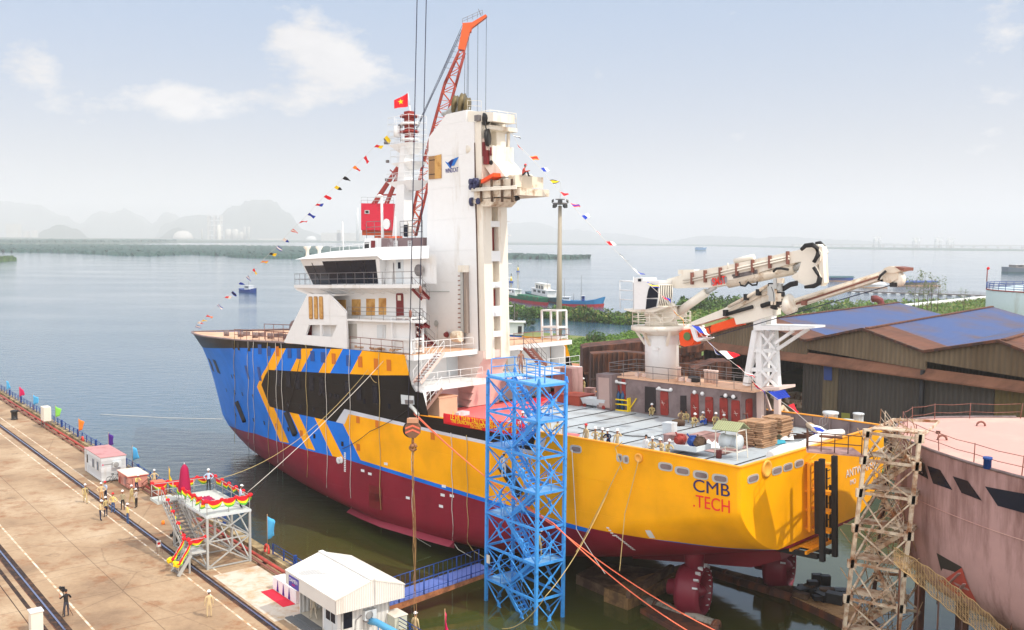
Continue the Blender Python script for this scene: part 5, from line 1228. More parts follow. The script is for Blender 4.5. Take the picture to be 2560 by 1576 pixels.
# ------------ stern gear
q=MB();q.prism([(15,0,-7.9),(2.6,0,-6.3),(2.2,0,-8.0),(4.5,0,-9.0),(15,0,-10.4)],(0,1.3,0));q.prism([(15,0,-7.9),(2.6,0,-6.3),(2.2,0,-8.0),(4.5,0,-9.0),(15,0,-10.4)],(0,-1.3,0));sp('skeg',q,mat('bottom_red',srgb(130,34,46),.5,var=.12))
nozm=mat('nozzle_red',srgb(122,36,52),.45,var=.1);
def thruster(px,py,rpx,y):
 c=LY(px,py,y);r=1.62;q=MB();ax=V((-1,-.28,0)).normalized()
 q.lathe(c,[(r*1.0,-1.0),(r*1.12,-.6),(r*1.06,.4),(r*.98,.8),(r*.9,.75),(r*.88,.2),(r*.86,-.6),(r*.95,-1.0)],30,axis=ax);return c,ax,r,q
for px,py,y in((1737,1475,4.6),(1952,1412,-4.8)):
 c,ax,r,q=thruster(px,py,0,y);nz=sp('propeller_nozzle',q,nozm)
 q=MB();q.lathe(c,[(.55,-1.9),(.62,-.9),(.6,.2),(.3,.7),(.02,.9)],16,axis=ax)
 side=ax.cross(V((0,0,1)))
 for k in range(4):
  t=2*math.pi*k/4+.4;d=side*math.cos(t)+V((0,0,1))*math.sin(t);e=ax.cross(d)
  q.add([c+d*.4-e*.18+ax*.15,c+d*.4+e*.18-ax*.15,c+d*1.38+e*.55-ax*.25,c+d*1.38-e*.4+ax*.25],[(0,1,2,3)]);q.add([c+d*.4-e*.18+ax*.2,c+d*.4+e*.18-ax*.1,c+d*1.38+e*.55-ax*.2,c+d*1.38-e*.4+ax*.3],[(3,2,1,0)])
 sp('propeller',q,nozm,nz);q=MB();q.lathe(c+V((0,0,1.4)),[(.62,0),(.75,1.2),(.95,2.6),(1.1,3.4)],16);sp('thruster_leg',q,nozm)
 q=MB()
 for k in range(13):
  t=math.pi*(.12+.1*k);d=side*math.cos(t)+V((0,0,1))*math.sin(t);q.box(c+d*r*1.02+ax*.55,(.34,.12,.42),0,ax,d.cross(ax),d)
 sp('anode_block',q,mat('anode_grey',srgb(206,208,210),.5),nz)
L3=lambda x,y:(1960+x/2.537,980+y/2.537)
q=MB();FX=-1.9
for(tx,ty,bx,by)in((240,425,245,1075),(320,405,323,1045)):
 t=LX(*L3(tx,ty),FX);b=LX(*L3(bx,by),FX);b.y=t.y
 q.box((FX,t.y,(t.z+b.z)/2),(.31,.31,t.z-b.z))
 e=V((FX+3.4,t.y,b.z+.2));q.box(((FX+e.x)/2+.3,t.y,b.z+.25),(abs(FX-e.x),.31,.31))
sp('boat_landing_fender',q,rubber)
q=MB();t=LX(*L3(212,440),-.9);b=LX(*L3(212,900),-.9);q.box((-.9,t.y,(t.z+b.z)/2),(.3,.32,t.z-b.z));t2=LX(*L3(293,590),-.9);b2=LX(*L3(297,945),-.9);q.box((-.9,t2 .y,(t2 .z+b2 .z)/2),(.12,.12,t2 .z-b2 .z));q.box((-.9,t2 .y+.5,(t2 .z+b2 .z)/2+.6),(.1,.1,t2 .z-b2 .z+1.2))
for k in range(9):q.tube((-.9,t2 .y,b2 .z+.4+k*.55),(-.9,t2 .y+.5,b2 .z+.4+k*.55),.04,4)
sp('landing_ladder',q,rubber)
q=MB();yl=LX(*L3(165,600),-.3).y
for k,yy in enumerate((453,632,750,872)):p=LX(*L3(190,yy),-.5);q.box((-.85,yl-.4,p.z),(1.7,.9,.14))
t=LX(*L3(160,450),-.35);b=LX(*L3(160,890),-.35);q.box((-.35,t.y,(t.z+b.z)/2),(.2,.2,t.z-b.z));q.box((-.35,t.y-.9,(t.z+b.z)/2),(.2,.2,t.z-b.z))
for k in range(11):q.tube((-.4,t.y,b.z+.3+k*.5),(-.4,t.y-.9,b.z+.55+k*.5),.05,4)
sp('landing_frame',q,orgcap)
q=MB();z=LX(*L3(220,975),-.8).z;y0=LX(*L3(75,990),-.3).y;y1=LX(*L3(310,950),-.8).y
q.box((-1.0,(y0+y1)/2,z),(.15,abs(y0-y1),.2));q.box((.1,(y0+y1)/2,z),(.15,abs(y0-y1),.2))
for k in range(9):q.box((-.45,y1+.3+k*.34,z+.05),(1.1,.16,.1))
sp('landing_grating',q,orgcap)
# ------------------------------------------------------------------ quay
def qbox(q,u0,u1,v0,v1,z0,z1,mi=0):
 return q.box(Q((u0+u1)/2,(v0+v1)/2,(z0+z1)/2),(abs(u1-u0),abs(v1-v0),abs(z1-z0)),mi,QD,QN,(0,0,1))
q=MB();qbox(q,-60,330,-160,32.2,-6,0);obj('quay',q,conc,kind='structure')
q=MB();qbox(q,59.5,330,31.45,32.25,0,.28);qbox(q,40,54.5,31.45,32.25,0,.28);obj('quay_kerb',q,mat('kerb_concrete',srgb(186,164,124),.85,var=.2,sc=.8,col2=srgb(96,84,62),amt=.4,sc2=.6),kind='structure')
q=MB()
for v in(16.8,25.0,27.25):q.quad(Q(-40,v-.07,.004),Q(320,v-.07,.004),Q(320,v+.07,.004),Q(-40,v+.07,.004))
obj('painted_line',q,paint_line,kind='structure')
slot=mat('rail_slot',srgb(44,30,26),.8,var=.3,col2=srgb(90,60,40),amt=.3,sc2=2);railtop=mat('rail_head',srgb(150,156,186),.25,metal=.8,var=.1)
for v,w0,w1,l in((26.05,.30,.22,'crane rail set in a dark slot near the water side of the quay'),(15.32,.42,.26,'crane rail with a bright head on the landward side of the quay')):
 t=thing('crane_rail',l,'crane rail',Q(60,v),'crane rails let into the quay')
 q=MB();q.quad(Q(-40,v-w0,.006),Q(320,v-w0,.006),Q(320,v+w0,.006),Q(-40,v+w0,.006));obj('rail_slot',q,slot,t)
 q=MB();qbox(q,-40,320,v-.06,v+.06,.0,.07);qbox(q,-40,320,v-w0-.03,v-w0+.03,0,.02,1);obj('rail_head',q,[railtop,rustydk],t)
q=MB();q.quad(Q(-40,14.25,.006),Q(320,14.25,.006),Q(320,14.52,.006),Q(-40,14.52,.006));q.quad(Q(-40,13.72,.006),Q(320,13.72,.006),Q(320,13.78,.006),Q(-40,13.78,.006));obj('cable_slot',q,slot,kind='structure')
q=MB()
for k in range(9):q.quad(Q(76.2+.0,13.45-k*.22,.007),Q(77.0,13.45-k*.22,.007),Q(77.0,13.35-k*.22,.007),Q(76.2,13.35-k*.22,.007))
obj('drain_slots',q,slot,kind='structure')
patchm=mat('fresh_concrete',srgb(206,196,182),.85,var=.1,col2=srgb(190,160,126),amt=.3,sc2=.8)
q=MB();q.quad(Q(58.2,26.5,.005),Q(69,26.6,.005),Q(69.2,30.2,.005),Q(58.4,30.2,.005));obj('concrete_patch',q,patchm,kind='structure')
oil=mat('oil_stain',srgb(128,96,66),.8,var=.3,sc=.8,col2=srgb(178,136,96),amt=.45,sc2=.5)
def pipe_run(u0,u1,l):
 t=thing('red_pipe',l,'pipe',Q(u0,30.7));q=MB();q.tube(Q(u0,30.75,.32),Q(u1,30.75,.32),.13,8);obj('upper_pipe',q,mat('pipe_red',srgb(176,66,58),.6,var=.2,col2=srgb(120,60,44),amt=.3,sc2=1),t)
 q=MB();q.tube(Q(u0,30.35,.2),Q(u1,30.35,.2),.09,8);obj('lower_pipe',q,rail_r,t)
 q=MB()
 for k in range(int((u1-u0)/4)):qbox(q,u0+2+k*4-.1,u0+2+k*4+.1,30.2,30.95,0,.2)
 obj('pipe_support',q,rustydk,t,split=False)
pipe_run(108.6,200,'pair of red pipes along the quay edge beyond the site container');pipe_run(59.2,97,'pair of red pipes along the quay edge beneath the decorated stage')
def quay_fence(u0,u1,l,step=1.9):
 t=thing('quay_railing',l,'railing',Q(u0,31.9,.28),'blue railings on the quay edge');q=MB()
 for z in(.35,.62,.88,1.12):q.tube(Q(u0,31.9,z),Q(u1,31.9,z),.024 if z<1 else.035,5)
 obj('rail',q,bluedk,t,split=False);q=MB();n=int((u1-u0)/step)
 P=MB();B=MB()
 for k in range(n+1):
  u=u0+(u1-u0)*k/n
  if k%4==0:qbox(B,u-.11,u+.11,31.8,32.02,.25,1.22)
  else:qbox(P,u-.04,u+.04,31.85,31.95,.25,1.14)
 for b,nm in((P,'post'),(B,'stout_post')):obj(nm,b,bluedk,t)
quay_fence(80,178,'long blue railing on the quay edge from the red cabinet to the far end');quay_fence(58.6,70.2,'short blue railing on the quay edge between stage and white hut');quay_fence(40,52.4,'blue railing at the quay edge beside the pale cabinet')
def pole_flag(px,py,m,label,v=31.6,w=1.15,h=1.5,limp=0,pole=True,ph=3.0,seed=0):
 c=GV(px,py,Q(0,v),QN);u=UV(c)[0];z=c.z-QZ
 t=thing('pole_flag',label,'flag',Q(u,v),'coloured flags along the quay edge')
 q=MB();q.tube(Q(u,v,0),Q(u,v,z+h*.62),.03,5);obj('pole',q,wood,t)
 rnd=random.Random(seed);rows=[];n=7
 for i in range(n+1):
  a=i/n;r=[]
  for j in range(6):
   b=j/5;hh=h*(1-.45*a)
   zz=z+h*.55-b*hh-a*h*(.45 if limp else.18)*(1+.2*rnd.random());off=math.sin(a*5+b*2+seed)*.16*a
   r.append(Q(u-(w*a*(.25 if limp else.85)),v+off+.35*a*(1 if not limp else.3),zz))
  rows.append(r)
 q=MB();q.grid(rows);ob=obj('flag_cloth',q,m,t)
 md=ob.modifiers.new('t','SOLIDIFY');md.thickness=.012
 return t
for i,(x,y,m,l,lp)in enumerate(((35,145,c_sky,'sky blue flag farthest along the quay railing',0),(108,182,c_mag,'magenta flag on the quay railing, far left',0),(185,227,c_sky,'sky blue flag between the magenta and the lime one',0),(310,293,c_lime,'lime green flag by the grey switch box on the quay',0),(440,367,c_orange,'orange flag on the quay railing left of the container',0),(607,452,c_purple,'purple flag behind the pink roofed container',0),(742,528,c_sky,'sky blue flag right of the pink roofed container',0),(945,650,c_yel,'limp yellow flag left of the closed parasol',1))):
 pole_flag(x/2.237,900+y/2.237,m,l,limp=lp,seed=i)
pole_flag(400+1268/4.725,1160+770/4.725,c_sky,'large sky blue flag on a cane pole by the red lifebuoy, right of the stage',h=1.9,w=.9,seed=11)
pole_flag(1112,1560,c_mag,'pink flag at the bottom edge below the gangway',v=34.6,h=1.6,w=.8,seed=13,limp=1)
for px,py,l in((400+1262/4.725,1160+1020/4.725,'red lifebuoy on the railing right of the stage'),(180+155/5.815,1060+240/5.815,'red lifebuoy on the railing left of the container')):
 c=GV(px,py,Q(0,31.7),QN);q=MB();P=[c+QD*(.36*math.cos(t))+V((0,0,.42*math.sin(t)))for t in[2*math.pi*k/14 for k in range(15)]];q.path(P,.11,7);obj('lifebuoy',q,mat('buoy_red',srgb(226,70,60),.5),label=l,cat='lifebuoy',group='lifebuoys on the quay railing')
t=thing('site_container','grey white site office container with a faded pink roof and an air conditioner','site container',Q(102.2,28))
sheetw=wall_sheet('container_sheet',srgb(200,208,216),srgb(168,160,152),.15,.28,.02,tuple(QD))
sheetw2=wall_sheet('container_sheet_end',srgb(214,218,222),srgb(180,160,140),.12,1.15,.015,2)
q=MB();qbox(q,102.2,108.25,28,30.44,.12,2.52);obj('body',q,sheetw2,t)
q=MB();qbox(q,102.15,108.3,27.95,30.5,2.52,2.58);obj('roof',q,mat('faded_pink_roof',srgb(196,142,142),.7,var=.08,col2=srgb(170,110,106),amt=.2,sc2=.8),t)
q=MB();qbox(q,106.75,107.35,27.96,28,.2,2.2);ob=obj('door',q,boxwhite,t);q=MB();qbox(q,106.85,107.2,27.93,27.96,1.2,2.05);obj('door_window',q,glass,ob)
for u in(104.9,103.3):
 q=MB();qbox(q,u-.35,u+.35,27.95,28,1.05,2.0);ob=obj('window',q,galv,t);q=MB();qbox(q,u-.28,u-.03,27.93,27.95,1.1,1.95);qbox(q,u+.03,u+.28,27.93,27.95,1.1,1.95);obj('pane',q,mat('grey_pane',srgb(96,112,130),.2),ob)
def ac_unit(par,u,v,z,nrm='u'):
 q=MB();qbox(q,u-.3,u,v-.42,v+.42,z-.3,z+.3);ob=obj('air_conditioner',q,boxwhite,par);q=MB();q.lathe(Q(u-.3,v-.12,z),[(.24,0),(.26,.03),(.2,.035),(.08,.04),(.01,.045)],16,axis=-QD);obj('fan_grille',q,mat('ac_grille',srgb(150,150,150),.5),ob)
ac_unit(t,102.2,29.5,1.75)
q=MB();qbox(q,102.17,102.2,28.1,28.22,1.74,1.86);ob=obj('sign_mark',q,c_mag,t)
q=MB()
for k in range(9):qbox(q,102.18,102.2,28.28+k*.09,28.34+k*.09,1.76,1.84)
obj('sign_lettering',q,steelrail,t,split=False)
def bicycle(u,v,label):
 t=thing('bicycle',label,'bicycle',Q(u,v));tyre=MB();r=.33
 W0=[(u,v),(u,v+1.05)]
 for k,(a,b)in enumerate(W0):
  q=MB();c=Q(a,b,r);P=[c+QN*(r*math.cos(x))+V((0,0,r*math.sin(x)))for x in[2*math.pi*i/18 for i in range(19)]];q.path(P,.028,6)
  for i in range(8):x=math.pi*i/8;q.tube(c-QN*(r*math.cos(x))-V((0,0,r*math.sin(x))),c+QN*(r*math.cos(x))+V((0,0,r*math.sin(x))),.004,3)
  obj('wheel',q,black,t)
 f=MB();A,B,Cc,Dd,E=Q(u,v,r),Q(u,v+1.05,r),Q(u,v+.45,.3),Q(u,v+.32,.8),Q(u,v+.85,.82)
 for a,b in((A,Cc),(A,Dd),(Cc,Dd),(Dd,E),(Cc,E),(B,E)):f.tube(a,b,.022,5)
 f.tube(E,E+V((0,0,.2)),.02,5);obj('frame',f,black,t)
 q=MB();q.tube(E+V((0,0,.2))-QD*.25,E+V((0,0,.2))+QD*.25,.018,5);obj('handlebar',q,black,t);q=MB();q.box(Dd+V((0,0,.1)),(.14,.26,.07),0,QD,QN);obj('saddle',q,black,t)
 q=MB();q.box(Q(u,v+.98,.75),(.3,.3,.22),0,QD,QN);obj('basket',q,black,t)
bicycle(101.6,28.6,'black bicycle leaning by the end wall of the site container')
t=thing('pink_shed','low faded pink plant cabin with a pale flat lid beside the bicycle','plant cabin',Q(99,30));q=MB();qbox(q,97.75,101,29.3,31.15,.12,1.32);obj('body',q,mat('faded_pink_steel',srgb(206,142,128),.7,var=.12,col2=srgb(150,92,80),amt=.25,sc2=1.2),t)
q=MB();qbox(q,97.65,101.1,29.2,31.25,1.32,1.4);obj('lid',q,mat('pale_lid',srgb(232,216,200),.7,var=.06),t);q=MB();qbox(q,97.65,101.1,29.2,31.25,1.27,1.318);obj('red_edge',q,c_red,t)
q=MB();qbox(q,100.3,100.75,29.27,29.3,.15,.8);qbox(q,98.4,99.2,29.27,29.3,.4,1.05,1);obj('hatch',q,[redbox,pinkprim],t)
t=thing('rusty_cabinet','rusty red steel cabinet standing by the stage','cabinet',Q(92.3,30.4));q=MB();qbox(q,91.6,93.0,29.9,31.0,0,1.75);obj('body',q,mat('rust_red',srgb(150,76,54),.75,var=.2,sc=2,col2=srgb(104,50,34),amt=.4,sc2=1.2,streak=True),t);q=MB();qbox(q,91.57,91.6,30.0,30.9,.7,1.6);obj('door',q,mat('rust_pale',srgb(180,110,90),.7,var=.2,sc=2),t);q=MB();qbox(q,91.55,93.05,29.85,31.05,1.75,1.8);obj('top',q,mat('rust_top',srgb(206,120,92),.7,var=.15),t)
q=MB();rnd=random.Random(2)
for k in range(16):a=Q(94+rnd.random()*3.4,29.0+rnd.random()*1.8,.1+rnd.random()*.7);q.tube(a,a+V((rnd.random()-.5,rnd.random()-.5,rnd.random()*.5)),.03,4)
qbox(q,101.0,101.6,29.6,30.3,.2,.45);obj('scrap_pile',q,rustydk,label='tangle of rusty bars and hose behind the rusty cabinet',cat='scrap')
t=thing('switch_box','pale switch box on thin legs under the lime flag','switch box',Q(136.5,30.6));q=MB();qbox(q,135.6,137.2,30.2,31.1,.9,2.7);obj('box',q,cream,t);q=MB();[qbox(q,136.4+a-.04,136.4+a+.04,30.65+b-.04,30.65+b+.04,0,.9)for a in(-.7,.7)for b in(-.4,.4)];obj('leg',q,steelrail,t)
def bollard(u,v,label,m=black,s=1.0):
 q=MB();q.lathe(Q(u,v),[(.34*s,0),(.36*s,.08),(.3*s,.12),(.3*s,.75*s),(.38*s,.8*s),(.38*s,.95*s),(.2*s,1.0*s)],14);return obj('bollard',q,m,label=label,cat='bollard',group='mooring bollards')
bollard(144.4,28.5,'black mooring bollard near the far end of the quay',s=1.3);q=MB();bo=bollard(78.2,27.2,'black cross mooring bollard beside the stage stair')
q=MB();q.tube(Q(78.4,26.7,.7),Q(78.2,27.8,.7),.13,8);obj('cross_arm',q,black,bo)
t=thing('control_post','white concrete control post between the crane rails, bottom left corner','control post',Q(66,13.9));q=MB();q.loft([Q(a,b,0)for a,b in((66.0,13.5),(66.0,14.2),(65.3,14.2),(65.3,13.5))],[Q(a,b,1.35)for a,b in((66.0,13.5),(66.0,14.2),(65.3,14.2),(65.3,13.5))]);obj('body',q,cream,t);q=MB();qbox(q,65.25,66.05,13.45,14.25,1.35,1.42);obj('cap',q,white,t)
u,v=76.6,25.2
t=thing('warning_stand','small red and white warning board on thin legs by the white line','sign stand',Q(u,v));q=MB();q.box(Q(u,v,.75),(.05,.34,.5),0,QD,QN);obj('board',q,c_white,t);q=MB();q.lathe(Q(u-.03,v,.78),[(.11,0),(.11,.01),(.07,.012)],12,axis=-QD);obj('symbol',q,c_red,t);q=MB()
for a in(-.2,.2):q.tube(Q(u+.15,v+a,0),Q(u,v+a*.6,.9),.015,4);q.tube(Q(u-.25,v+a,0),Q(u,v+a*.6,.9),.015,4)
obj('stand',q,rail_r,t)
q=MB();q.lathe(Q(84.2,28.1),[(.16,0),(.13,.3),(.05,.34)],8);obj('traffic_cone',q,c_orange,label='tiny orange and white bag left on the quay by the group of workers',cat='bag')
# ------------------------------------------------ decorated stage
st=thing('launch_stage','grey steel stage on braced legs with a stair, set up for the launch','stage',Q(74,28.5))
U0,U1,V0,V1,ZD=70.5,77.6,26.8,30.15,4.15
legm=galv
for u in(U0,(U0+U1)/2,U1):
 for v in(V0,V1):q=MB();qbox(q,u-.08,u+.08,v-.08,v+.08,0,ZD-.1);obj('leg',q,legm,st)
q=MB()
def brace(a,b,r=.045):q.bar(a,b,r*2,r*2)
for u in(U0,(U0+U1)/2,U1):
 brace(Q(u,V0,.1),Q(u,V1,.1));brace(Q(u,V0,2.1),Q(u,V1,2.1));brace(Q(u,V0,.1),Q(u,V1,2.1));brace(Q(u,V1,.1),Q(u,V0,2.1));brace(Q(u,V0,2.1),Q(u,V1,4.0));brace(Q(u,V1,2.1),Q(u,V0,4.0))
for v in(V0,V1):
 for u0 in(U0,(U0+U1)/2):
  u1=u0+(U1-U0)/2;brace(Q(u0,v,.1),Q(u1,v,.1));brace(Q(u0,v,2.1),Q(u1,v,2.1));brace(Q(u0,v,.1),Q(u1,v,2.1));brace(Q(u1,v,.1),Q(u0,v,2.1));brace(Q(u0,v,2.1),Q(u1,v,4));brace(Q(u1,v,2.1),Q(u0,v,4))
obj('bracing',q,legm,st,split=False)
q=MB();qbox(q,U0-.1,U1+.1,V0-.1,V1+.1,ZD-.22,ZD-.05);qbox(q,U0-.05,U1+.05,V0-.05,V1+.05,ZD-.05,ZD,1);qbox(q,U1-1.2,U1+.6,V0-1.7,V0-.1,ZD-.22,ZD,1);obj('deck',q,[boxwhite,mat('stage_deck',srgb(196,202,198),.6,var=.06)],st)
q=MB();qbox(q,U0,U0+1.7,V0-1.4,V0-.1,1.38,1.5);obj('landing',q,mat('stage_landing',srgb(190,192,190),.5),st)
for u in(U0+.08,U0+1.6):
 for v in(V0-1.35,):q=MB();qbox(q,u-.06,u+.06,v-.06,v+.06,0,1.4);obj('leg',q,legm,st)
q=MB();stair(q,Q(70.9,24.5,.05),Q(70.9,25.45,1.45),1.3,QD,5,0,1,True,0);obj('lower_stair',q,[galv,steelrail],st,split=False)
q=MB();stair(q,Q(71.9,V0-.75,1.5),Q(76.5,V0-.75,ZD),1.2,QN,13,0,1,True,0);obj('upper_stair',q,[galv,steelrail],st,split=False)
q=MB();rails(q,[Q(U0,V0,ZD),Q(U0,V1,ZD),Q(U1,V1,ZD),Q(U1+.5,V0-1.6,ZD),Q(U1-1.1,V0-1.6,ZD)],1.05,2,.03,1.6);rails(q,[Q(U0,V0,ZD),Q(U1-1.1,V0,ZD)],1.05,2,.03,1.6);rails(q,[Q(U0,V0-.1,1.5),Q(U0,V0-1.4,1.5)],1.0,2,.03,1.3);obj('railing',q,galv,st,split=False)
q=MB();qbox(q,U1-1.6,U1-.6,V0+.2,V0+1.2,2.6,3.7);obj('hung_box',q,boxwhite,st)
def swag(a,b,n,label,drop=.55):
 a=V(a);b=V(b);t=thing('bunting',label,'bunting',a,'red, yellow and green swags');d=(b-a)/n;nrm=d.cross(V((0,0,1))).normalized()
 rm=MB();ym=MB();gm=MB()
 for k in range(n):
  p0=a+d*k;K=9;rows=[[],[],[],[]]
  for i in range(K+1):
   s=i/K;sag=4*s*(1-s);p=p0+d*s;o=nrm*(.06+.05*math.sin(s*9+k))
   for j,(h0,h1)in enumerate(((0,.08),(.14,.55),(.16,.78),(.18,1.0))):rows[j].append(p+o*(1+.5*j)-V((0,0,h0+drop*h1*sag-.05)))
  rm.grid([rows[0],rows[1]]);ym.grid([rows[1],rows[2]]);gm.grid([rows[2],rows[3]])
  rm.sphere(p0+nrm*.1,.17,7,5,0,(1,1,.8))
 rm.sphere(b+nrm*.1,.17,7,5)
 obj('red_band',rm,c_red,t,split=False);obj('yellow_band',ym,c_yel,t,split=False);obj('green_band',gm,c_green,t,split=False)
zt_=ZD+1.08
swag(Q(U0,V0,zt_),Q(U0,V1,zt_),3,'red, yellow and green swag on the near short rail of the stage');swag(Q(U1-1.2,V0,zt_),Q(U0,V0,zt_),5,'swag of bunting on the stair side rail of the stage, below the parasol');swag(Q(U0,V1,zt_),Q(U1,V1,zt_),5,'swag of bunting on the water side rail of the stage');swag(Q(U1+.5,V1,zt_),Q(U1+.5,V0-1.5,zt_),4,'swag of bunting on the far rail of the stage, behind the parasol')
swag(Q(U0,V0-.1,2.55),Q(U0,V0-1.4,2.55),1,'short swag on the lower landing, right of the stair');swag(Q(70.3,24.5,1.0),Q(70.3,25.4,2.4),1,'short swag down the near rail of the lower stair',.35);swag(Q(71.6,24.5,1.0),Q(71.6,25.4,2.4),1,'short swag down the far rail of the lower stair',.35);swag(Q(72,V0-1.35,2.5),Q(76.5,V0-1.35,ZD+1.0),4,'thin swag wound down the outer rail of the long stair',.2)
for(u,v,l)in((70.3,24.4,'yellow silk flower ball at the foot of the near stair rail'),(71.6,24.4,'yellow silk flower ball at the foot of the far stair rail')):
 q=MB();rnd=random.Random(int(u));q.sphere(Q(u,v,.95),.22,9,6)
 for k in range(14):q.sphere(Q(u,v,.95)+V((rnd.uniform(-.2,.2),rnd.uniform(-.2,.2),rnd.uniform(-.18,.18))),.1,6,4)
 obj('flower_ball',q,c_yel,label=l,cat='decoration',group='yellow flower balls on the stair')
t=thing('parasol','closed wine red parasol standing on the stage','parasol',Q(76.2,V0-.0,ZD));q=MB();rows=[]
pb=GV(400+285/4.725,1160+400/4.725,Q(0,V0+.1),QN);pu=UV(pb)[0]
for k,(r,h)in enumerate(((.36,.75),(.40,.85),(.36,1.3),(.30,2.0),(.24,2.6),(.12,2.85),(.02,2.95))):rows.append([Q(pu,V0+.15,h+ZD)+V((r*(1+.22*(i%2))*math.cos(2*math.pi*i/16),r*(1+.22*(i%2))*math.sin(2*math.pi*i/16),0))for i in range(16)])
q.grid(rows,0,True,True);obj('canopy',q,c_wine,t);q=MB();q.tube(Q(pu,V0+.15,ZD),Q(pu,V0+.15,ZD+3.05),.04,6);q.lathe(Q(pu,V0+.15,ZD),[(.3,0),(.3,.08),(.08,.1)],10);obj('mast',q,galv,t)
q=MB();c=GZ(400+545/4.725,1160+430/4.725,QZ+ZD+.1);rows=[];rnd=random.Random(8)
for i in range(9):rows.append([c+QD*((i-4)*.17)+QN*((j-4)*.13)+V((0,0,.06+.16*rnd.random()))for j in range(9)])
q.grid(rows);obj('magenta_drape',q,c_wine,label='crumpled wine red cloth lying on the stage deck',cat='cloth')
t=thing('ceremony_carpet','bright red carpet laid on the quay before the white tables','carpet',Q(62,28.6));q=MB();qbox(q,60.2,63.8,28.05,28.95,.006,.03);obj('pile',q,carpet,t)
t=thing('ceremony_table','row of tables under a white cloth with purple pleats, on the quay by the hut','table',Q(62,29.4));q=MB();qbox(q,60.2,63.9,29.0,29.9,.0,.92);obj('cloth',q,c_white,t)
q=MB();[q.prism([Q(60.2+.92*k+.25,28.985,.05),Q(60.2+.92*k-.05,28.985,.05),Q(60.2+.92*k+.1,28.985,.85)],-QN*.02)for k in range(1,4)];obj('purple_pleat',q,c_purple,t)
q=MB();rnd=random.Random(3)
for k in range(12):q.lathe(Q(60.5+rnd.random()*3,29.1+rnd.random()*.6,.92),[(.1,0),(.12,.06),(.04,.1)],7)
obj('offering_dish',q,white,label='white dishes set out on the ceremony table',cat='dishes')if False else None
t=thing('red_banner_stand','upright red banner board against the end of the hut behind the tables','banner',Q(58.7,29));q=MB();qbox(q,58.6,58.75,28.6,29.9,0,2.3);obj('board',q,c_red,t)
# ------------------------------------------------ white hut
ht=thing('site_hut','white container hut under a wide pale gable roof, by the gangway','hut',Q(55.4,30))
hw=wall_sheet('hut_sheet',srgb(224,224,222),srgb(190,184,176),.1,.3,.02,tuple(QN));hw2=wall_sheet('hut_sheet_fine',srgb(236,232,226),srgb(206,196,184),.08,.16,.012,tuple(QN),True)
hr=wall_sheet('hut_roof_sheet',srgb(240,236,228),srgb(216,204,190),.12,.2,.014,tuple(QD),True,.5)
A0,A1,B0,B1=52.5,58.2,28.3,31.75
q=MB();qbox(q,A0,A1,B1-.08,B1,.1,2.75);qbox(q,A0,A0+.08,B0,B1,.1,2.75);qbox(q,A1-.08,A1,B0,B1,.1,2.75);qbox(q,A0,54.95,B0,B0+.08,.1,2.75);qbox(q,54.95,A1,B0,B0+.08,2.35,2.75);obj('wall',q,hw,ht,split=False)
q=MB();qbox(q,A0,A1,B0,B1,.06,.2);obj('floor',q,mat('hut_floor',srgb(206,196,178),.7),ht);q=MB();qbox(q,A0,A1,B0,B1,2.75,2.8);obj('ceiling',q,white,ht)
q=MB();qbox(q,55.0,58.0,B0-.5,B0,0,.2);qbox(q,55.3,58.3,B0-1.0,B0-.5,0,.1);obj('step',q,mat('step_grey',srgb(104,106,108),.8,var=.1),ht)
q=MB();qbox(q,53.0,54.7,B0-.04,B0,.25,2.2);dr=obj('door',q,boxwhite,ht);q=MB();qbox(q,53.2,53.75,B0-.06,B0-.04,1.05,1.95);qbox(q,53.85,54.4,B0-.06,B0-.04,1.05,1.95);obj('door_pane',q,glass,dr)
q=MB();qbox(q,A0-.04,A0,28.45,29.05,.9,2.1);obj('window',q,glass,ht)
rg0,rg1,re0,re1,rm_=51.9,58.9,27.6,32.55,30.2
q=MB();EZ,RZ=3.0,3.75
q.prism([Q(rg0,re0,EZ),Q(rg0,rm_,RZ),Q(rg0,rm_,RZ+.07),Q(rg0,re0,EZ+.07)],QD*(rg1-rg0));q.prism([Q(rg0,re1,EZ),Q(rg0,rm_,RZ),Q(rg0,rm_,RZ+.07),Q(rg0,re1,EZ+.07)],QD*(rg1-rg0));rf=obj('roof',q,hr,ht,split=False)
q=MB();qbox(q,rg0,rg1,rm_-.16,rm_+.16,RZ+.06,RZ+.12);obj('ridge_cap',q,white,rf)
q=MB();qbox(q,rg0+.03,rg1-.03,re0+.02,re0+.07,EZ-.85,EZ);qbox(q,rg0+.03,rg1-.03,re1-.07,re1-.02,EZ-.85,EZ);q.prism([Q(rg0+.03,re0+.02,EZ-.85),Q(rg0+.03,re1-.02,EZ-.85),Q(rg0+.03,re1-.02,EZ),Q(rg0+.03,rm_,RZ),Q(rg0+.03,re0+.02,EZ)],QD*.05);q.prism([Q(rg1-.08,re0+.02,EZ-.85),Q(rg1-.08,re1-.02,EZ-.85),Q(rg1-.08,re1-.02,EZ),Q(rg1-.08,rm_,RZ),Q(rg1-.08,re0+.02,EZ)],QD*.05);obj('fascia',q,hw2,ht)
q=MB();qbox(q,56.9,58.3,re0-.02,re0+.01,EZ-.82,EZ-.1);sg=obj('sign',q,mat('sign_violet',srgb(74,64,164),.5,var=.04),ht)
text('DAMEN',.36,Q(57.6,re0-.03,EZ-.35),-QD,(0,0,1),whitep,sg,'lettering','CENTER',.006,world=True,wscale=.95);text('CSOV',.17,Q(57.6,re0-.03,EZ-.62),-QD,(0,0,1),c_mag,sg,'lettering','CENTER',.006,world=True)
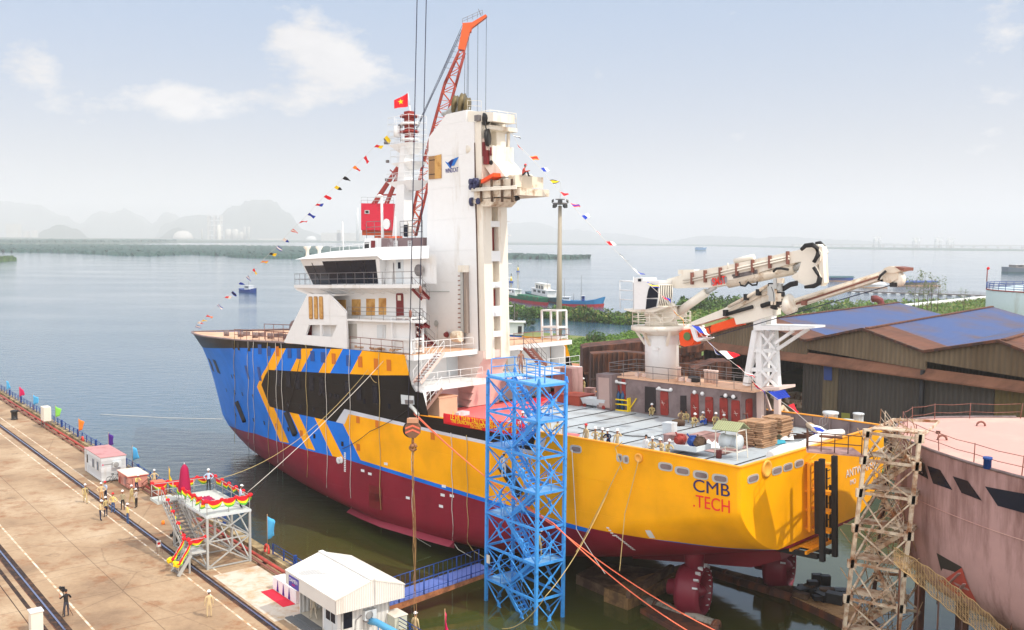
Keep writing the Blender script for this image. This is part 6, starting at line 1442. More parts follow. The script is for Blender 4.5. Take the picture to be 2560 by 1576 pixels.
ac_unit(ht,A0-.03,30.2,1.5);q=MB();qbox(q,A0-.4,A0-.03,29.8,30.6,1.1,1.18);q.path([Q(A0-.05,29.7,1.5),Q(A0-.08,29.3,1.3),Q(A0-.08,29.2,.6)],.03,5);obj('bracket',q,steelrail,ht)
q=MB();[qbox(q,A0-.05,A0+.05,v-.1,v+.1,2.0,2.2)for v in(29.3,31.5)];obj('corner_casting',q,rail_r,ht)
t=thing('blue_awning','blue curved duct bridge in front of the hut, at the bottom edge','duct',Q(51,29.8));q=MB();q.path([Q(52.3,30.2,1.05),Q(51.6,30.25,1.2),Q(50.2,30.6,1.0),Q(48.6,31,.7)],.22,10);obj('pipe',q,mat('duct_blue',srgb(84,160,206),.5,var=.1),t);q=MB();[q.tube(Q(u,30.4,0),Q(u,30.4,1.0),.04,5)for u in(51.6,51.0)];obj('prop',q,bluepaint,t)
t=thing('pale_cabinet','pale green grey cabinet on the quay edge right of the hut','cabinet',Q(52.2,32));q=MB();qbox(q,51.6,52.8,31.6,32.5,0,1.15);obj('body',q,mat('cabinet_grey_green',srgb(206,210,196),.6,var=.06),t);q=MB();qbox(q,51.55,52.85,31.55,32.55,1.15,1.2);obj('top',q,cream,t)
# ------------------------------------------------ blue gangway
gw=thing('gangway','blue railed gangway from the quay to the blue stair tower','gangway',Q(56.1,32.2));G0,G1=55.3,57.1
za,zb_=.25,1.0
q=MB();q.prism([Q(G0,32.2,za),Q(G1,32.2,za),Q(G1,42.2,zb_),Q(G0,42.2,zb_)],(0,0,.08));obj('walkway',q,gangblue,gw)
q=MB();q.prism([Q(G0,32.2,za-.5),Q(G0,42.2,zb_-.3),Q(G0,42.2,zb_),Q(G0,32.2,za)],QD*.12);q.prism([Q(G1-.12,32.2,za-.5),Q(G1-.12,42.2,zb_-.3),Q(G1-.12,42.2,zb_),Q(G1-.12,32.2,za)],QD*.12);obj('girder',q,mat('girder_rust',srgb(176,112,74),.8,var=.25,col2=srgb(96,60,40),amt=.4,sc2=1),gw)
for u in(G0,G1):
 q=MB();a=Q(u,32.2,za);b=Q(u,42.2,zb_)
 for h in(.3,1.1):q.tube(a+V((0,0,h)),b+V((0,0,h)),.03,5)
 for k in range(26):
  p=a.lerp(b,k/25);q.tube(p,p+V((0,0,1.12)),.05 if k%5==0 else.016,5)
 obj('railing',q,bluedk,gw,split=False)
# ------------------------------------------------ blue stair tower
tw=thing('stair_tower','bright blue steel stair tower standing in the water against the ship side','stair tower',Q(52.2,42.5))
TU0,TU1,TV0,TV1=49.3,54.9,41.25,43.65
LV=[16.62-2.43*k-QZ for k in range(8)];LV[7]=-3.0
for u in(TU0,TU1):
 for v in(TV0,TV1):q=MB();q.box(Q(u,v,(LV[0]+LV[7])/2),(.2,.2,LV[0]-LV[7]),0,QD,QN);obj('column',q,bluepaint,tw)
q=MB()
for k in range(7):
 z=LV[k]
 for v in(TV0,TV1):q.bar(Q(TU0,v,z),Q(TU1,v,z),.13,.15)
 for u in(TU0,TU1):q.bar(Q(u,TV0,z),Q(u,TV1,z),.13,.15)
obj('ring_beam',q,bluepaint,tw)
q=MB()
for k in range(7):
 z0,z1=LV[k],max(LV[k+1],-2.2)
 for v in(TV0,TV1):
  hw_=(TU1-TU0)*.54
  for ua,ub in((TU1,TU1-hw_),(TU0+hw_,TU0)):
   q.bar(Q(ua,v,z0-.1),Q(ub,v,z1+.1),.07,.07);q.bar(Q(ub,v,z0-.1),Q(ua,v,z1+.1),.065,.065);q.box(Q((ua+ub)/2,v,(z0+z1)/2),(.34,.1,.34),0,(QD+V((0,0,1))).normalized(),QN)
 for u in(TU0,TU1):
  q.bar(Q(u,TV0,z0-.1),Q(u,TV1,z1+.1),.075,.075);q.bar(Q(u,TV1,z0-.1),Q(u,TV0,z1+.1),.075,.075);q.box(Q(u,(TV0+TV1)/2,(z0+z1)/2),(.1,.34,.34),0,QD,(QN+V((0,0,1))).normalized())
obj('cross_bracing',q,bluepaint,tw,split=False)
for k in range(6):
 hi,lo=LV[k],LV[k+1];q=MB();right=k%2==0
 a,b=(TU0+1.5,TU1-1.3)if right else(TU1-1.5,TU0+1.3)
 stair(q,Q(a,42.2 if right else 42.8,lo),Q(b,42.2 if right else 42.8,hi),.85,QN,11,0,0,True,0);obj('stair_flight',q,bluepaint,tw,split=False)
 q=MB();(u0,u1)=(TU0,TU0+1.55)if right else(TU1-1.55,TU1);qbox(q,u0,u1,TV0+.05,TV1-.05,lo-.03,lo+.05);obj('landing',q,blueplate,tw)
 q=MB();ue=u0 if right else u1;rails(q,[Q(u1 if right else u0,TV0+.1,lo),Q(ue,TV0+.1,lo),Q(ue,TV1-.1,lo),Q(u1 if right else u0,TV1-.1,lo)],1.05,2,.03,1.4);obj('landing_railing',q,bluepaint,tw,split=False)
q=MB();stair(q,Q(TU0+1.2,42.2,-2.2),Q(TU1-1.3,42.2,LV[6]),.85,QN,12,0,0,True,0);obj('stair_flight',q,bluepaint,tw,split=False)
q=MB();z=LV[0];qbox(q,TU0,TU0+2.2,TV0,TV1,z+.08,z+.16);qbox(q,TU1-1.6,TU1,TV0,TV1,z+.08,z+.16);qbox(q,TU0+2.2,TU1-1.6,43.2,TV1,z+.08,z+.16);obj('top_platform',q,blueplate,tw,split=False)
q=MB();rails(q,[Q(TU1,TV0+.3,z+.1),Q(TU1,TV1,z+.1),Q(TU0+.1,TV1,z+.1),Q(TU0+.1,TV0+.6,z+.1)],1.15,2,.035,1.5);rails(q,[Q(TU0+.3,42.0,z+.1),Q(TU0+2.2,42.0,z+.1),Q(TU0+2.2,43.2,z+.1)],1.1,2,.035,1.2);obj('top_railing',q,bluepaint,tw,split=False)
q=MB()
for u in(TU0,TU1):
 for v in(TV0,TV1):q.prism([Q(u-.22,v,z+.08),Q(u+.22,v,z+.08),Q(u+.08,v,z+.5),Q(u-.08,v,z+.5)],QN*.05)
obj('lifting_lug',q,bluepaint,tw)
q=MB();qbox(q,TU1-.55,TU1-.2,TV0-.14,TV0-.1,LV[5]-1.2,LV[5]-.6);obj('notice_plate',q,cream,tw)
# ------------------------------------------------ hook block hanging from the crane behind the camera
c=GY(1032,1075,58);hb=thing('hook_block','brown crane hook block with orange chevrons hanging on two long cables before the hull','crane hook',c)
q=MB();P=[c+V((x*.9,-.16,z*.62))for x,z in((-.28,.9),(.28,.9),(.52,.35),(.5,-.3),(.2,-.75),(-.2,-.75),(-.5,-.3),(-.52,.35))];q.prism(P,(0,.32,0));obj('cheek_plate',q,mat('block_brown',srgb(120,84,62),.6,var=.15,sc=3),hb)
q=MB();q.box(c+V((0,0,.58)),(.66,.45,.26));obj('block_head',q,mat('block_tan',srgb(190,140,110),.6,var=.12),hb)
q=MB();q.lathe(c+V((-.1,.0,.02)),[(.1,-.1),(.5,-.08),(.5,.22),(.1,.25)],20,axis=(0,1,0));obj('sheave',q,black,hb)
q=MB()
for dz in(.08,-.18):q.prism([c+V((x*.9,-.18,z*.62+dz))for x,z in((-.48,-.05),(0,.25),(.48,-.05),(.48,.12),(0,.42),(-.48,.12))],(0,.03,0))
obj('chevron',q,mat('chevron_orange',srgb(226,110,84),.6),hb)
q=MB();q.tube(c+V((0,0,-.45)),c+V((0,0,-.85)),.08,8);q.path([c+V((.2*math.cos(t),0,-1.05+.2*math.sin(t)))for t in[math.pi*(.5-k/6*1.35)for k in range(8)]],[.08,.09,.1,.1,.09,.08,.06,.04],8);q.sphere(c+V((-.03,0,-.98)),.15,8,6);obj('hook',q,mat('hook_steel',srgb(150,104,70),.5,metal=.3),hb)
q=MB();ct=[GY(1044,-60,58.0),GY(1067,-60,58.2)]
q.tube(c+V((-.28,0,.6)),ct[0],.03,5);q.tube(c+V((.28,0,.6)),ct[1],.03,5);obj('cable',q,wire,hb,split=False)
q=MB()
for px,py in((1024,955),(1064,992)):p=GY(px-2,py-175 if px>1030 else py-175+8,58)
for t,s in((.245,0),(.30,1)):
 p=(c+V((-.28 if s==0 else.28,0,.6))).lerp(ct[s],t);q.sphere(p,.12,7,5,0,(.8,.8,2.2));
obj('cable_clamp',q,rail_r,hb)
sl_=thing('sling_rope','bundle of brown sling ropes hanging from the crane hook to the water','rope',c+V((0,0,-1.7)));q=MB();rnd=random.Random(6)
for k in range(4):
 P=[c+V((-.05+.05*k,0,-1.1))];L=(7.5,8.8,12.5,17.6)[k]
 for j in range(1,13):P.append(c+V(((rnd.random()-.5)*.16+.04*j*(.3 if k<3 else.8),(rnd.random()-.5)*.1,-1.1-L*j/12)))
 q.path(P,.019,5)
obj('rope',q,mat('sling_brown',srgb(150,116,76),.9,var=.2),sl_,split=False)
# ------------------------------------------------ red portal crane behind the ship
CD=165.0
X_=lambda x,y,d=CD:GY(x,y,d)
pc=thing('harbour_crane','tall red and orange lattice boom crane standing behind the ship','crane',(X_(985,600).x,CD,.5))
q=MB();a,b=X_(905,576),X_(985,510);q.box(((a.x+b.x)/2,CD+2,(a.z+b.z)/2),(b.x-a.x,6,b.z-a.z));hs=obj('machine_house',q,redcrane,pc)
q=MB();a2,b2=X_(905,590),X_(985,570);q.box(((a2 .x+b2 .x)/2,CD+2.2,(a2 .z+b2 .z)/2),((b.x-a.x)*.98,5,1.2));obj('house_base',q,orangelat,pc)
q=MB();q.box((a.x+1.0,CD-1.02,(a.z+b.z)/2+.8),(.8,.06,.6));q.box((a.x+1.0,CD-1.03,(a.z+b.z)/2+.8),(.5,.08,.4),1);obj('window',q,[galv,black],hs)
q=MB();rails(q,[(a.x,CD-.8,b.z),(b.x,CD-.8,b.z)],1.0,2,.03,1);obj('house_railing',q,galv,hs,split=False)
q=MB();zb=a2 .z
for sx in(-3.5,3.5):
 for sy in(-3.5,3.5):q.bar(((a.x+b.x)/2+1.5+sx*.5,CD+2+sy*.5,zb),((a.x+b.x)/2+1.5+sx,CD+2+sy,1.4),.6,.6)
q.lathe(((a.x+b.x)/2+1.5,CD+2,zb-1),[(2.4,0),(2.4,1)],16);obj('portal_leg',q,orangelat,pc,split=False)
q=MB();q.box(((a.x+b.x)/2+1.5,CD+2,.6),(13,13,1.8));obj('pontoon',q,rustydk,pc)
q=MB()
top=X_(1002,404)
for y0 in(0,3.2):
 q.bar(X_(930,512)+V((0,y0,0)),top+V((0,y0*.6,0)),.35,.35);q.bar(X_(962,512)+V((0,y0,0)),X_(1000,420)+V((0,y0*.6,0)),.3,.3);q.bar(X_(1018,512)+V((0,y0,0)),top+V((0,y0*.6,0)),.4,.4)
q.bar(X_(948,488),X_(992,487),.25,.25);q.bar(X_(975,425),X_(1002,448),.2,.2);obj('gantry_frame',q,redbox,pc,split=False)
foot=[(1020,590),(1048,590)];mid=[(1050,400),(1074,400)];hd=[(1147,118),(1160,122)]
def chord(s,y):
 pts=[(1022,588),(1054,425),(1112,210),(1148,130)]if s==0 else[(1040,590),(1078,430),(1139,215),(1162,130)]
 return[X_(px,py)+V((0,y,0))for px,py in pts]
q=MB();q2=MB();chs=[chord(0,-1.1),chord(1,-1.1),chord(0,1.1),chord(1,1.1)]
def along(c_,t):
 L=[0];
 for a_,b_ in zip(c_,c_[1:]):L.append(L[-1]+(b_-a_).length)
 s=t*L[-1]
 for k in range(len(c_)-1):
  if s<=L[k+1]or k==len(c_)-2:return c_[k].lerp(c_[k+1],(s-L[k])/(L[k+1]-L[k]))
for c_ in chs:
 for a_,b_ in zip(c_,c_[1:]):q.tube(a_,b_,.14,5)
n=22
for k in range(n):
 t0,t1=k/n,(k+1)/n
 for i,j in((0,1),(2,3),(0,2),(1,3)):
  A1,A2=(i,j)if k%2 else(j,i);q2 .tube(along(chs[A1],t0),along(chs[A2],t1),.07,4)
 for i,j in((0,1),(1,3)):q2 .tube(along(chs[i],t0),along(chs[j],t0),.05,4)
bm_=obj('lattice_boom',q,redbox,pc,split=False);obj('boom_lacing',q2,orangelat,pc,split=False)
q=MB();q.loft([X_(1146,125)+V((0,-1,0)),X_(1162,128)+V((0,-1,0)),X_(1162,128)+V((0,1,0)),X_(1146,125)+V((0,1,0))],[X_(1158,62)+V((0,-.9,0)),X_(1178,72)+V((0,-.9,0)),X_(1178,72)+V((0,.9,0)),X_(1158,62)+V((0,.9,0))]);q.prism([X_(px,py)+V((0,-.6,0))for px,py in((1156,60),(1180,58),(1214,38),(1218,42),(1214,46),(1180,72),(1178,82),(1160,74))],(0,1.2,0));obj('boom_head',q,mat('boom_head_orange',srgb(224,92,34),.5,var=.1),pc,split=False)
q=MB();rails(q,[X_(1156,60),X_(1206,38)],.8,2,.03,1);q.tube(X_(1196,23),X_(1203,40),.05,4)
for k in range(8):p=X_(1150-k*5.6,75+k*13.5);q.tube(p,p+V((.9,0,-.1)),.03,4)
obj('head_walkway',q,steelrail,pc,split=False)
q=MB()
for px0,py0,px1,py1 in((1153,70,1025,340),(1154,68,1030,345),(1156,72,1020,350),(1158,78,1040,380),(1153,70,1003,405),(1155,74,1004,404)):q.tube(X_(px0,py0),X_(1003,404)if True else 0,.035,4)
q.tube(X_(1156,70)+V((0,1,0)),X_(1000,408)+V((0,2,0)),.03,4);q.tube(X_(1157,66)+V((0,-1,0)),X_(1006,410)+V((0,0,0)),.03,4)
for px,py,ye in((1169,80,270),(1172,82,262),(1163,85,260),(1195,56,290),(1216,45,290)):q.tube(X_(px,py),X_(px-2,ye),.035,4)
obj('hoist_wire',q,wire,pc,split=False)
# ------------------------------------------------ tall light mast
p=GZ(1397,868,1.2);LD=p.y;lm=thing('light_mast','tall slim grey floodlight mast beyond the ship','light mast',p)
q=MB();tp=GY(1400,515,LD);q.tube(p,tp,.75,12,.42);obj('pole',q,mat('mast_grey',srgb(170,158,140),.6,var=.1,sc=.3),lm)
q=MB();q.lathe(tp+V((0,0,.3)),[(1.6,0),(1.75,.15),(1.75,.35),(1.5,.4)],16);q.lathe(tp+V((0,0,1.4)),[(1.1,0),(1.1,.2)],12);obj('headframe',q,steelrail,lm,split=False)
for k in range(8):
 t=2*math.pi*k/8;d=V((math.cos(t),math.sin(t),0));c_=tp+d*1.7+V((0,0,.0 if k%2 else 1.1));q=MB();q.box(c_,(.9,.55,.7),0,d.cross(V((0,0,1))),(d+V((0,0,-.5))).normalized());obj('floodlight',q,mat('lamp_dark%d'%0,srgb(58,58,60),.5)if k==0 else MATS['lamp_dark0'],lm)
q=MB();q.tube(tp,tp+V((0,0,5.5)),.05,4);obj('lightning_rod',q,galv,lm)
# ------------------------------------------------ yard on the right
lg=mat('yard_ground',srgb(150,128,98),.9,var=.2,sc=.1,col2=srgb(116,100,66),amt=.4,sc2=.05);grassm=mat('grass_bank',(.10,.16,.03),.95,var=.3,sc=.15,col2=(.22,.22,.07),amt=.35,sc2=.06)
def flat(name,pts,z,m,dep=3):
 q=MB();q.prism([V((p.x,p.y,z-dep))for p in pts],(0,0,dep));return obj(name,q,m,kind='structure')
sh=[GZ(*p,1.0)for p in((1388,915),(1380,850),(1420,838),(1470,842),(1505,852),(1535,856),(1600,850),(1660,812),(1700,785),(1745,770),(1830,764),(1900,762),(1960,768),(2010,778),(2060,784),(2120,780),(2180,772),(2340,757),(2490,744),(2720,730))]
flat('yard_ground',sh+[V((220,60,0)),V((62,60,0)),V((50,82,0)),V((40,112,0)),V((24,160,0))],1.0,grassm)
flat('yard_slab',[V((60,62,0)),V((51,82,0)),V((41,112,0)),V((26,158,0)),V((36,166,0)),V((62,150,0)),V((120,90,0)),V((120,62,0))],1.06,lg,.05)
D1,D2=146.0,104.0;P1=V(((1942-1280)/F*D1,D1,0));P2=V(((2560-1280)/F*D2,D2,0));fd=(P2-P1).normalized();fn=V((fd.y,-fd.x,0));fn=fn if fn.y<0 else-fn
rd=V((.64,.77,0)).normalized()
FP=lambda px,py,o=0.0:GV(px,py,P1+fn*o,fn)
ws=thing('workshop','long rusty brown workshop with blue roofs and three shallow gables','workshop',P1+V((0,0,1.0)))
browny=wall_sheet('rust_cladding',srgb(80,75,69),srgb(64,58,52),.3,.8,.06,tuple(fd),True,.8,.08);browng=wall_sheet('gable_cladding',srgb(134,114,88),srgb(108,88,64),.4,.8,.05,tuple(fd),True,.8,.1)
def roof_m():
 m=wall_sheet('blue_roof_sheet',srgb(64,88,142),srgb(104,78,68),.32,.9,.06,tuple(fd),False,.5,.1);return m
rm_blue=roof_m();rust_roof=wall_sheet('rusted_roof_sheet',srgb(120,76,56),srgb(92,60,46),.4,.9,.06,tuple(fd),True,.8,.2)
val=[(1760,838),(2022,852),(2319,879),(2640,905)];pk=[(1888,803),(2167,822.5),(2508,852)]
ends=[]
for i,(px,py)in enumerate(pk):
 a,b,c_=FP(*val[i]),FP(px,py),FP(*val[i+1]);L=(66,62,58)[i]
 q=MB();q.quad(b+fn*.6,c_+fn*.6,c_+rd*8,b+rd*8,mi=1);q.quad(b+rd*8,c_+rd*8,c_+rd*L,b+rd*L);q.quad(b+fn*.6,a+fn*.6,a+rd*8,b+rd*8,mi=1);q.quad(b+rd*8,a+rd*8,a+rd*L,b+rd*L)
 ro=obj('roof',q,[rm_blue,rust_roof],ws,split=False);md=ro.modifiers.new('s','SOLIDIFY');md.thickness=.12
 q=MB();zf=min(a.z,c_.z)-1.2;q.prism([a,b,c_,V((c_.x,c_.y,zf)),V((a.x,a.y,zf))],-fn*-.25);obj('gable_wall',q,browng,ws)
 q=MB();q.bar(a+fn*.66,b+fn*.66,.25,.3);q.bar(b+fn*.66,c_+fn*.66,.25,.3);q.bar(b+V((0,0,.1)),b+rd*L+V((0,0,.1)),.5,.15,1);obj('verge_trim',q,[rustydk,rust_roof],ws,split=False)
 q=MB();e=a+rd*L;f=c_+rd*L;q.prism([V((e.x,e.y,1)),e,b+rd*L,f,V((f.x,f.y,1))],rd*.2);obj('rear_wall',q,browny,ws)
q=MB();a,b=FP(1690,858,.2),FP(2700,975,.2);a2,b2=FP(1690,880,.9),FP(2700,1006,.9)
q.prism([FP(1690,838,.05),FP(2700,972,.05),FP(2700,998,1.1),FP(1690,862,1.1)],(0,0,-.2));obj('canopy_roof',q,mat('canopy_rust',srgb(140,94,70),.8,var=.15,sc=.3,col2=srgb(112,74,54),amt=.4,sc2=.2),ws)
def panel(px0,px1,m,name,o=0.0,th=.2,ytop0=None):
 a,b=FP(px0,868+(px0-1690)*.128,o),FP(px1,868+(px1-1690)*.128,o);q=MB();q.prism([V((a.x,a.y,1)),V((b.x,b.y,1)),b,a],fn*-th);return obj(name,q,m,ws)
panel(1690,1720,browny,'wall_panel');
for px0,px1 in((2008,2145),(2146,2303),(2309,2486)):panel(px0,px1,browny,'sliding_door')
panel(2488,2700,wall_sheet('olive_cladding',srgb(140,124,74),srgb(104,90,56),.4,.8,.05,tuple(fd),True,.8,.1),'sliding_door',-.1)
panel(2058,2096,wall_sheet('pale_patch',srgb(128,116,90),srgb(96,80,60),.4,.8,.04,tuple(fd),True,.8,.1),'pale_strip',.06,.1)
q=MB();q.prism([FP(*k,.2)for k in((2060,915),(2080,918),(2080,952),(2060,950))],fn*.04);obj('blue_panel',q,mat('dull_blue',srgb(52,76,140),.6),ws);q=MB();q.prism([FP(*k,.2)for k in((2104,1032),(2125,1034),(2125,1050),(2104,1049))],fn*.04);obj('yellow_panel',q,mat('dull_yellow',srgb(150,152,70),.6),ws)
q=MB();a=FP(2307,926,.5);b=FP(2303,1080,.5);q.tube(V((a.x,a.y,1)),a,.3,8);obj('downpipe',q,black,ws)
q=MB();a=FP(1760,840);e=a+rd*66;q.prism([V((a.x,a.y,1)),a,e,V((e.x,e.y,1))],fd*.2);a=FP(2640,905);e=a+rd*58;q.prism([V((a.x,a.y,1)),a,e,V((e.x,e.y,1))],fd*.2);obj('side_wall',q,browny,ws)
q=MB();rnd=random.Random(9)
for k in range(18):c_=FP(1850+rnd.random()*140,1000)+rd*(4+rnd.random()*18);q.box((c_.x,c_.y,1.1+rnd.random()*2.2),(.8+rnd.random()*2,.6+rnd.random(),.5+rnd.random()),0,(math.cos(k),math.sin(k),0))
obj('stored_steel',q,rustpale,label='pale steel plates stored inside the open bay of the workshop',cat='steel stock',kind='stuff')
c_=GZ(2205,800,1.0);c_=V((c_.x,c_.y,1));dst=c_.y;t=thing('duct_chimney','rusty red goose neck duct rising behind the blue roofs','duct',c_);q=MB();q.path([GY(2206,790,dst),GY(2205,765,dst),GY(2200,752,dst),GY(2190,747,dst),GY(2180,748,dst)],1.15,12);obj('bend',q,darkred,t);q=MB();q.tube(c_,GY(2206,768,dst),1.25,12);obj('stack',q,rustpale,t)
c_=V((119,215,1));tk=thing('storage_tank','big white storage tank with blue guard rails at the right edge','tank',c_);R_=13.5;q=MB();q.lathe(c_,[(R_,0),(R_,15.2),(R_*.99,15.4),(R_*.5,16.4),(.1,16.8)],48);obj('shell',q,mat('tank_white',srgb(196,212,216),.5,var=.05,col2=srgb(170,176,170),amt=.15,sc2=.2,streak=True),tk)
q=MB();P=[c_+V((R_*math.cos(2*math.pi*k/40),R_*math.sin(2*math.pi*k/40),15.3))for k in range(40)];q2=MB();q2 .path(P+[P[0]],.14,5);obj('rim',q2,redbox,tk);rails(q,P,1.5,3,.06,4,closed=True);obj('guard_rail',q,bluedk,tk,split=False);q=MB();a=c_+V((R_*math.cos(2.6),R_*math.sin(2.6),16.9));q.tube(a,a+V((0,0,3)),.12,5);q.sphere(a+V((.2,0,3)),.35,7,5,1);obj('beacon',q,[redbox,c_red],tk)
q=MB();a=c_+V((R_*math.cos(3.3),R_*math.sin(3.3),0));stair(q,a+V((-1.5,-2,0)),a+V((-.6,3.5,8)),1,(1,0,0),14,0,0);obj('tank_stair',q,bluedk,tk,split=False)
def ribbed(name,label,pts,depth_y,thick,ribs,zlow=1.0,m=rusty):
 t=thing(name,label,'steel section',V((GY(pts[0][0],pts[0][1],depth_y).x,depth_y,zlow)));q=MB();P=[GY(px,py,depth_y)for px,py in pts]
 a,b=P[0],P[-1];q.prism([V((a.x,depth_y,zlow))]+P+[V((b.x,depth_y,zlow))],(0,thick,0));obj('plating',q,m,t);q=MB()
 for k in range(ribs):
  s=(k+.5)/ribs;x=a.x+(b.x-a.x)*s;z=interp(x,[(p.x,p.z)for p in P]);q.box((x,depth_y-.15,(z+zlow)/2),(.18,.35,z-zlow-.2),0)
 q.bar(V((a.x,depth_y-.2,(a.z+zlow)/2)),V((b.x,depth_y-.2,(b.z+zlow)/2)),.3,.3);obj('rib',q,rustydk,t,split=False);return t
ribbed('hull_section','tall rusty brown hull section with a sloping top edge left of the crane column',[(1457,872),(1470,868),(1625,853)],156,6,5);ribbed('hull_section','dark ribbed hull section in front of the tall rusty one',[(1478,885),(1560,880),(1640,888)],150,3,13,m=rustydk);ribbed('hull_section','low ribbed grey brown section behind the deckhouse roof',[(1640,918),(1740,905),(1830,910)],140,3,9,m=rusty);ribbed('hull_section','open rusty tray of steel right of the crane column',[(1735,925),(1790,905),(1826,905)],132,4,4,m=rusty)
q=MB();rnd=random.Random(12)
for k in range(24):c_=GY(1690+rnd.random()*60,870+rnd.random()*30,138+rnd.random()*8);q.box((c_.x,c_.y,c_.z),(1+rnd.random()*2.5,.4,.4+rnd.random()),rnd.randrange(2),(math.cos(k*.7),.3,math.sin(k*.7)*.3))
c2_=GY(1720,900,142);q.box((c2_.x,142,4),(6,6,6));obj('scrap_heap',q,[rusty,rustydk],label='heap of rusty scrap between the crane column and the workshop',cat='scrap')
t=thing('flat_pontoon','flat rusty orange pontoon deck behind the starboard rail','pontoon',GZ(1430,925,2.4));P=[GZ(px,py,2.6)for px,py in((1385,950),(1400,905),(1468,912),(1475,955))];q=MB();q.prism(P,(0,0,-2.2));obj('deck',q,mat('rust_deck',srgb(188,130,98),.8,var=.12,sc=.3,col2=srgb(150,96,70),amt=.3,sc2=.3),t);q=MB();rails(q,[P[0]+V((.5,.5,0)),P[3]+V((-.5,.5,0))],1.1,3,.04,2);obj('pontoon_railing',q,rail_r,t,split=False)
t=thing('bank_kiosk','small pale kiosk on the bank behind the starboard forecastle','kiosk',GZ(1290,830,1));c_=GZ(1290,836,1.0);q=MB();q.box((c_.x,c_.y,2.6),(4,3,3.2));obj('body',q,boxwhite,t);q=MB();q.box((c_.x,c_.y,4.35),(5,4,.25));obj('roof',q,white,t);q=MB();q.box((c_.x+1,c_.y-1.55,2.3),(1,.08,2));obj('doorway',q,black,t);q=MB();q.path([(c_.x-.5,c_.y,4.4),(c_.x-.5,c_.y,9),(c_.x-.8,c_.y,9.3),(c_.x-1.3,c_.y,9)],.12,5);obj('lamp_arm',q,steelrail,t)
flat('bank_spit',[GZ(px,py,.8)for px,py in((1225,870),(1240,838),(1330,830),(1400,835),(1410,880))],.8,grassm)
# ------------------------------------------------ pink hull block, its trestles and the rusty staging
bt=[(31,41.5),(28,45.5),(25.9,49.4),(24.55,53.5),(23.9,57.2),(24.1,60),(25.2,63.2),(27.6,65.5),(31,66.3),(36,66.5),(46,66.5),(46,41.5)]
def smooth(P,n=4):
 out_=[]
 for i in range(len(P)-3):
  p0,p1,p2,p3=(V((*P[max(0,i+k-1)],0))for k in range(4))if False else[V((*P[min(max(0,i+k),len(P)-1)],0))for k in range(4)]
  for j in range(n):
   t=j/n;out_.append(.5*((2*p1)+(-p0+p2)*t+(2*p0-5*p1+4*p2-p3)*t*t+(-p0+3*p1-3*p2+p3)*t**3))
 out_.append(V((*P[-2],0)));return out_
rim=smooth([(34,38)]+bt[:10]+[(42,66.5)],4)+[V((46,66.5,0)),V((46,40,0))]
ZB=[(14.5,0),(13.0,.02),(10.8,.06),(9.0,.14),(7.4,.4),(6.5,.8),(5.7,1.7)];cc=V((38,54,0))
hb_=thing('hull_block','pink primed ship bow section with raked windows, raised on trestles','ship section',(34,54,6.5))
def ring(z,ins):return[V((p.x+(cc.x-p.x)*ins/14,p.y+(cc.y-p.y)*ins/14,z))for p in rim]
q=MB();q.grid([ring(z,i)for z,i in ZB],0,True,True);q.add(ring(5.7,1.7),[tuple(range(len(rim)))[::-1]]);obj('shell',q,pinkprim,hb_,split=False)
q=MB();q.add(ring(14.48,0),[tuple(range(len(rim)))]);obj('top_deck',q,pinkdeck,hb_)
LASTT=[55]
def onblock(px,py,off=.0):
 """point of the block's shell under a pixel"""
 d=ray(px,py);best=None
 for k in range(900):
  t=40+k*.05;p=CAM+d*t
  if not 5.7<p.z<14.6:continue
  ins=interp(-p.z,[(-z,i)for z,i in ZB]);R_=ring(p.z,ins);n_=len(R_);inside=False;j=n_-1
  for i in range(n_):
   a,b=R_[i],R_[j]
   if(a.y>p.y)!=(b.y>p.y)and p.x<(b.x-a.x)*(p.y-a.y)/(b.y-a.y)+a.x:inside=not inside
   j=i
  if inside:
   LASTT[0]=t;return p-d*(.05+off)
 return CAM+d*(LASTT[0]-.05-off)
B3=lambda x,y:(1960+x/2.537,980+y/2.537)
q=MB();q2=MB()
for poly in([(775,375),(800,400),(815,485),(790,455)],[(808,410),(890,455),(915,553),(835,510)],[(908,468),(990,495),(1067,622),(945,580)],[(1070,535),(1165,565),(1255,690),(1125,640)],[(1275,600),(1522,645),(1600,690),(1600,790),(1522,768),(1355,722)]):
 P=[onblock(*B3(*k))for k in poly];c_=sum(P,V((0,0,0)))/len(P);nn=(CAM-c_);nn.z=0;nn.normalize();q.prism(P,-nn*-.03)
obj('window_opening',q,glass,hb_);
q=MB();P=[onblock(*B3(*k))for k in((968,1022),(1125,1110),(1222,1335),(1160,1310),(1010,1190))];nn=(CAM-P[0]);nn.z=0;nn.normalize();q.prism(P,nn*.04);obj('side_opening',q,mat('dark_hold',srgb(52,46,40),.9),hb_)
q=MB();P=[onblock(*B3(*k),.06)for k in((1012,1192),(1128,1115),(1160,1210),(1222,1335),(1100,1290),(980,1195))];q.prism(P,nn*.03);obj('red_lining',q,mat('hold_red',srgb(176,74,60),.7,var=.2),hb_)
q=MB()
for a,b in(((1045,1222),(1118,1150)),((1108,1268),(1150,1218))):p0,p1=onblock(*B3(*a),.12),onblock(*B3(*b),.12);q.bar(p0,p1,.28,.04)
obj('lining_rib',q,pinkprim,hb_)
q=MB()
for z,ins in((11.3,.05),(9.7,.22),(8.2,.55)):
 R_=ring(z,ins-.045);q.path(R_[:36],.02,4)
R_=ring(14.52,-.02);q.path(R_[:36],.09,5,1);obj('plate_seam',q,[pinkdeck,prim],hb_,split=False)
q=MB();R_=ring(14.5,.4);pts_=[R_[i]for i in(4,8,11,14,17,20,23,26,29,32,35)]
for p in pts_:q.tube(p,p+V((random.uniform(-.08,.08),random.uniform(-.1,.1),1.05)),.03,5)
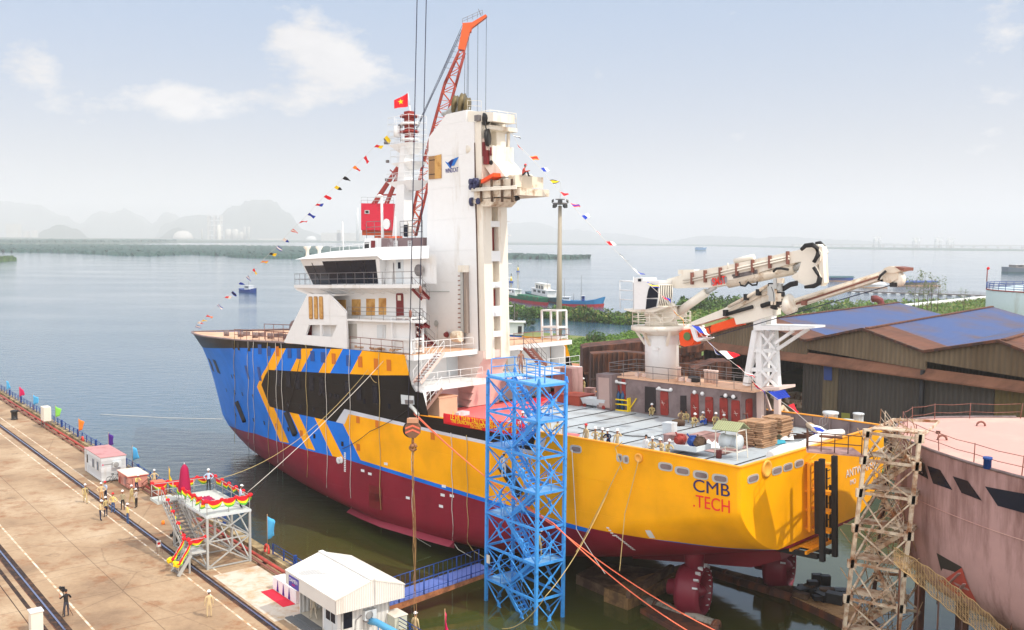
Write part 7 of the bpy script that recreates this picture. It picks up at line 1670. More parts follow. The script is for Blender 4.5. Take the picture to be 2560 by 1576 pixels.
for h in(.45,1.0):
 for a,b in zip(pts_,pts_[1:]):m_=(a+b)/2+V((0,0,-.06));q.path([a+V((0,0,h)),m_+V((0,0,h)),b+V((0,0,h))],.02,4)
obj('edge_railing',q,rail_r,hb_,split=False)
q=MB()
for px,py in((2355,1100),(2452,1065)):p=GZ(px,py,14.5);q.path([p+V((.28*math.cos(t),0,.28*math.sin(t)))for t in[math.pi*k/6 for k in range(7)]],.07,5)
obj('lifting_eye',q,rail_r,hb_);q=MB();p=GZ(2468,1172,14.5);q.lathe(p,[(.2,0),(.2,.5),(.24,.5),(.24,.62)],10);obj('paint_tin',q,bluedk,label='blue topped paint tin on the edge of the pink block',cat='tin')
tr=thing('block_trestle','dark steel trestles carrying the pink ship section','trestle',(32,50,0));q=MB()
for x in(27.5,30.5,34,38,43):
 for y in(46,52,58,64):q.box((x,y,3.3),(.5,.5,6.6))
obj('post',q,rustydk,tr);q=MB()
for y in(46,52,58,64):q.box((35,y,6.5),(18,.6,.5));
for x in(27.5,34,43):q.box((x,55,6.1),(.4,20,.4));q.bar((x,46,1),(x,52,6),.2,.2);q.bar((x,58,1),(x,52,6),.2,.2)
obj('cross_beam',q,rustydk,tr,split=False)
flat('slip_floor',[V((30,30,0)),V((70,30,0)),V((60,74,0)),V((34,74,0))],.55,mat('slip_mud',srgb(120,110,88),.8,var=.2),.4)
stg=thing('staging_tower','rusty steel staging tower with ladders and platforms between the ship stern and the pink block','scaffold',GZ(2120,1576,.5))
NL=lambda y:GY(2168-(y-1085)*.118,y,56.5);FL=lambda y:GY(2228-(y-1090)*.11,y,61);NR=lambda y:GY(2300-(y-1085)*.11,y,55.0);FR=lambda y:GY(2345-(y-1085)*.1,y,60.5)
lev=[1083,1150,1232,1320,1409,1497,1590]
for f,m_ in((NL,rustpale),(FL,rusty),(NR,rustpale),(FR,rusty)):
 q=MB();q.bar(f(1078),f(1800),.2,.2);obj('column',q,m_,stg)
q=MB();q2=MB();q3=MB();Zs=[NL(y).z for y in lev]
def pt(f,z):
 a,b=f(1078),f(1800);return a.lerp(b,(a.z-z)/(a.z-b.z))
for k,z in enumerate(Zs):
 A,B,Cc,Dd=pt(NL,z),pt(NR,z),pt(FL,z),pt(FR,z)
 for a,b in((A,B),(Cc,Dd)):q.bar(a,b,.07,.17)
 for a,b in((A,Cc),(B,Dd)):q.bar(a,b,.07,.15)
 q2 .prism([A.lerp(Cc,.1)+V((0,0,.13)),B.lerp(Dd,.1)+V((0,0,.13)),B.lerp(Dd,.32)+V((0,0,.13)),A.lerp(Cc,.32)+V((0,0,.13))],(0,0,.06))
 if k<len(Zs)-1:
  z1=Zs[k+1];q.bar(pt(NL,z-.1),pt(NR,z1)if k%2 else pt(NL,z1).lerp(pt(NR,z1),.55),.08,.08);q.bar(pt(NR,z-.1),pt(NL,z1).lerp(pt(NR,z1),.45),.08,.08);q.bar(pt(FL,z-.1),pt(NL,z1),.12,.12);q.bar(pt(FL,z),pt(FR,z1),.1,.1);q.box(A,(.5,.2,.5));q.box(B,(.5,.2,.5))
  sa=pt(NL,z1).lerp(pt(FL,z1),.5).lerp(pt(NR,z1),.1 if k%2 else.85);sb=pt(NL,z).lerp(pt(FL,z),.5).lerp(pt(NR,z),.85 if k%2 else.1);stair(q3,sa+V((0,.3,0)),sb+V((0,.3,0)),.7,(0,1,0),8,0,0)
obj('frame',q,rustpale,stg,split=False);obj('platform',q2,rustpale,stg);obj('stair',q3,rustpale,stg,split=False)
q=MB();rnd=random.Random(21)
for k in range(120):
 s=rnd.random();t_=rnd.random();z=Zs[rnd.randrange(1,7)];a=pt(NL,z).lerp(pt(NR,z),s*1.1).lerp(pt(FL,z).lerp(pt(FR,z),s),t_);b=a+V((rnd.uniform(-1.6,1.6),rnd.uniform(-.6,.6),rnd.choice((2,1.8,.1,-1.5,.8))));q.tube(a,b,.028,4)
obj('scaffold_tube',q,mat('tube_tan',srgb(160,130,96),.7,var=.25),stg,split=False)
q=MB();A=pt(NL,Zs[1]);q.prism([A+V((-.1,-.2,.2)),A+V((-3.1,.9,.2)),A+V((-2.7,2.4,.2)),A+V((0,2,.2))],(0,0,.1));obj('side_gangplank',q,pinkprim,stg);q=MB();rails(q,[A+V((-.2,-.1,.3)),A+V((-3.0,1.0,.3)),A+V((-2.7,2.3,.3))],1.1,2,.03,.8);q.box(A+V((-1.6,1.2,1.1)),(1.4,.5,.08),0,(.9,-.3,0));obj('plank_railing',q,rustydk,stg,split=False)
nt_=thing('scaffold_net','sagging tan mesh walkway slung under the pink block','netting',GZ(2400,1500,4));q=MB()
def npt(s,t):
 px,py=2235+s*310,1370+s*s*70+s*165+t*(38+30*math.sin(math.pi*s));return GY(px,py,53.5-s*4.5-t*1.5)
for i in range(46):
 P=[npt(i/45,j/8)for j in range(9)];q.path([p+V((0,0,.03*math.sin(i*2.3+j)))for j,p in enumerate(P)],.015,4)
for j in range(15):
 q.path([npt(i/30,j/14)+V((.0,0,.05*math.sin(i*1.7+j)))for i in range(31)],.013 if j not in(0,14)else.04,4)
for i in range(34):
 j=(i*7)%9;q.path([npt(min(1,i/34),j/9),npt(min(1,(i+2)/34),min(1,(j+3)/9))],.02,4)
obj('mesh',q,mat('net_tan',srgb(164,134,92),.8,var=.25),nt_,split=False);q=MB()
for s in(.05,.2,.36,.55,.75,.95):q.tube(npt(s,0),V((npt(s,0).x+.2,npt(s,0).y+.5,6.6)),.03,4);q.tube(npt(s,1),npt(s,1)-V((0,0,3.5)),.05,4)
obj('hanger',q,rustydk,nt_)
# ------------------------------------------------ launch way, cradles and floating pipes in the water
t=thing('launch_cradle','muddy brown cradle beams lying under the ship bottom','cradle',GZ(1620,1440,.5))
def slab(pts,z0,z1):q=MB();P=[GZ(px,py,z1)for px,py in pts];q.prism([V((p.x,p.y,z0))for p in P],(0,0,z1-z0));return q
obj('beam',slab([(1440,1437),(1500,1405),(1660,1425),(1545,1482)],.0,1.1),mudrust,t);obj('beam',slab([(1510,1470),(1610,1440),(1700,1412),(1710,1428),(1570,1492)],.0,1.4),mat('mud_tan',srgb(140,108,70),.85,var=.25,sc=.8,col2=srgb(92,70,50),amt=.4,sc2=1),t);q=MB();q.bar(GZ(1680,1420,2.2),GZ(1570,1488,2.0),.35,.5);obj('timber',q,mudrust,t)
obj('beam',slab([(1600,1522),(1640,1510),(1800,1560),(1790,1600),(1700,1580)],.2,.7),rustydk,t)
def float_pipe(pa,pb,r,label,m=mudrust,z=.55,n=3):
 a,b=GZ(*pa,z),GZ(*pb,z);t=thing('floating_pipe',label,'pipe',a,'pipes floating by the stern');q=MB();q.tube(a,b,r,14);obj('tube',q,m,t);q=MB()
 for k in range(n+1):c_=a.lerp(b,k/n);q.lathe(c_,[(r*1.12,-.12),(r*1.12,.12)],14,axis=(b-a));
 obj('flange',q,rustydk,t);return t
greyp=mat('wet_grey_pipe',srgb(150,146,136),.5,var=.2,sc=1,col2=srgb(96,82,66),amt=.35,sc2=1.2)
float_pipe((1575,1490),(1790,1566),.42,'grey floating pipe in front of the near propeller',greyp);float_pipe((1735,1416),(1985,1480),.38,'long brown floating pipe running out behind the propellers',mudrust);float_pipe((1775,1434),(2010,1505),.34,'dark floating pipe alongside the long brown one',rustydk)
t=thing('work_raft','rusty raft with winches and clutter at the end of the floating pipes','raft',GZ(2060,1510,.5));obj('hull',slab([(1975,1492),(2010,1472),(2150,1512),(2200,1560),(2150,1580),(2060,1530)],.1,.9),rustydk,t);obj('deck',slab([(1980,1489),(2010,1471),(2140,1508),(2180,1545),(2140,1560),(2050,1520)],.9,1.0),mat('raft_tan',srgb(176,140,100),.85,var=.2,col2=srgb(120,86,56),amt=.3,sc2=1),t)
q=MB();rnd=random.Random(33)
for k in range(16):c_=GZ(2000+rnd.random()*120,1478+rnd.random()*24+k*.7,1.0);q.box((c_.x,c_.y,1.3),(.4+rnd.random()*.9,.4+rnd.random()*.4,.3+rnd.random()*.6),rnd.randrange(2),(math.cos(k),math.sin(k),0))
obj('raft_gear',q,[mudrust,black],t);q=MB()
for px,py in((2042,1467),(2062,1470),(2030,1484)):c_=GZ(px,py,1.0);q.box((c_.x,c_.y,1.5),(.7,.5,.9))
obj('raft_bollard',q,black,t)
# ------------------------------------------------ boats and buoys
def boat(name,label,bow,stern,wid,hgt,red,mh_,mr,cat='boat',group=None,cabin=None,cm=None,mast_=None,sheer=.6,extra=None):
 """small river craft between two waterline points (bow, stern)"""
 bow=V(bow);stern=V(stern);d=(bow-stern);L=d.length;d.normalize();n=V((-d.y,d.x,0));t=thing(name,label,cat,stern,group)
 def sec(s,z,k):return stern+d*(L*s)+n*(wid/2*k)+V((0,0,z))
 prof=[(0,.75),(.1,.95),(.3,1),(.6,1),(.8,.85),(.93,.45),(1.0,.04)]
 def sheet(z0,z1):
  q=MB();rows=[]
  for s,k in prof:
   rise=sheer*hgt*max(0,(s-.55)/.45)**2+.2*hgt*max(0,(.15-s)/.15)
   zt_=lambda z:z+(rise if z>red*hgt else rise*.4*z/hgt)
   rows.append([sec(s+(.02 if s==1 else 0)*z1,zt_(z1),k*1.0),sec(s,zt_(z0),k*.88),sec(s,zt_(z0),-k*.88),sec(s+(.02 if s==1 else 0)*z1,zt_(z1),-k*1.0)])
  q.grid(rows,0,False);q.add(rows[0],[(0,1,2,3)])
  return q,rows
 q,_=sheet(-.3,red*hgt);obj('lower_hull',q,mr,t);q,rows=sheet(red*hgt,hgt);q.grid([[r[0]-V((0,0,.15)),r[3]-V((0,0,.15))]for r in rows],0,False);obj('hull',q,mh_,t)
 if cabin:
  for c0,c1,cw,ch,mm in cabin:
   q=MB();z=hgt*.9;q.prism([sec(c0,z,cw),sec(c1,z,cw),sec(c1,z,-cw),sec(c0,z,-cw)],(0,0,ch));cb=obj('cabin',q,mm,t);q=MB();q.prism([sec(c0-.015,z+ch,cw*1.1),sec(c1+.015,z+ch,cw*1.1),sec(c1+.015,z+ch,-cw*1.1),sec(c0-.015,z+ch,-cw*1.1)],(0,0,.15));obj('cabin_roof',q,cm or white,t)
   q=MB()
   for k in range(3):
    a=c0+(c1-c0)*(.12+.28*k);b=a+(c1-c0)*.18
    for sgn in(1,-1):q.prism([sec(a,z+ch*.5,cw*1.02*sgn),sec(b,z+ch*.5,cw*1.02*sgn),sec(b,z+ch*.85,cw*1.02*sgn),sec(a,z+ch*.85,cw*1.02*sgn)],n*.02*sgn)
   obj('cabin_window',q,glass,cb,split=False)
 if mast_:
  q=MB()
  for s,h in mast_:q.tube(sec(s,hgt,0),sec(s,hgt+h,0),.12,5,.06)
  obj('mast',q,steelrail,t)
 return t,sec
bg_=mat('boat_green',srgb(34,110,78),.6,var=.2,col2=RUST,amt=.15,sc2=.5);br=mat('boat_red',srgb(170,40,48),.6,var=.15,col2=RUST,amt=.15,sc2=.4);bb=mat('boat_blue',srgb(40,120,170),.6,var=.15);bd=mat('boat_dark',srgb(38,84,92),.6,var=.2)
a,b=GZ(1368,767),GZ(1262,748)
t,sec=boat('cargo_barge','green and red river barge with a white wheelhouse aft, left of the light mast',a,b,5.5,2.6,.55,bg_,br,cabin=[(.10,.34,.55,2.6,white),(.03,.11,.4,2.2,cream)],mast_=[(.36,6),(.12,4)],sheer=.35);q=MB();[qq for qq in[]]
for k in range(5):q.prism([sec(.42+k*.1,2.3,.7),sec(.5+k*.1,2.3,.7),sec(.5+k*.1,2.3,-.7),sec(.42+k*.1,2.3,-.7)],(0,0,1.1))
obj('hatch',q,bg_,t)
boat('cargo_barge','dark barge with a pale two storey cabin moored between the green and the blue one',GZ(1420,768)+V((0,4,0)),GZ(1325,750)+V((0,16,0)),5.5,2.4,.4,bd,rustydk,cabin=[(.18,.62,.7,2.8,white),(.25,.5,.5,5.2,cream)],mast_=[(.5,7)],sheer=.3)
boat('cargo_barge','blue and red barge with a raised bow, right of the light mast',GZ(1508,770),GZ(1405,772)+V((0,10,0)),5.5,2.6,.5,bb,br,cabin=[(.05,.22,.5,1.6,boxwhite),(.5,.56,.3,2.2,bluedk)],mast_=[(.48,10),(.08,9),(.3,3)],sheer=.7)
boat('motor_boat','small blue motor boat with a white cabin alone on the river left of the bow',GZ(640,735),GZ(604,732),4.2,1.7,.35,bluedk,bluedk,cabin=[(.35,.68,.6,2.0,boxwhite)],mast_=[(.5,4)])
boat('far_barge','flat blue barge far out on the bay right of the light mast',GZ(1764,627),GZ(1740,627),10,6,.3,bb,bd,cabin=[(.05,.65,.8,4,bb)],cm=bb)
boat('far_barge','grey cargo ship far out at the right edge of the bay',GZ(2600,684),GZ(2512,684),12,5,.3,mat('ship_grey',srgb(84,100,116),.6,var=.1),bd,cabin=[(.2,.8,.7,3.5,steelrail)],sheer=.2)
def buoy(px,py,s,label):
 p=GZ(px,py);t=thing('channel_buoy',label,'buoy',p,'channel buoys');q=MB();q.lathe(p,[(1.1*s,-.2),(1.25*s,.4),(1.1*s,1.1),(.7*s,1.2)],14);obj('float',q,bluedk,t);q=MB();q.lathe(p,[(.7*s,1.2),(.32*s,3.4*s)],6);obj('cage',q,c_yel,t);q=MB();q.tube(p+V((0,0,3.2*s)),p+V((0,0,5.2*s)),.12*s,5);q.lathe(p+V((0,0,4.2*s)),[(.35*s,0),(.02,.9*s)],8);obj('topmark',q,black,t)
buoy(1278,708,1.15,'nearer yellow and blue channel buoy above the green barge');buoy(1295,681,1.2,'farther yellow and blue channel buoy beyond the nearer one')
def floater(px0,px1,py,h,label,m,roofm=None):
 a,b=GZ(px0,py),GZ(px1,py);t=thing('floating_house',label,'floating house',a);q=MB();q.box(((a.x+b.x)/2,(a.y+b.y)/2+3,.5),(b.x-a.x,8,.7));obj('raft',q,wood,t);q=MB();q.box(((a.x+b.x)/2,(a.y+b.y)/2+3,.8+h/2),((b.x-a.x)*.86,6,h));obj('wall',q,m,t);q=MB();q.prism([((a.x*1.0+b.x*0)-.2,a.y-1,.8+h),(b.x+.2,b.y-1,.8+h),(b.x+.2,b.y+3,1.7+h),(a.x-.2,a.y+3,1.7+h)],(0,0,.15));obj('roof',q,roofm or bd,t)
floater(2075,2135,705,2,'low floating house with a dark green roof left of the crane arm tip',bluedk);floater(2160,2215,722,1.6,'floating house with a white and blue wall behind the crane arm',boxwhite,white);floater(2240,2345,717,1.8,'long grey floating house with a blue tarpaulin beside the bare trees',steelrail,bluedk)
t=thing('river_jetty','long grey floating jetty on piles across the right of the bay','jetty',GZ(2120,735));a,b=GZ(2120,733),GZ(2490,745);q=MB();q.bar(a+V((0,0,.9)),b+V((0,0,.9)),4,.8);obj('deck',q,steelrail,t);q=MB()
for k in range(16):p=a.lerp(b,(k+.5)/16);q.box(p+V((0,0,.3)),(2.4,5,.8))
obj('float',q,white,t);q=MB();rails(q,[a+V((0,2,1.3)),b+V((0,2,1.3))],1.2,2,.07,3);obj('jetty_railing',q,steelrail,t,split=False)
t=thing('bank_pipeline','white pipeline along the far bank behind the workshop','pipeline',GZ(2180,775));q=MB();a,b=GZ(2178,774,1.8),GZ(2486,742,2.6);q.tube(a,b,.8,10);obj('pipe',q,white,t);q=MB();[q.box(a.lerp(b,(k+.5)/14)-V((0,0,.9)),(.5,1,1.4))for k in range(14)];obj('pipe_support',q,galv,t)
# ------------------------------------------------ vegetation
def leafblob(q,c,r,n,size,rnd,squash=.7,mi=(0,1)):
 for _ in range(n):
  a=rnd.random()*2*math.pi;zz=rnd.uniform(-1,1);rr=r*(.45+.55*rnd.random()**.5);s=math.sqrt(1-zz*zz)
  p=c+V((rr*s*math.cos(a),rr*s*math.sin(a),rr*zz*squash));d=V((rnd.gauss(0,1),rnd.gauss(0,1),rnd.gauss(0,.7)+.4)).normalized();e=d.cross(V((rnd.gauss(0,1),rnd.gauss(0,1),rnd.gauss(0,1)))).normalized();f=d.cross(e);k=size*(.6+.8*rnd.random())
  q.add([p-e*k,p-f*k*.5,p+e*k,p+f*k*.5],[(0,1,2,3)],rnd.choice(mi))
def bush(px,py,wpx,hpx,z,label,seed,mats=(leaf,leaf2),n=1,name='bush',cat='bush',group=None,dens=1.0,dep=1.0):
 p=GZ(px,py,z);s=p.y/F;wd=wpx*s;h=hpx*s;rnd=random.Random(seed);t=thing(name,label,cat,p,group);q=MB();k=max(5,int(wd/(h*.5)*4))
 for i in range(k):
  x=(i+.5)/k-.5+rnd.uniform(-.06,.06);env=max(.25,1-(abs(x)*2)**2.2)*rnd.uniform(.55,1.05);r=h*.5*env
  leafblob(q,p+V((x*wd,rnd.uniform(-.5,.8)*h*dep,r*.8)),r,int(90*dens*(.5+env)),h*.075,rnd,.95)
 obj('foliage',q,list(mats),t,split=False);q=MB()
 for i in range(4):b=p+V((rnd.uniform(-.3,.3)*wd,0,0));q.tube(b,b+V((rnd.uniform(-.2,.2)*h,0,h*.6)),h*.02,4)
 obj('stem',q,bark,t);return t
def weed(name,px_pts,z,h,n,mats,label,cat,seed,size=.5,wide=6):
 """low rank growth scattered over a strip: uncountable, one object"""
 rnd=random.Random(seed);P=[GZ(a,b,z)for a,b in px_pts];L=[0]
 for a,b in zip(P,P[1:]):L.append(L[-1]+(b-a).length)
 q=MB()
 for _ in range(n):
  s=rnd.random()*L[-1]
  for k in range(len(P)-1):
   if s<=L[k+1]:p=P[k].lerp(P[k+1],(s-L[k])/(L[k+1]-L[k]));break
  env=min(1,4*rnd.random());back=V((p.x,p.y,0)).normalized()
  c_=p+back*rnd.uniform(-.2,1)*wide+V((0,0,0));noise=.5+.5*math.sin(c_.x*.35+seed)*math.cos(c_.y*.21+c_.x*.13);hh=h*(.3+.7*noise)*rnd.random()
  leafblob(q,c_+V((0,0,hh)),size*1.4,5,size*(.5+.5*noise),rnd,.8,tuple(range(len(mats))))
 return obj(name,q,list(mats),label=label,cat=cat,kind='stuff')
weed('reed_island',[(1268,784),(1300,788),(1345,795),(1400,797),(1450,800),(1500,806),(1560,812),(1600,812)],.4,3.2,2100,(leaf,leaf3,leaf2),'long strip of bright green reeds and bushes in the water behind the ship','reeds',5,.6,16)
weed('reed_island',[(1380,798),(1480,806),(1590,812),(1640,805)],.4,4.6,900,(leaf,leaf2,leaf4),'taller tangle of shrubs at the right end of the reed strip','reeds',6,.7,14)
weed('bank_grass',[(1385,905),(1440,900),(1500,890),(1560,880),(1600,868)],1.0,1.1,1500,(leaf3,leaf,leaf3),'lush grass on the bank beside the light mast','grass',7,.5,40)
weed('bank_grass',[(1700,800),(1800,790),(1960,790),(2100,795),(2300,790),(2480,780)],1.0,1.0,1900,(leaf3,leaf4,leaf),'rough yellow green grass on the field behind the workshop','grass',8,.9,90)
weed('bank_scrub',[(1690,790),(1760,775),(1850,770),(1950,772),(2020,780)],1.0,5.5,700,(leaf,leaf2),'belt of green scrub along the bank behind the crane','scrub',9,.9,18)
for i,(px,py,w_,h_,l,m_)in enumerate(((1487,860,52,40,'round dark green bush at the water edge right of the light mast',(leaf2,leaf)),(1303,812,60,55,'bare dark green bush behind the starboard landing frame',(leaf2,leaf2)),(1335,790,70,24,'bright green bush at the left end of the reed strip',(leaf3,leaf)),(1750,782,70,62,'tall blue green bush behind the folded crane jib',(leaf2,leaf)),(1690,800,60,50,'broad green bush left of the tall one behind the crane',(leaf,leaf2)),(2000,782,54,30,'green round tree behind the left blue roof',(leaf,leaf2)),(2086,792,66,42,'dark round tree in the middle behind the blue roofs',(leaf2,leaf)),(2240,775,66,26,'pale scrubby bush beside the bare trees',(leaf4,leaf)),(1905,775,60,22,'low green bush behind the boom rest',(leaf,leaf3)),(1570,800,60,32,'tall reeds left of the operator cab',(leaf,leaf4)))):
 bush(px,py,w_,h_,.9,l,40+i,m_,dens=.55 if i==1 else 1)
def thin_tree(px,py,hpx,label,seed):
 p=GZ(px,py,1.0);s=p.y/F;h=hpx*s;rnd=random.Random(seed);t=thing('thin_tree',label,'tree',p,'thin young trees on the bank');q=MB();q.path([p,p+V((rnd.uniform(-.3,.3),0,h*.5)),p+V((rnd.uniform(-.8,.8),0,h))],[.16,.1,.04],5);tips=[]
 for k in range(9):z=h*(.4+.06*k);a=rnd.random()*6.28;e=p+V((math.cos(a)*h*.16,math.sin(a)*h*.16,z+h*.14));q.tube(p+V((0,0,z)),e,.05,4,.02);tips.append(e)
 obj('trunk',q,bark,t,split=False);q=MB()
 for e in tips:leafblob(q,e,h*.09,16,h*.02,rnd,1)
 obj('crown',q,[leaf,leaf4],t,split=False)
for i,(px,h_)in enumerate(((2284,92),(2296,70),(2305,105),(2318,80),(2328,96),(2343,88),(2408,60))):thin_tree(px,785,h_,['leftmost of the thin bare trees, left of the tank','short thin tree, second in the row left of the tank','tallest thin tree in the row left of the tank','short thin tree in the middle of the row left of the tank','thin tree in the row left of the tank, right of its middle','rightmost of the close row of thin trees','lone thin sapling between the row and the tank'][i],i)
# ------------------------------------------------ ropes
def rope(pts,r,m,label,sag=0,n=14,group=None):
 q=MB();P=[]
 for a,b in zip(pts,pts[1:]):
  a,b=V(a),V(b)
  for k in range(n+1 if b==V(pts[-1])else n):t=k/n;P.append(a.lerp(b,t)-V((0,0,sag*4*t*(1-t))))
 q.path(P,r,5);return obj('rope',q,m,label=label,cat='rope',group=group)
g0='white ropes hanging down the hull side'
for i,(px,y0,ylab)in enumerate(((586,842,'nearest the stem'),(620,848,'second from the stem'),(634,850,'third from the stem, close to the second'),(670,853,'under the first orange slash'),(691,856,'just left of the front screen'),(705,858,'at the foot of the front screen'),(766,862,'below the two square openings'),(815,868,'below the raked opening'),(874,874,'at the after end of the front screen'),(948,882,'through the last orange panel'),(1030,1050,'beside the hook block'),(1130,1082,'below the red banner, left one'),(1168,1088,'below the red banner, right one'))):
 P=[];yb=interp(px,[(586,1110),(700,1185),(820,1245),(960,1310),(1130,1352),(1170,1356)])
 for k in range(15):
  y=y0+(yb-y0)*k/14;p=hull_hit(px+(y-y0)*.012+1.5*math.sin(k*1.3+i),y);p.y+=.06;P.append(W(p))
 tail=P[-1];P+=[tail+V((.5,-.6,-.5)),tail+V((1.6,-1.0,-1.0))]if px>1000 else[]
 q=MB();q.path(P,.03,5);obj('rope',q,rope_w if i%3 else rope_y,label='pale rope hanging down the hull side, '+ylab,cat='rope',group=g0)
st1=Q(71,30.2,5.3);hk=W(LY(978,893,9.6));hk2=W(LY(1030,1012,10.1))
rope([st1,W(LY(966,895,9.7))],.024,rope_w,'taut white line from the stage corner up to the forecastle',.35);rope([Q(76.8,30.2,5.2),W(LY(920,925,10.2)),W(LY(972,893,9.7))],.024,rope_y,'slack tan line from the far stage rail up to the forecastle',1.6);rope([Q(70.6,30.2,4.9),W(hull_hit(690,1163)+V((0,.1,0))),W(hull_hit(718,1035)+V((0,.1,0))),W(hull_hit(752,900)+V((0,.1,0)))],.025,wiredk,'thin dark line from the stage across the bow paint',.2)
rope([W(hull_hit(858,1122)+V((0,.1,0))),W(hull_hit(930,1078)+V((0,.25,0))),W(LY(1022,1022,10.1))],.03,wiredk,'dark line with clamps from the white fairlead forward over the orange paint',.15)
for i,(a,b,l)in enumerate((((1035,1035),(1740,1590),'left'),((1035,1031),(1815,1590),'right'))):
 p0=W(LY(*a,10.3));p1=W(hull_hit(1175,1140)+V((0,.5,0)));p2=GZ(b[0],b[1],1.5);rope([p0,GV(1385,1310+i*5,W((15,12.5,-5)),SPY),p2],.042,rope_o,'orange mooring line under the stern, %s one of the pair'%l,.5,group='pair of orange mooring lines')
for i,(pts,l,m_)in enumerate(((((1430,1125),(1441,1323),(1513,1435)),'pale line from the first slot in the stern side down to the cradle',rope_w),(((1550,1165),(1460,1345),(1440,1380)),'dark tan line crossing the stern side down towards the blue tower',rope_y),(((1596,1152),(1562,1285),(1549,1428)),'tan line from the round hawse hole straight down to the cradle',rope_y),(((1556,1104),(1538,1118),(1548,1150),(1556,1175)),'short loose rope over the side rail below the saluting worker',rope_y))):
 rope([W(LY(a,b,10.25 if k<len(pts)-1 or i==3 else 11.5))for k,(a,b)in enumerate(pts)],.03,m_,l,.05)
rope([GZ(1255,1572,.5),GZ(1365,1490,4),W(LY(1520,1230,10.4))],.028,rope_y,'tan line from the foot of the blue tower to the stern side',.6);rope([GY(30,1027,150),GY(380,1047,118),W((80.5,0,-5))],.06,rope_w,'thin white line low over the water from the quay to the stem',.3)if False else None
rope([GZ(250,1036,.5),GZ(420,1045,.5),GZ(556,1048,.5)],.035,rope_w,'pale floating line on the water left of the bow',0)
q=MB();P=[LY(*F_(*k),10.04)for k in((18,1010),(190,1030),(195,1145),(25,1135))];q.prism(P,(0,.06,0));fl=sp('fairlead_plate',q,boxwhite,hull);q=MB();q.prism([LY(*F_(*k),10.11)for k in((70,1080),(180,1085),(180,1130),(75,1135))],(0,.05,0));sp('fairlead_opening',q,steelrail,fl)
q=MB();q.path([LY(*F_(*k),10.3)for k in((140,1160),(190,1210),(245,1280),(240,1330))],.16,6);sp('chafing_sleeve',q,galv,hull)
# ------------------------------------------------ signal flags, national flag
def tri_flag(p,d,w_,h_,cols,label,seed,group='signal flags on the dressing line',parent=None):
 """small pennant under the line: hoist along the line, cloth waving"""
 rnd=random.Random(seed);n=6;d=V(d).normalized();out_=V((rnd.uniform(-.5,.5),rnd.uniform(-.4,.4),-1)).normalized();side=V((1,.2,0)).normalized()if abs(d.x)<.9 else V((.3,1,0)).normalized();t=None;q=MB();rows=[]
 fly=(V((.75,.15,-.35))+V((rnd.uniform(-.5,.5),rnd.uniform(-.3,.3),rnd.uniform(-.4,.5)))).normalized()
 for i in range(n+1):
  a=i/n;r=[]
  for j in range(5):
   b=j/4;r.append(p+d*(h_*(b-.5)*(1-.35*a))+fly*(w_*a)+fly.cross(d).normalized()*(math.sin(a*4+b*3+seed)*.16*w_*a))
  rows.append(r)
 vs=[v_ for r in rows for v_ in r]
 for i in range(n):
  for j in range(4):q.add([rows[i][j],rows[i][j+1],rows[i+1][j+1],rows[i+1][j]],[(0,1,2,3)],(1 if(len(cols)>1 and(i>=n/2 if seed%2 else j in(1,2)))else 0))
 ob=obj('signal_flag',q,list(cols),label=label,cat='signal flag',group=group);md=ob.modifiers.new('t','SOLIDIFY');md.thickness=.01;return ob
NM={c_red:'red',c_yel:'yellow',c_blue:'blue',c_white:'white',c_black:'black',c_orange:'orange'}
fore=[((490,815),(c_blue,c_white)),((495,806),(c_white,c_red)),((505,802),(c_yel,)),((516,790),(c_red,c_orange)),((545,762),(c_blue,c_white)),((563,743),(c_red,c_white)),((580,730),(c_blue,c_black)),((598,708),(c_blue,)),((618,691),(c_blue,c_white)),((633,673),(c_red,c_yel)),((653,655),(c_red,c_yel)),((674,634),(c_black,c_yel)),((692,617),(c_blue,c_white)),((708,598),(c_white,c_blue)),((729,575),(c_red,c_white)),((750,556),(c_red,)),((771,535),(c_blue,)),((790,512),(c_red,c_blue)),((812,490),(c_red,)),((838,467),(c_yel,c_black)),((859,444),(c_black,)),((884,417),(c_orange,c_red)),((912,392),(c_red,)),((938,365),(c_red,c_yel)),((964,342),(c_yel,))]
A0_=W(LY(486,828,0));B0_=W(LY(975,332,1.5))
def line_pt(px,py,A_e,B_e,pa,pb):
 t=(px-pa)/(pb-pa);Y=1/((1-t)/A_e.y+t/B_e.y);return GY(px,py,Y)
ords=['lowest of the bow line, at the bow tip','second lowest of the bow line','third lowest of the bow line','fourth lowest of the bow line','fifth lowest of the bow line','sixth lowest of the bow line','seventh lowest of the bow line','eighth lowest of the bow line','of the bow line, just above the motor boat','tenth lowest of the bow line','eleventh lowest of the bow line','of the bow line, before the mangrove belt','in the middle of the bow line','just above the middle of the bow line','of the bow line, twelfth below the mast','of the bow line, eleventh below the mast','of the bow line, tenth below the mast','of the bow line, ninth below the mast','of the bow line, eighth below the mast','of the bow line, seventh below the mast','of the bow line, sixth below the mast','of the bow line, fifth below the mast','of the bow line, fourth below the mast','of the bow line, second below the mast','topmost of the bow line, next to the mast']
LP_=[]
for i,((px,py),cols)in enumerate(fore):
 p=line_pt(px,py,A0_,B0_,486,975);LP_.append(p);c0=' and '.join(NM[c_]for c_ in cols)
 tri_flag(p,B0_-A0_,.75,.5,cols,'%s signal flag, %s'%(c0,ords[i]),i)
q=MB();q.path([A0_]+LP_+[B0_],.014,4);obj('dressing_line',q,rope_w,label='thin line of signal flags from the bow up to the mast',cat='line')
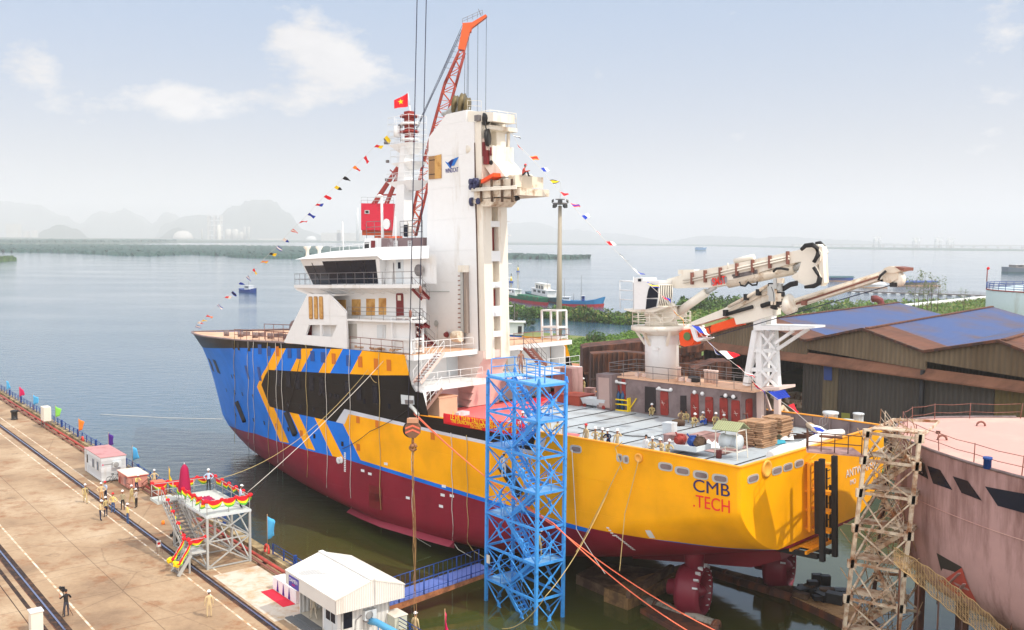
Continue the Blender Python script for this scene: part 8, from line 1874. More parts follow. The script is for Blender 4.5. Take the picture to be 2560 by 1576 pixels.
aft=[((1283,338),(c_black,c_white)),((1298,366),(c_red,c_white)),((1328,396),(c_orange,c_red)),((1355,425),(c_blue,c_white)),((1378,455),(c_black,c_yel)),((1404,485),(c_red,)),((1430,513),(c_red,c_blue)),((1458,545),(c_blue,c_white)),((1489,577),(c_white,c_red)),((1519,609),(c_red,c_white)),((1552,640),(c_black,c_white)),((1586,676),(c_white,c_blue)),((1622,711),(c_blue,c_yel)),((1655,741),(c_red,c_blue)),((1692,785),(c_orange,c_yel)),((1738,822),(c_blue,c_white)),((1775,860),(c_blue,c_white)),((1808,888),(c_white,c_red)),((1853,923),(c_red,c_white)),((1890,962),(c_red,c_blue)),((1932,990),(c_blue,)),((1982,1024),(c_red,)),((2036,1072),(c_white,c_blue)),((2040,1090),(c_blue,c_yel))]
B1_=W(LY(1262,320,0));C1_=W(LX(2045,1095,1.0));LP_=[]
aw=['topmost, under the head platform','second below the head platform','third below the head platform','fourth below the head platform','fifth below the head platform','just above the floodlight mast','right of the floodlight mast head','a step below the floodlights','second below the floodlights','above the far bank','over the open bay','left above the operator cab','beside the operator cab roof','in front of the cab guard','at the foot of the luffing cylinder','at the orange jib tip','below the orange jib tip','before the dark workshop bay, upper','before the dark workshop bay, lower','at the foot of the boom rest','below the boom rest','before the sliding doors','hanging at the stern rail, upper','hanging at the stern rail, lower']
for i,((px,py),cols)in enumerate(aft):
 p=line_pt(px,py,B1_,C1_,1262,2045);LP_.append(p);s=.62 if i<10 else(.75 if i<14 else 1.05);c0=' and '.join(NM[c_]for c_ in cols)
 tri_flag(p,C1_-B1_,s,s*.85,cols,'%s signal flag, %s'%(c0,aw[i]),50+i)
q=MB();q.path([B1_]+LP_+[C1_],.016,4);obj('dressing_line',q,rope_w,label='thin line of signal flags from the tower head down to the stern',cat='line')
t=thing('national_flag','red flag with a yellow star flying at the masthead','flag',flag_top);q=MB();rows=[];dirx=-RT;n=10
for i in range(n+1):
 a=i/n;r=[]
 for j in range(9):
  b=j/8;r.append(flag_top+dirx*(1.3*a)-V((0,0,1.0))*(.05+1.3*b*(1-.4*a)+.75*a)+V((0,.2*math.sin(a*5+b),0)))
 rows.append(r)
q.grid(rows);fo=obj('flag_cloth',q,c_red,t);fc=rows[5][4]+V((0,-.3,0));q=MB();sP=[]
for k in range(10):r_=.28 if k%2==0 else.115;a=math.pi/2+k*math.pi/5+.15;sP.append(fc+RT*(r_*math.cos(a))+V((0,0,r_*math.sin(a))))
q.prism(sP,(0,-.02,0));obj('star',q,c_yel,t)
# ------------------------------------------------ people
def build_body(pose):
 """one continuous skinned figure, facing +x, feet at z=0; returns mesh with slots skin, shirt, trousers, shoes"""
 J,E,R={},[],{}
 def j(n,p,r,par=None):
  J[n]=V(p);R[n]=r
  if par:E.append((par,n))
 P=pose
 hipz=P.get('hip',.90);lean=P.get('lean',0.0);hx=P.get('hx',0)
 j('pelvis',(hx,0,hipz),(.105,.155))
 def up(h,fx=0):return(hx+math.sin(lean)*h+fx,0,hipz+math.cos(lean)*h)
 j('waist',up(.18),(.10,.135),'pelvis');j('chest',up(.38),(.115,.165),'waist');j('collar',up(.50),(.075,.10),'chest');j('neck',up(.57,.01),(.05,.05),'collar')
 hd=P.get('head',0.0);n0=J['neck'];hv=V((math.sin(lean*.5+hd),0,math.cos(lean*.5+hd)))
 j('jaw',n0+hv*.07+V((.035,0,0)),(.068,.062),'neck');j('skull',n0+hv*.17+V((.01,0,0)),(.094,.078),'jaw');j('crown',n0+hv*.235,(.06,.055),'skull');j('nose',n0+hv*.12+V((.115,0,0)),(.014,.012),'jaw')
 for s,nm in((1,'l'),(-1,'r')):
  ar=P['arm_'+nm];sh=V(up(.45))+V((0,.185*s,0));j('sh'+nm,sh,(.062,.06),'collar')
  e=sh+V((ar[0][0],ar[0][1]*s,ar[0][2]));w_=e+V((ar[1][0],ar[1][1]*s,ar[1][2]));dn=(w_-e).normalized()
  j('el'+nm,e,(.046,.046),'sh'+nm);j('wr'+nm,w_,(.029,.034),'el'+nm);pl=w_+dn*.075;j('pm'+nm,pl,(.022,.04),'wr'+nm)
  sd=dn.cross(V((0,1,0)));sd=sd.normalized()if sd.length>.1 else V((1,0,0));dn2=(dn+V((.0,-.25*s,-.1))).normalized()
  for k,(o,L)in enumerate(((-.028,.06),(-.009,.078),(.010,.074),(.027,.058))):
   a=pl+sd*o+dn*.025;j('f%d%s'%(k,nm),a,(.010,.010),'pm'+nm);j('g%d%s'%(k,nm),a+(dn*.6+dn2*.4)*L,(.008,.008),'f%d%s'%(k,nm))
  j('t0'+nm,w_+dn*.03+sd*.032,(.012,.012),'wr'+nm);j('t1'+nm,w_+dn*.075+sd*.05,(.009,.009),'t0'+nm)
  lg=P['leg_'+nm];hp=V((hx,.095*s,hipz-.06));j('hp'+nm,hp,(.088,.088),'pelvis');k_=V((lg[0][0],lg[0][1]*s,lg[0][2]));a_=V((lg[1][0],lg[1][1]*s,lg[1][2]))
  j('kn'+nm,k_,(.062,.06),'hp'+nm);j('an'+nm,a_,(.044,.042),'kn'+nm);f_=V((lg[2],0,0))if len(lg)>2 else V((.14,0,-.045));j('to'+nm,a_+f_+V((0,.02*s,0)),(.036,.042),'an'+nm)
 names=list(J);idx={n:i for i,n in enumerate(names)}
 me=D.meshes.new('body');me.from_pydata([J[n]for n in names],[(idx[a],idx[b])for a,b in E],[])
 o=D.objects.new('body',me);COL.objects.link(o);md=o.modifiers.new('skin','SKIN');md.use_smooth_shade=True;md.branch_smoothing=.6
 for n in names:me.skin_vertices[0].data[idx[n]].radius=R[n]
 me.skin_vertices[0].data[idx['pelvis']].use_root=True
 sb=o.modifiers.new('sub','SUBSURF');sb.levels=1;sb.render_levels=1
 bpy.context.view_layer.update();dg=bpy.context.evaluated_depsgraph_get();out_=D.meshes.new_from_object(o.evaluated_get(dg));D.objects.remove(o)
 segs=[]
 for a,b in E:
  if b[:2]in('ja','sk','cr','no','pm','t0','t1')or(b[0]in 'fg' and b[1].isdigit()):k=0
  elif b=='neck':k=0
  elif b[:2]=='hp' or b[:2]in('kn','an'):k=2
  elif b[:2]=='to':k=3
  elif b[:2]=='wr' and pose.get('short'):k=0
  else:k=1
  segs.append((J[a],J[b],k))
 for f in out_.polygons:
  c=V(f.center);best=9;kk=1
  for a,b,k in segs:
   ab=b-a;t=max(0,min(1,(c-a).dot(ab)/max(1e-9,ab.length_squared)));dd=(c-a-ab*t).length-(.05 if k in(1,2)else 0)
   if dd<best:best,kk=dd,k
  f.material_index=kk;f.use_smooth=True
 return out_,J
ST={'leg_l':[(.02,.11,.47),(-.01,.12,.075)],'leg_r':[(.02,.11,.47),(.02,.12,.075)]}
dn_arm=[(.0,.06,-.27),(.05,.02,-.25)]
POSES={'stand':dict(ST,arm_l=dn_arm,arm_r=dn_arm),'hips':dict(ST,arm_l=[(-.06,.2,-.2),(.12,-.14,-.17)],arm_r=[(-.06,.2,-.2),(.12,-.14,-.17)]),'folded':dict(ST,arm_l=[(.06,.07,-.25),(.17,-.2,.02)],arm_r=[(.06,.07,-.25),(.17,-.2,.05)],head=.12),'walk':dict(arm_l=[(-.12,.06,-.25),(.06,.0,-.24)],arm_r=[(.13,.06,-.24),(.16,-.02,-.18)],leg_l=[(.2,.1,.5),(.28,.1,.09)],leg_r=[(-.04,.1,.46),(-.3,.1,.13)],lean=.06),'point':dict(ST,arm_l=[(.2,.1,-.1),(.25,.02,.02)],arm_r=dn_arm,short=True),'hands':dict(ST,arm_l=[(.03,.06,-.27),(.22,-.05,-.08)],arm_r=[(.03,.06,-.27),(.22,-.05,-.08)],head=.25,lean=.06),'salute':dict(ST,arm_l=[(.1,.2,.02),(.02,-.18,.2)],arm_r=dn_arm),'lean':dict(ST,lean=.55,hx=-.12,arm_l=[(.2,.08,-.16),(.2,-.1,.02)],arm_r=[(.2,.08,-.16),(.2,-.1,.0)],head=-.1),'sit':dict(hip=.16,hx=-.05,lean=.28,arm_l=[(.12,.08,-.2),(.22,-.08,.06)],arm_r=[(.12,.08,-.2),(.22,-.08,.06)],leg_l=[(.33,.16,.50),(.42,.12,.075)],leg_r=[(.35,.14,.48),(.5,.1,.075)],head=.1),'squat':dict(hip=.30,hx=-.1,lean=.45,arm_l=[(.15,.1,-.22),(.2,-.1,-.02)],arm_r=[(.15,.1,-.22),(.2,-.1,-.02)],leg_l=[(.3,.2,.46),(.06,.17,.075)],leg_r=[(.32,.18,.46),(.08,.15,.075)],head=0),'film':dict(ST,arm_l=[(.14,.12,-.18),(.14,-.02,.22)],arm_r=[(.06,.15,-.22),(.16,-.14,.08)],short=True,head=-.05),}
BODY={}
helm_prof=[(.105,-.01),(.125,-.012),(.128,.0),(.112,.012),(.110,.05),(.09,.09),(.05,.115),(.005,.122)]
def person(p,yaw,pose,shirt,legs,label,hat='helm',group='workers in tan overalls',shoes=None,extra=None,scale=1.0):
 if pose not in BODY:BODY[pose]=build_body(POSES[pose])
 me,J=BODY[pose];p=V(p);t=thing('person',label,'person',p,group,yaw);t.scale=(scale,scale,scale);T=Matrix.Translation(p)@Matrix.Rotation(yaw,4,'Z')@Matrix.Diagonal((scale,scale,scale,1));PM[t.name]=T
 o=D.objects.new('body',me);COL.objects.link(o);o.parent=t;PM[o.name]=T
 if not me.materials:
  for x in(skin,overall,overall,black):me.materials.append(x)
 for k,m_ in enumerate((skin,shirt,legs,shoes or black)):o.material_slots[k].link='OBJECT';o.material_slots[k].material=m_
 hv=(J['crown']-J['neck']).normalized();c=J['crown']
 if hat:
  q=MB();q.lathe(c+hv*.0,helm_prof,14,axis=hv);q.box(c+V((.13,0,.0)),(.07,.16,.012));obj('helmet',q,{'helm':helm,'red':helm_r,'yellow':helm_y}[hat],o,world=False,split=False)
  q=MB();q.sphere(J['skull']+V((-.028,0,.0)),.083,8,6,0,(.95,1,.9));obj('hair',q,hair,o,world=False)
 else:
  q=MB();q.sphere(J['skull']+V((-.018,0,.035)),.098,10,7,0,(1,.92,.95));obj('hair',q,hair,o,world=False)
 q=MB();f=J['jaw']
 for s in(1,-1):q.sphere(f+hv*.068+V((.068,.028*s,0)),.012,5,4)
 q.box(f+V((.066,0,.0)),(.01,.045,.01));obj('eyes_and_mouth',q,hair,o,world=False,split=False)
 return t
P1_=lambda x,y:(180+x/5.815,1060+y/5.815)
def deg(a):return math.radians(a)
def qp(x,y):return GZ(*P1_(x,y),QZ)
GRP='workers standing on the quay'
khaki2=overall2;tanshirt=mat('tan_shirt',srgb(216,190,146),.85,var=.1,sc=6);yelshirt=mat('pale_yellow_shirt',srgb(232,206,130),.85,var=.1,sc=6);jeans=mat('blue_jeans',srgb(62,92,140),.85,var=.12,sc=6);greyshirt=mat('grey_khaki_shirt',srgb(168,156,128),.85,var=.1,sc=6);tanpants=mat('brown_tan_trousers',srgb(196,146,96),.85,var=.1,sc=6)
for(x,y,yaw,pose,sh_,lg_,l,h)in((195,1150,-60,'walk',khaki2,khaki2,'worker in khaki overalls walking beside the crane rail, apart from the group','helm'),(430,1130,-70,'hips',tanshirt,tanpants,'worker in tan shirt and brown trousers next to the one in pale blue','helm'),(492,1108,-120,'folded',paleblue,navy,'worker in a pale blue shirt and red cap with folded arms','red'),(600,1290,-100,'hips',yelshirt,jeans,'worker in yellow shirt, blue jeans and red cap, hands on hips','red'),(740,1250,-80,'stand',greyshirt,blackcl,'worker in grey khaki shirt and black trousers facing the camera','helm'),(875,1170,150,'walk',khaki2,khaki2,'worker in khaki overalls half hidden behind the grey shirted man','helm'),(938,1222,170,'folded',mat('pale_grey_shirt',srgb(196,186,178),.85,var=.08,sc=6),blackcl,'man in pale grey shirt and black trousers with folded arms','helm'),(412,1405,20,'hands',tanshirt,navy,'worker in tan shirt and navy trousers nearest on the left of the group','helm'),(494,1350,150,'stand',khaki2,navy,'worker in khaki shirt and navy trousers facing his tan shirted neighbour','helm'),(808,1455,40,'point',yelshirt,jeans,'worker in yellow tan shirt and jeans pointing ahead, nearest the warning board','helm'),(945,985,-40,'lean',yelshirt,navy,'worker in yellow shirt leaning against the pink plant cabin','helm'),(1200,925,-70,'hips',tanshirt,tanshirt,'worker in tan overalls with hands on hips behind the rusty cabinet','helm')):
 person(qp(x,y),deg(yaw),pose,sh_,lg_,l,h,GRP,scale=1.02)
pm_=GZ(372/2.237,900+1437/2.237,QZ);person(pm_,deg(135),'film',blackcl,mat('dark_grey_trousers',srgb(62,62,74),.85,var=.1,sc=6),'cameraman in black filming with a tripod camera on the quay',None,None,scale=1.06)
cv=pm_+V((-.42,.35,0));t=thing('video_camera','black video camera on a tripod beside the cameraman','video camera',cv);q=MB();q.box(cv+V((.05,0,1.72)),(.5,.18,.22),0,(math.cos(2.3),math.sin(2.3),0));q.box(cv+V((.1,-.05,1.86)),(.2,.1,.1));obj('camera_body',q,black,t,split=False);q=MB();q.tube(cv+V((-.1,.12,1.72)),cv+V((-.28,.32,1.72)),.09,10);obj('lens',q,black,t);q=MB();q.tube(cv+V((.05,0,1.62)),cv+V((.25,-.2,.95)),.03,5)
for a in(.3,2.4,4.5):q.tube(cv+V((.25,-.2,1.1)),cv+V((.35+.42*math.cos(a),-.25+.42*math.sin(a),0)),.018,4)
obj('tripod',q,blackcl,t,split=False)
person(GZ(1170/2.237,900+1440/2.237,QZ),deg(110),'stand',overall,overall,'worker in cream overalls and white helmet walking away alone on the quay','helm',GRP,scale=1.02)
person(Q(56.55,28.5,.2),deg(125),'walk',mat('grey_overall',srgb(196,186,166),.85,var=.1,sc=6),MATS['grey_overall'],'worker in grey cream overalls stepping into the hut doorway','helm',None,scale=1.02)
person(Q(57.0,29.7,.2),deg(140),'hands',blueshirt,blackcl,'person in a bright blue shirt inside the hut','helm',None);person(GZ(1038,1600,QZ),deg(60),'stand',overall,overall,'worker whose white helmet shows at the bottom edge right of the cabinet','helm',None)
person(GZ(400+575/4.725,1160+312/4.725,QZ+ZD),deg(-80),'hips',paleblue,blackcl,'person in pale blue shirt and black trousers standing on the stage','helm',None);person(Q(71.2,29.7,ZD),deg(20),'hands',paleblue,navy,'person in pale blue shirt holding the line at the stage corner','helm',None)
zt5=LV[5];person(GZ(1180+378/2.2375,900+1095/2.2375,QZ+zt5+.05),deg(60),'hands',overall2,overall2,'worker in tan overalls on a low landing of the blue tower','helm',None);zt4=LV[4]
person(Q(TU1-.7,42.2,LV[3]+.06),deg(90),'hands',white,boxwhite,'person in white on the middle landing of the blue tower','helm',None)
person(Q(TU0+4.6,43.4,LV[0]+.16),deg(-60),'stand',mat('brown_overall',srgb(156,112,92),.85,var=.1,sc=6),MATS['brown_overall'],'worker in brown overalls at the top of the blue tower','helm_' and 'helm',None)
def dk(px,py,zoff=.0):
 x=12.0;p=None
 for _ in range(8):p=LZ(px,py,zdeck(x)+.06+zoff);x=p.x
 return W(p)
syaw=math.atan2(SFX.y,SFX.x)
for(x,y,yaw,pose,sh_,lg_,l,h)in((185,650,200,'hands',overall2,overall2,'worker in khaki overalls standing at the starboard rail beside the lockers','helm'),(707,792,-110,'sit',overall2,overall2,'worker sitting alone by the dark recess of the deckhouse','helm'),(940,812,-80,'lean',overall,overall,'worker stooping by the dark doorway of the deckhouse',None),(930,835,-100,'sit',overall,overall,'worker sitting at the left end of the resting group',None),(972,850,-120,'squat',khaki2,khaki2,'worker squatting second from left in the resting group',None),(1032,826,-80,'sit',overall,overall,'worker sitting against the deckhouse behind the group',None),(1020,882,-60,'squat',overall2,overall2,'worker squatting in front of the resting group','helm'),(1085,860,-60,'sit',overall,blueshirt,'worker with a bright blue cloth sitting in the resting group','helm'),(1118,846,-100,'sit',navy,navy,'person in dark navy sitting among the resting workers',None),(1190,876,-90,'squat',overall2,overall2,'worker squatting to the right of the resting group','helm'),(1262,880,-120,'sit',greyshirt,overall2,'worker in grey sitting by the second last red door','helm'),(1303,862,-100,'sit',blueshirt,navy,'person in blue sitting by the last red door','helm')):
 person(dk(*K8(x,y)),deg(yaw),pose,sh_,lg_,l,h,'workers resting on the after deck' if pose in('sit','squat')else None)
def rail_person(px,py_head,yaw,pose,sh_,lg_,l,h,off=.75,gy=None):
 c=LY(px,py_head,9.85-off);z=zdeck(c.x)+.05;return person(W((c.x,9.85-off,z)),deg(yaw),pose,sh_,lg_,l,h,'workers at the port rail of the after deck')
for(x,y,yaw,pose,sh_,l,h)in((195,900,-140,'stand',overall,'worker in a red helmet at the port rail, left of the row','red'),(268,910,-100,'lean',overall,'worker leaning on the port rail next to the red helmet','helm'),(318,935,-90,'lean',overall2,'worker bending at the port rail, middle of the row','helm'),(365,945,-110,'lean',navy,'person in navy with a white helmet at the port rail','helm'),(435,942,-120,'salute',overall,'worker shading his eyes at the port rail','helm'),(655,955,-140,'stand',c_white,'person in white with a white hood near the generator',None),(705,993,-100,'lean',overall,'worker leaning on the rail, left of the three by the generator','helm'),(772,1003,-120,'lean',overall,'worker leaning on the rail, middle of the three by the generator','helm'),(825,1013,-80,'lean',overall2,'worker leaning on the rail, right of the three by the generator','helm')):
 rail_person(*K8(x,y),yaw,pose,sh_,sh_,l,h,1.0 if pose!='lean' else 1.1)
vest=mat('red_vest',srgb(222,60,90),.8,var=.08)
for k,(px,sh_,l)in enumerate(((1290,vest,'person in a red vest behind the blue tower, leftmost of three'),(1306,vest,'person in a red vest behind the blue tower, middle of three'),(1322,overall,'worker in tan behind the blue tower beside the red vests'),(1368,overall,'worker in tan seen through the blue tower, near its right column'),(1392,overall2,'worker in khaki just inside the right column of the blue tower'),(1408,overall,'worker in tan right behind the blue tower column'))):
 rail_person(px,1068,-120+20*k,('stand','hips','folded')[k%3],sh_,sh_,l,'helm',1.0+.5*(k%2))
person(W(LX(1268,424,26.5))if False else W(V((TXA-5.2,CY-.2,LY(*T_(930,1045),CY).z+.02))),deg(0),'sit',mat('rag_mix',srgb(200,80,70),.8,var=.2),blackcl,'worker with a red helmet sitting on the transition arm of the tower','red',None)
# ------------------------------------------------ deck cargo, banner, carpets
def dbox(q,px,py,sx,sy,h,mi=0,z0=0,off=(0,0)):
 p=SHIPI@dk(px,py);q.box(W((p.x+off[0],p.y+off[1],zdeck(p.x)+z0+h/2)),(sx,sy,h),mi,SFX,SPY,SUZ);return p
bn=thing('red_banner','long red banner with yellow lettering tied along the port rail','banner',W((27,10.1,.3)))
ba=LY(*F_(590,1260),10.12);bb_=LY(1312,1062,10.12);bc=LY(*F_(590,1400),10.12);bd_=LY(1312,1096,10.12)
q=MB();rows=[]
for i in range(17):
 t=i/16;a=ba.lerp(bb_,t);b=bc.lerp(bd_,t);rows.append([W(a.lerp(b,j/4)+V((0,.03*math.sin(t*30+j),0)))for j in range(5)])
q.grid(rows);ob=obj('cloth',q,c_red,bn);md=ob.modifiers.new('t','SOLIDIFY');md.thickness=.02
def ban_text(body,t0,t1,v,size,m=c_yel):
 a,b=ba.lerp(bb_,t0).lerp(bc.lerp(bd_,t0),v),ba.lerp(bb_,t1).lerp(bc.lerp(bd_,t1),v);a,b=W(a+V((0,.07,0))),W(b+V((0,.07,0)));u=(b-a).normalized();cu=D.curves.new('t','FONT');cu.body=body;cu.size=size;o=D.objects.new('t',cu);COL.objects.link(o);bpy.context.view_layer.update();wd=o.dimensions.x;D.objects.remove(o)
 text(body,size,(a+b)/2,u,SUZ-u*SUZ.dot(u),m,bn,'lettering','CENTER',.006,world=True,wscale=(b-a).length/max(wd,.01))
ban_text('L\u1ec4 H\u1ea0 TH\u1ee6Y T\u00c0U CSOV 8720 - CSOV 8722',.10,.94,.30,.62);ban_text('THE LAUNCHING CEREMONY OF CSOV 8720 - 8722',.11,.92,.60,.40);ban_text('HA LONG',.36,.5,.84,.26)
for i,(pts,l,m_)in enumerate((([F_(655,1225),F_(760,1190),(1405,985),(1382,1003),(1250,1060),F_(600,1275)],'wide faded red carpet laid over the deck behind the banner',carpet2),([(1330,1000),(1402,960),(1410,975),(1345,1010)],'bright red carpet strip by the starboard stair',carpet),([(1415,1082),(1450,1086),(1442,1094),(1408,1090)],'small pink red carpet corner by the port rail',carpet2))):
 q=MB();P=[dk(*k,.04+.012*i)for k in pts];q.prism(P,SUZ*-.02);obj('deck_carpet',q,m_,label=l,cat='carpet',group=None)
q=MB();dbox(q,*F_(820,1285),.9,1.2,.35);obj('white_box',q,boxwhite,label='white box lying on the faded red carpet',cat='box')
for px,py,n,w_,l in((1895,1112,13,2.2,'big stack of timber pallets on a turquoise sheet'),(1943,1095,12,1.8,'second stack of timber pallets behind the big one')):
 t=thing('pallet_stack',l,'pallets',dk(px,py),'stacks of timber pallets');rnd=random.Random(n)
 p=SHIPI@dk(px,py)
 for k in range(n):
  q=MB();
  for s in(-1,0,1):q.box(W((p.x+s*w_*.3+rnd.uniform(-.08,.08),p.y+rnd.uniform(-.1,.1),zdeck(p.x)+.1+k*.14)),(w_*.28,w_*.9+rnd.uniform(-.2,.2),.10),0,SFX,SPY,SUZ)
  obj('pallet',q,wood,t,split=False)
q=MB();P=[dk(*k,.05)for k in((1850,1108),(1900,1118),(1965,1108),(1960,1098),(1925,1100),(1870,1100))];q.prism(P,SUZ*.03);obj('turquoise_sheet',q,c_turq,label='turquoise tarpaulin spread under the timber stacks',cat='tarpaulin')
q=MB();rows=[]
for i in range(6):
 a=dk(1950,1103).lerp(dk(1965,1090),i/5);b=dk(1985,1104).lerp(dk(1975,1092),i/5);rows.append([a.lerp(b,j/5)+V((0,0,.1+.5*math.sin(math.pi*i/5)*(.5+.5*math.sin(j*1.7))))for j in range(6)])
q.grid(rows);obj('white_sheet',q,c_white,label='crumpled white sheet beside the timber stacks',cat='sheet');q=MB();rows=[]
for i in range(7):
 a=dk(1752,1124).lerp(dk(1775,1110),i/6);b=dk(1800,1124).lerp(dk(1797,1114),i/6);rows.append([a.lerp(b,j/6)+V((0,0,.08+.45*math.sin(math.pi*i/6)*abs(math.sin(j*1.1+.4))))for j in range(7)])
q.grid(rows);obj('white_sheet',q,c_white,label='low heap of white sheeting right of the generator tray',cat='sheet')
t=thing('machine_tray','white steel tray holding red and blue pumps, near the port rail','tray',dk(1720,1135));p=SHIPI@dk(1718,1134);q=MB();q.box(W((p.x,p.y,zdeck(p.x)+.45)),(2.6,1.7,.12),0,SFX,SPY,SUZ)
for s in(-1,1):q.box(W((p.x,p.y+s*.85,zdeck(p.x)+.6)),(2.7,.08,.35),0,SFX,SPY,SUZ);q.box(W((p.x+s*1.33,p.y,zdeck(p.x)+.6)),(.08,1.7,.35),0,SFX,SPY,SUZ)
obj('tray',q,boxwhite,t,split=False);rnd=random.Random(4)
for nm,m_,ox in(('red_pump',redbox,.6),('blue_pump',bluedk,-.5),('brown_motor',mudrust,-1.0)):
 q=MB();c_=W((p.x+ox,p.y,zdeck(p.x)+.95));q.lathe(c_,[(.1,-.4),(.36,-.36),(.36,.2),(.2,.25),(.2,.45)],10,axis=SPY);q.box(c_+V((0,0,.25)),(.4,.3,.3));q.box(c_+V((.2,.2,-.2)),(.4,.4,.3));q.tube(c_,c_+V((rnd.uniform(-.5,.5),.2,.5)),.06,5);obj(nm,q,m_,t,split=False)
for(px,py,sx,sy,h,l,m_)in((1675,1105,.8,.7,1.5,'white electrical box standing by the pump tray',boxwhite),(1687,1118,1.2,1.0,1.0,'pink primed box behind the pump tray',pinkprim),(1440,1008,2.6,2.2,.9,'low red box on the starboard deck before the lockers',mat('brick_red_box',srgb(166,76,60),.6,var=.1)),(1475,1000,.8,.7,1.2,'pink grey vent post by the white trolley',pinkprim)):
 q=MB();p=dbox(q,px,py,sx,sy,h*.92);q.box(W((p.x,p.y,zdeck(p.x)+h*.96)),(sx*1.06,sy*1.06,h*.08),0,SFX,SPY,SUZ);q.box(W((p.x+sx*.2,p.y+sy*.52,zdeck(p.x)+h*.5)),(sx*.3,.05,h*.4),0,SFX,SPY,SUZ);obj('deck_box',q,m_,label=l,cat='box')
q=MB();c_=dk(1695,1095)+V((0,0,1.2));q.lathe(c_-V((0,0,.1)),[(.1,-.2),(.5,-.15),(.5,.2),(.2,.3)],10);q.tube(c_,c_+V((.3,.2,.6)),.1,6);obj('winch_motor',q,mudrust,label='brown motor sitting on the pink primed box',cat='motor')
t=thing('deck_trolley','long white trolley tray on the starboard side before the deckhouse','trolley',dk(1490,1020));p=SHIPI@dk(1495,1018);q=MB();A8=[(p.x+1.4,p.y-.5),(p.x-1.4,p.y-.5),(p.x-1.1,p.y+.5),(p.x+1.3,p.y+.5)];q.loft([W((a*1.0,b,zdeck(p.x)+.25))for a,b in A8],[W((p.x+(a-p.x)*1.15,p.y+(b-p.y)*1.3,zdeck(p.x)+.85))for a,b in A8]);obj('tub',q,boxwhite,t);q=MB();[q.lathe(W((p.x+s,p.y+.55,zdeck(p.x)+.18)),[(.18,-.05),(.18,.05)],10,axis=SPY)for s in(-1.1,1.1)];obj('wheel',q,redbox,t)
t=thing('gas_rack','yellow rack with two blue gas bottles against the deckhouse','gas rack',dk(1557,1025));p=SHIPI@dk(1557,1026)
for k in range(2):q=MB();q.lathe(W((p.x+.5-k*.45,p.y,zdeck(p.x)+.1)),[(.17,0),(.18,1.3),(.1,1.45),(.05,1.5),(.05,1.62)],10);obj('gas_bottle',q,mat('bottle_blue',srgb(50,88,126),.5)if k==0 else MATS['bottle_blue'],t)
q=MB()
for s in(.85,-.75):
 q.box(W((p.x+s,p.y,zdeck(p.x)+.6)),(.08,.6,1.2),0,SFX,SPY,SUZ)
for h in(.08,.6,1.0):q.box(W((p.x,p.y+.28,zdeck(p.x)+h)),(1.7,.07,.1),0,SFX,SPY,SUZ)
q.bar(W((p.x-.8,p.y,zdeck(p.x)+.3)),W((p.x-1.5,p.y,zdeck(p.x)+1.2)),.07,.07);obj('rack',q,c_yel,t,split=False)
t=thing('reel_stand','steel stand with a cable drum under a small ribbed green roof near the stern corner','cable stand',dk(1825,1145));p=SHIPI@dk(1828,1143);z=zdeck(p.x);q=MB()
for sx in(-.8,.8):
 for sy in(-.6,.6):q.bar(W((p.x+sx*1.1,p.y+sy*1.1,z)),W((p.x+sx,p.y+sy,z+2.0)),.06,.06)
for h in(.55,1.95):
 for sy in(-.6,.6):q.bar(W((p.x-.85,p.y+sy,z+h)),W((p.x+.85,p.y+sy,z+h)),.06,.06)
 for sx in(-.8,.8):q.bar(W((p.x+sx,p.y-.65,z+h)),W((p.x+sx,p.y+.65,z+h)),.06,.06)
obj('stand',q,cream,t,split=False);q=MB();q.lathe(W((p.x,p.y,z+1.15)),[(.08,-.7),(.5,-.7),(.5,-.6),(.42,-.6),(.42,.6),(.5,.6),(.5,.7),(.08,.7)],14,axis=SFX);obj('drum',q,boxwhite,t);q=MB();q.prism([W((p.x-1.0,p.y+.8,z+1.95)),W((p.x+1.0,p.y+.8,z+1.95)),W((p.x+1.0,p.y,z+2.45)),W((p.x-1.0,p.y,z+2.45))],SUZ*.05);q.prism([W((p.x-1.0,p.y-.8,z+1.95)),W((p.x+1.0,p.y-.8,z+1.95)),W((p.x+1.0,p.y,z+2.45)),W((p.x-1.0,p.y,z+2.45))],SUZ*.05);obj('roof',q,wall_sheet('reel_roof',srgb(170,174,130),srgb(140,140,100),.2,.16,.02,tuple(SFX)),t,split=False)
q=MB();q.lathe(dk(1797,1145),[(.2,0),(.2,.5),(.21,.52)],12);obj('paint_drum',q,mat('drum_maroon',srgb(110,44,44),.5),label='small maroon paint drum beside the reel stand',cat='drum')
q=MB();P=[W(LX(px,py,.55))+V((0,0,.1*math.sin(k*2.2)))for k,(px,py)in enumerate(((1925,1140),(1960,1128),(2000,1115),(2040,1101),(2075,1089),(2105,1078)))];q.path(P,[.3,.36,.34,.36,.34,.25],10);obj('rolled_tarpaulin',q,c_white,label='white rolled tarpaulin lying along the stern bulwark',cat='tarpaulin')
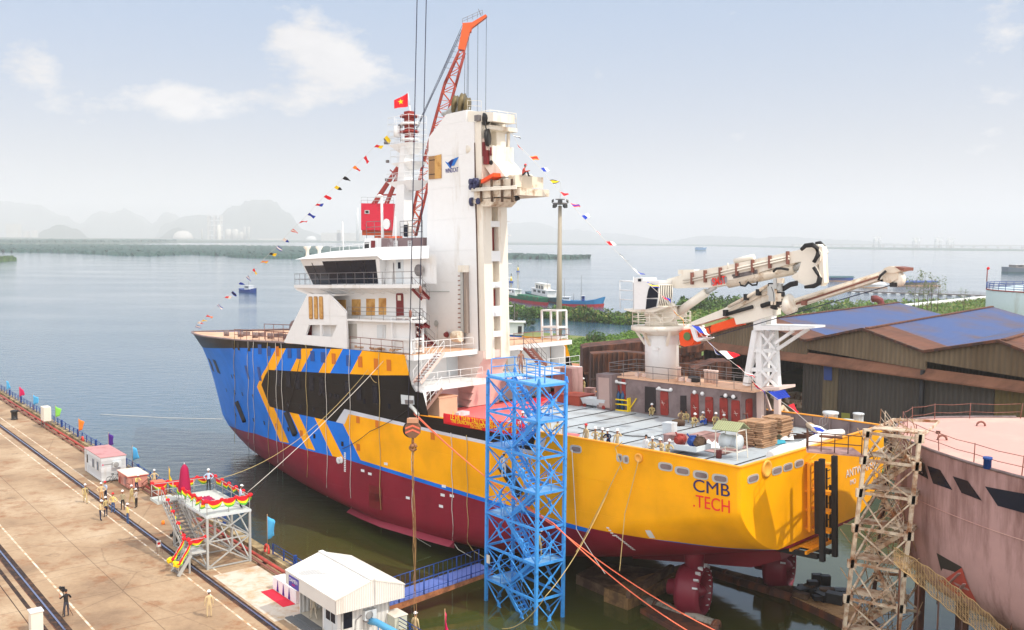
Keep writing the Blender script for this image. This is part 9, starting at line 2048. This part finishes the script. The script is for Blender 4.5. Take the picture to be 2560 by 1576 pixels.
for i,(px,py,r,h,l)in enumerate(((2075,1074,.55,1.4,'large white double bollard drum near the starboard corner'),(2055,1070,.3,.8,'small pale bollard left of the large white drum'),(2118,1078,.42,.9,'white bollard right of the large drum, near the corner'),(2135,1082,.35,.7,'white bollard nearest the starboard corner'),(2008,1058,.35,.6,'pale coil post beside the thick hose'),(2145,1064,.4,1.0,'grey white winch end by the starboard bulwark'))):
 q=MB();q.lathe(dk(px,py),[(r*1.15,0),(r*1.15,.1),(r,.14),(r,h*.85),(r*1.15,h*.9),(r*1.1,h),(r*.3,h*1.02)],14);obj('deck_bollard',q,boxwhite if i!=1 else cream,label=l,cat='bollard',group='bollards on the stern deck')
q=MB();q.path([dk(*k)+V((0,0,z_))for k,z_ in(((1942,1066),.2),((1945,1058),.9),((1955,1053),1.1),((1975,1056),.5),((2000,1064),.3),((2020,1068),.25),((2035,1078),.2))],.26,8);obj('thick_hose',q,mat('hose_tan',srgb(206,184,158),.8,var=.15),label='thick tan hose looping over the deck at the foot of the boom rest',cat='hose')
q=MB();rails(q,[W(V((1.2,y,zdeck(1))))for y in(-1.5,-5.5)],1.1,2,.035,1.3);rails(q,[dk(2048,1092),dk(2068,1080)],1.3,2,.035,.8);obj('stern_guard',q,steelrail,label='thin dark guard rail by the stern bulwark above the landing',cat='railing')
q=MB();rnd=random.Random(14)
for k in range(12):a=dk(1960+rnd.random()*50,1096+rnd.random()*6);q.tube(a+V((0,0,.1+.04*k)),a+V((rnd.uniform(1,2.2),rnd.uniform(-.6,.2),.12+.03*k)),.04,4)
obj('rebar_bundle',q,rustydk,label='bundle of rusty rods on the deck right of the timber stacks',cat='rods')
t=thing('folding_bench','thin steel trestle bench by the last red door','bench',dk(1842,1068));p=SHIPI@dk(1845,1066);z=zdeck(p.x);q=MB();[q.bar(W((p.x+sx*.9,p.y+sy*.3,z)),W((p.x+sx*.7,p.y+sy*.2,z+1.1)),.05,.05)for sx in(-1,1)for sy in(-1,1)];obj('leg',q,steelrail,t);q=MB();q.box(W((p.x,p.y,z+1.12)),(1.6,.5,.05),0,SFX,SPY,SUZ);obj('seat',q,rail_r,t)
q=MB()
for k in range(9):a=dk(1420+k*26,1075+k*3.4+2*math.sin(k));q.path([a+V((0,0,.04)),a+V((.6,-.3,.05)),a+V((1.1,-.1,.04))],.03,4)
q2=MB();P=[dk(1445+k*17,1070+k*2.6+2.5*math.sin(k*1.1))+V((0,0,.05))for k in range(22)];q2 .path(P,.035,5);obj('deck_cable',q2,black,label='black cable snaking over the after deck behind the port rail',cat='cable')
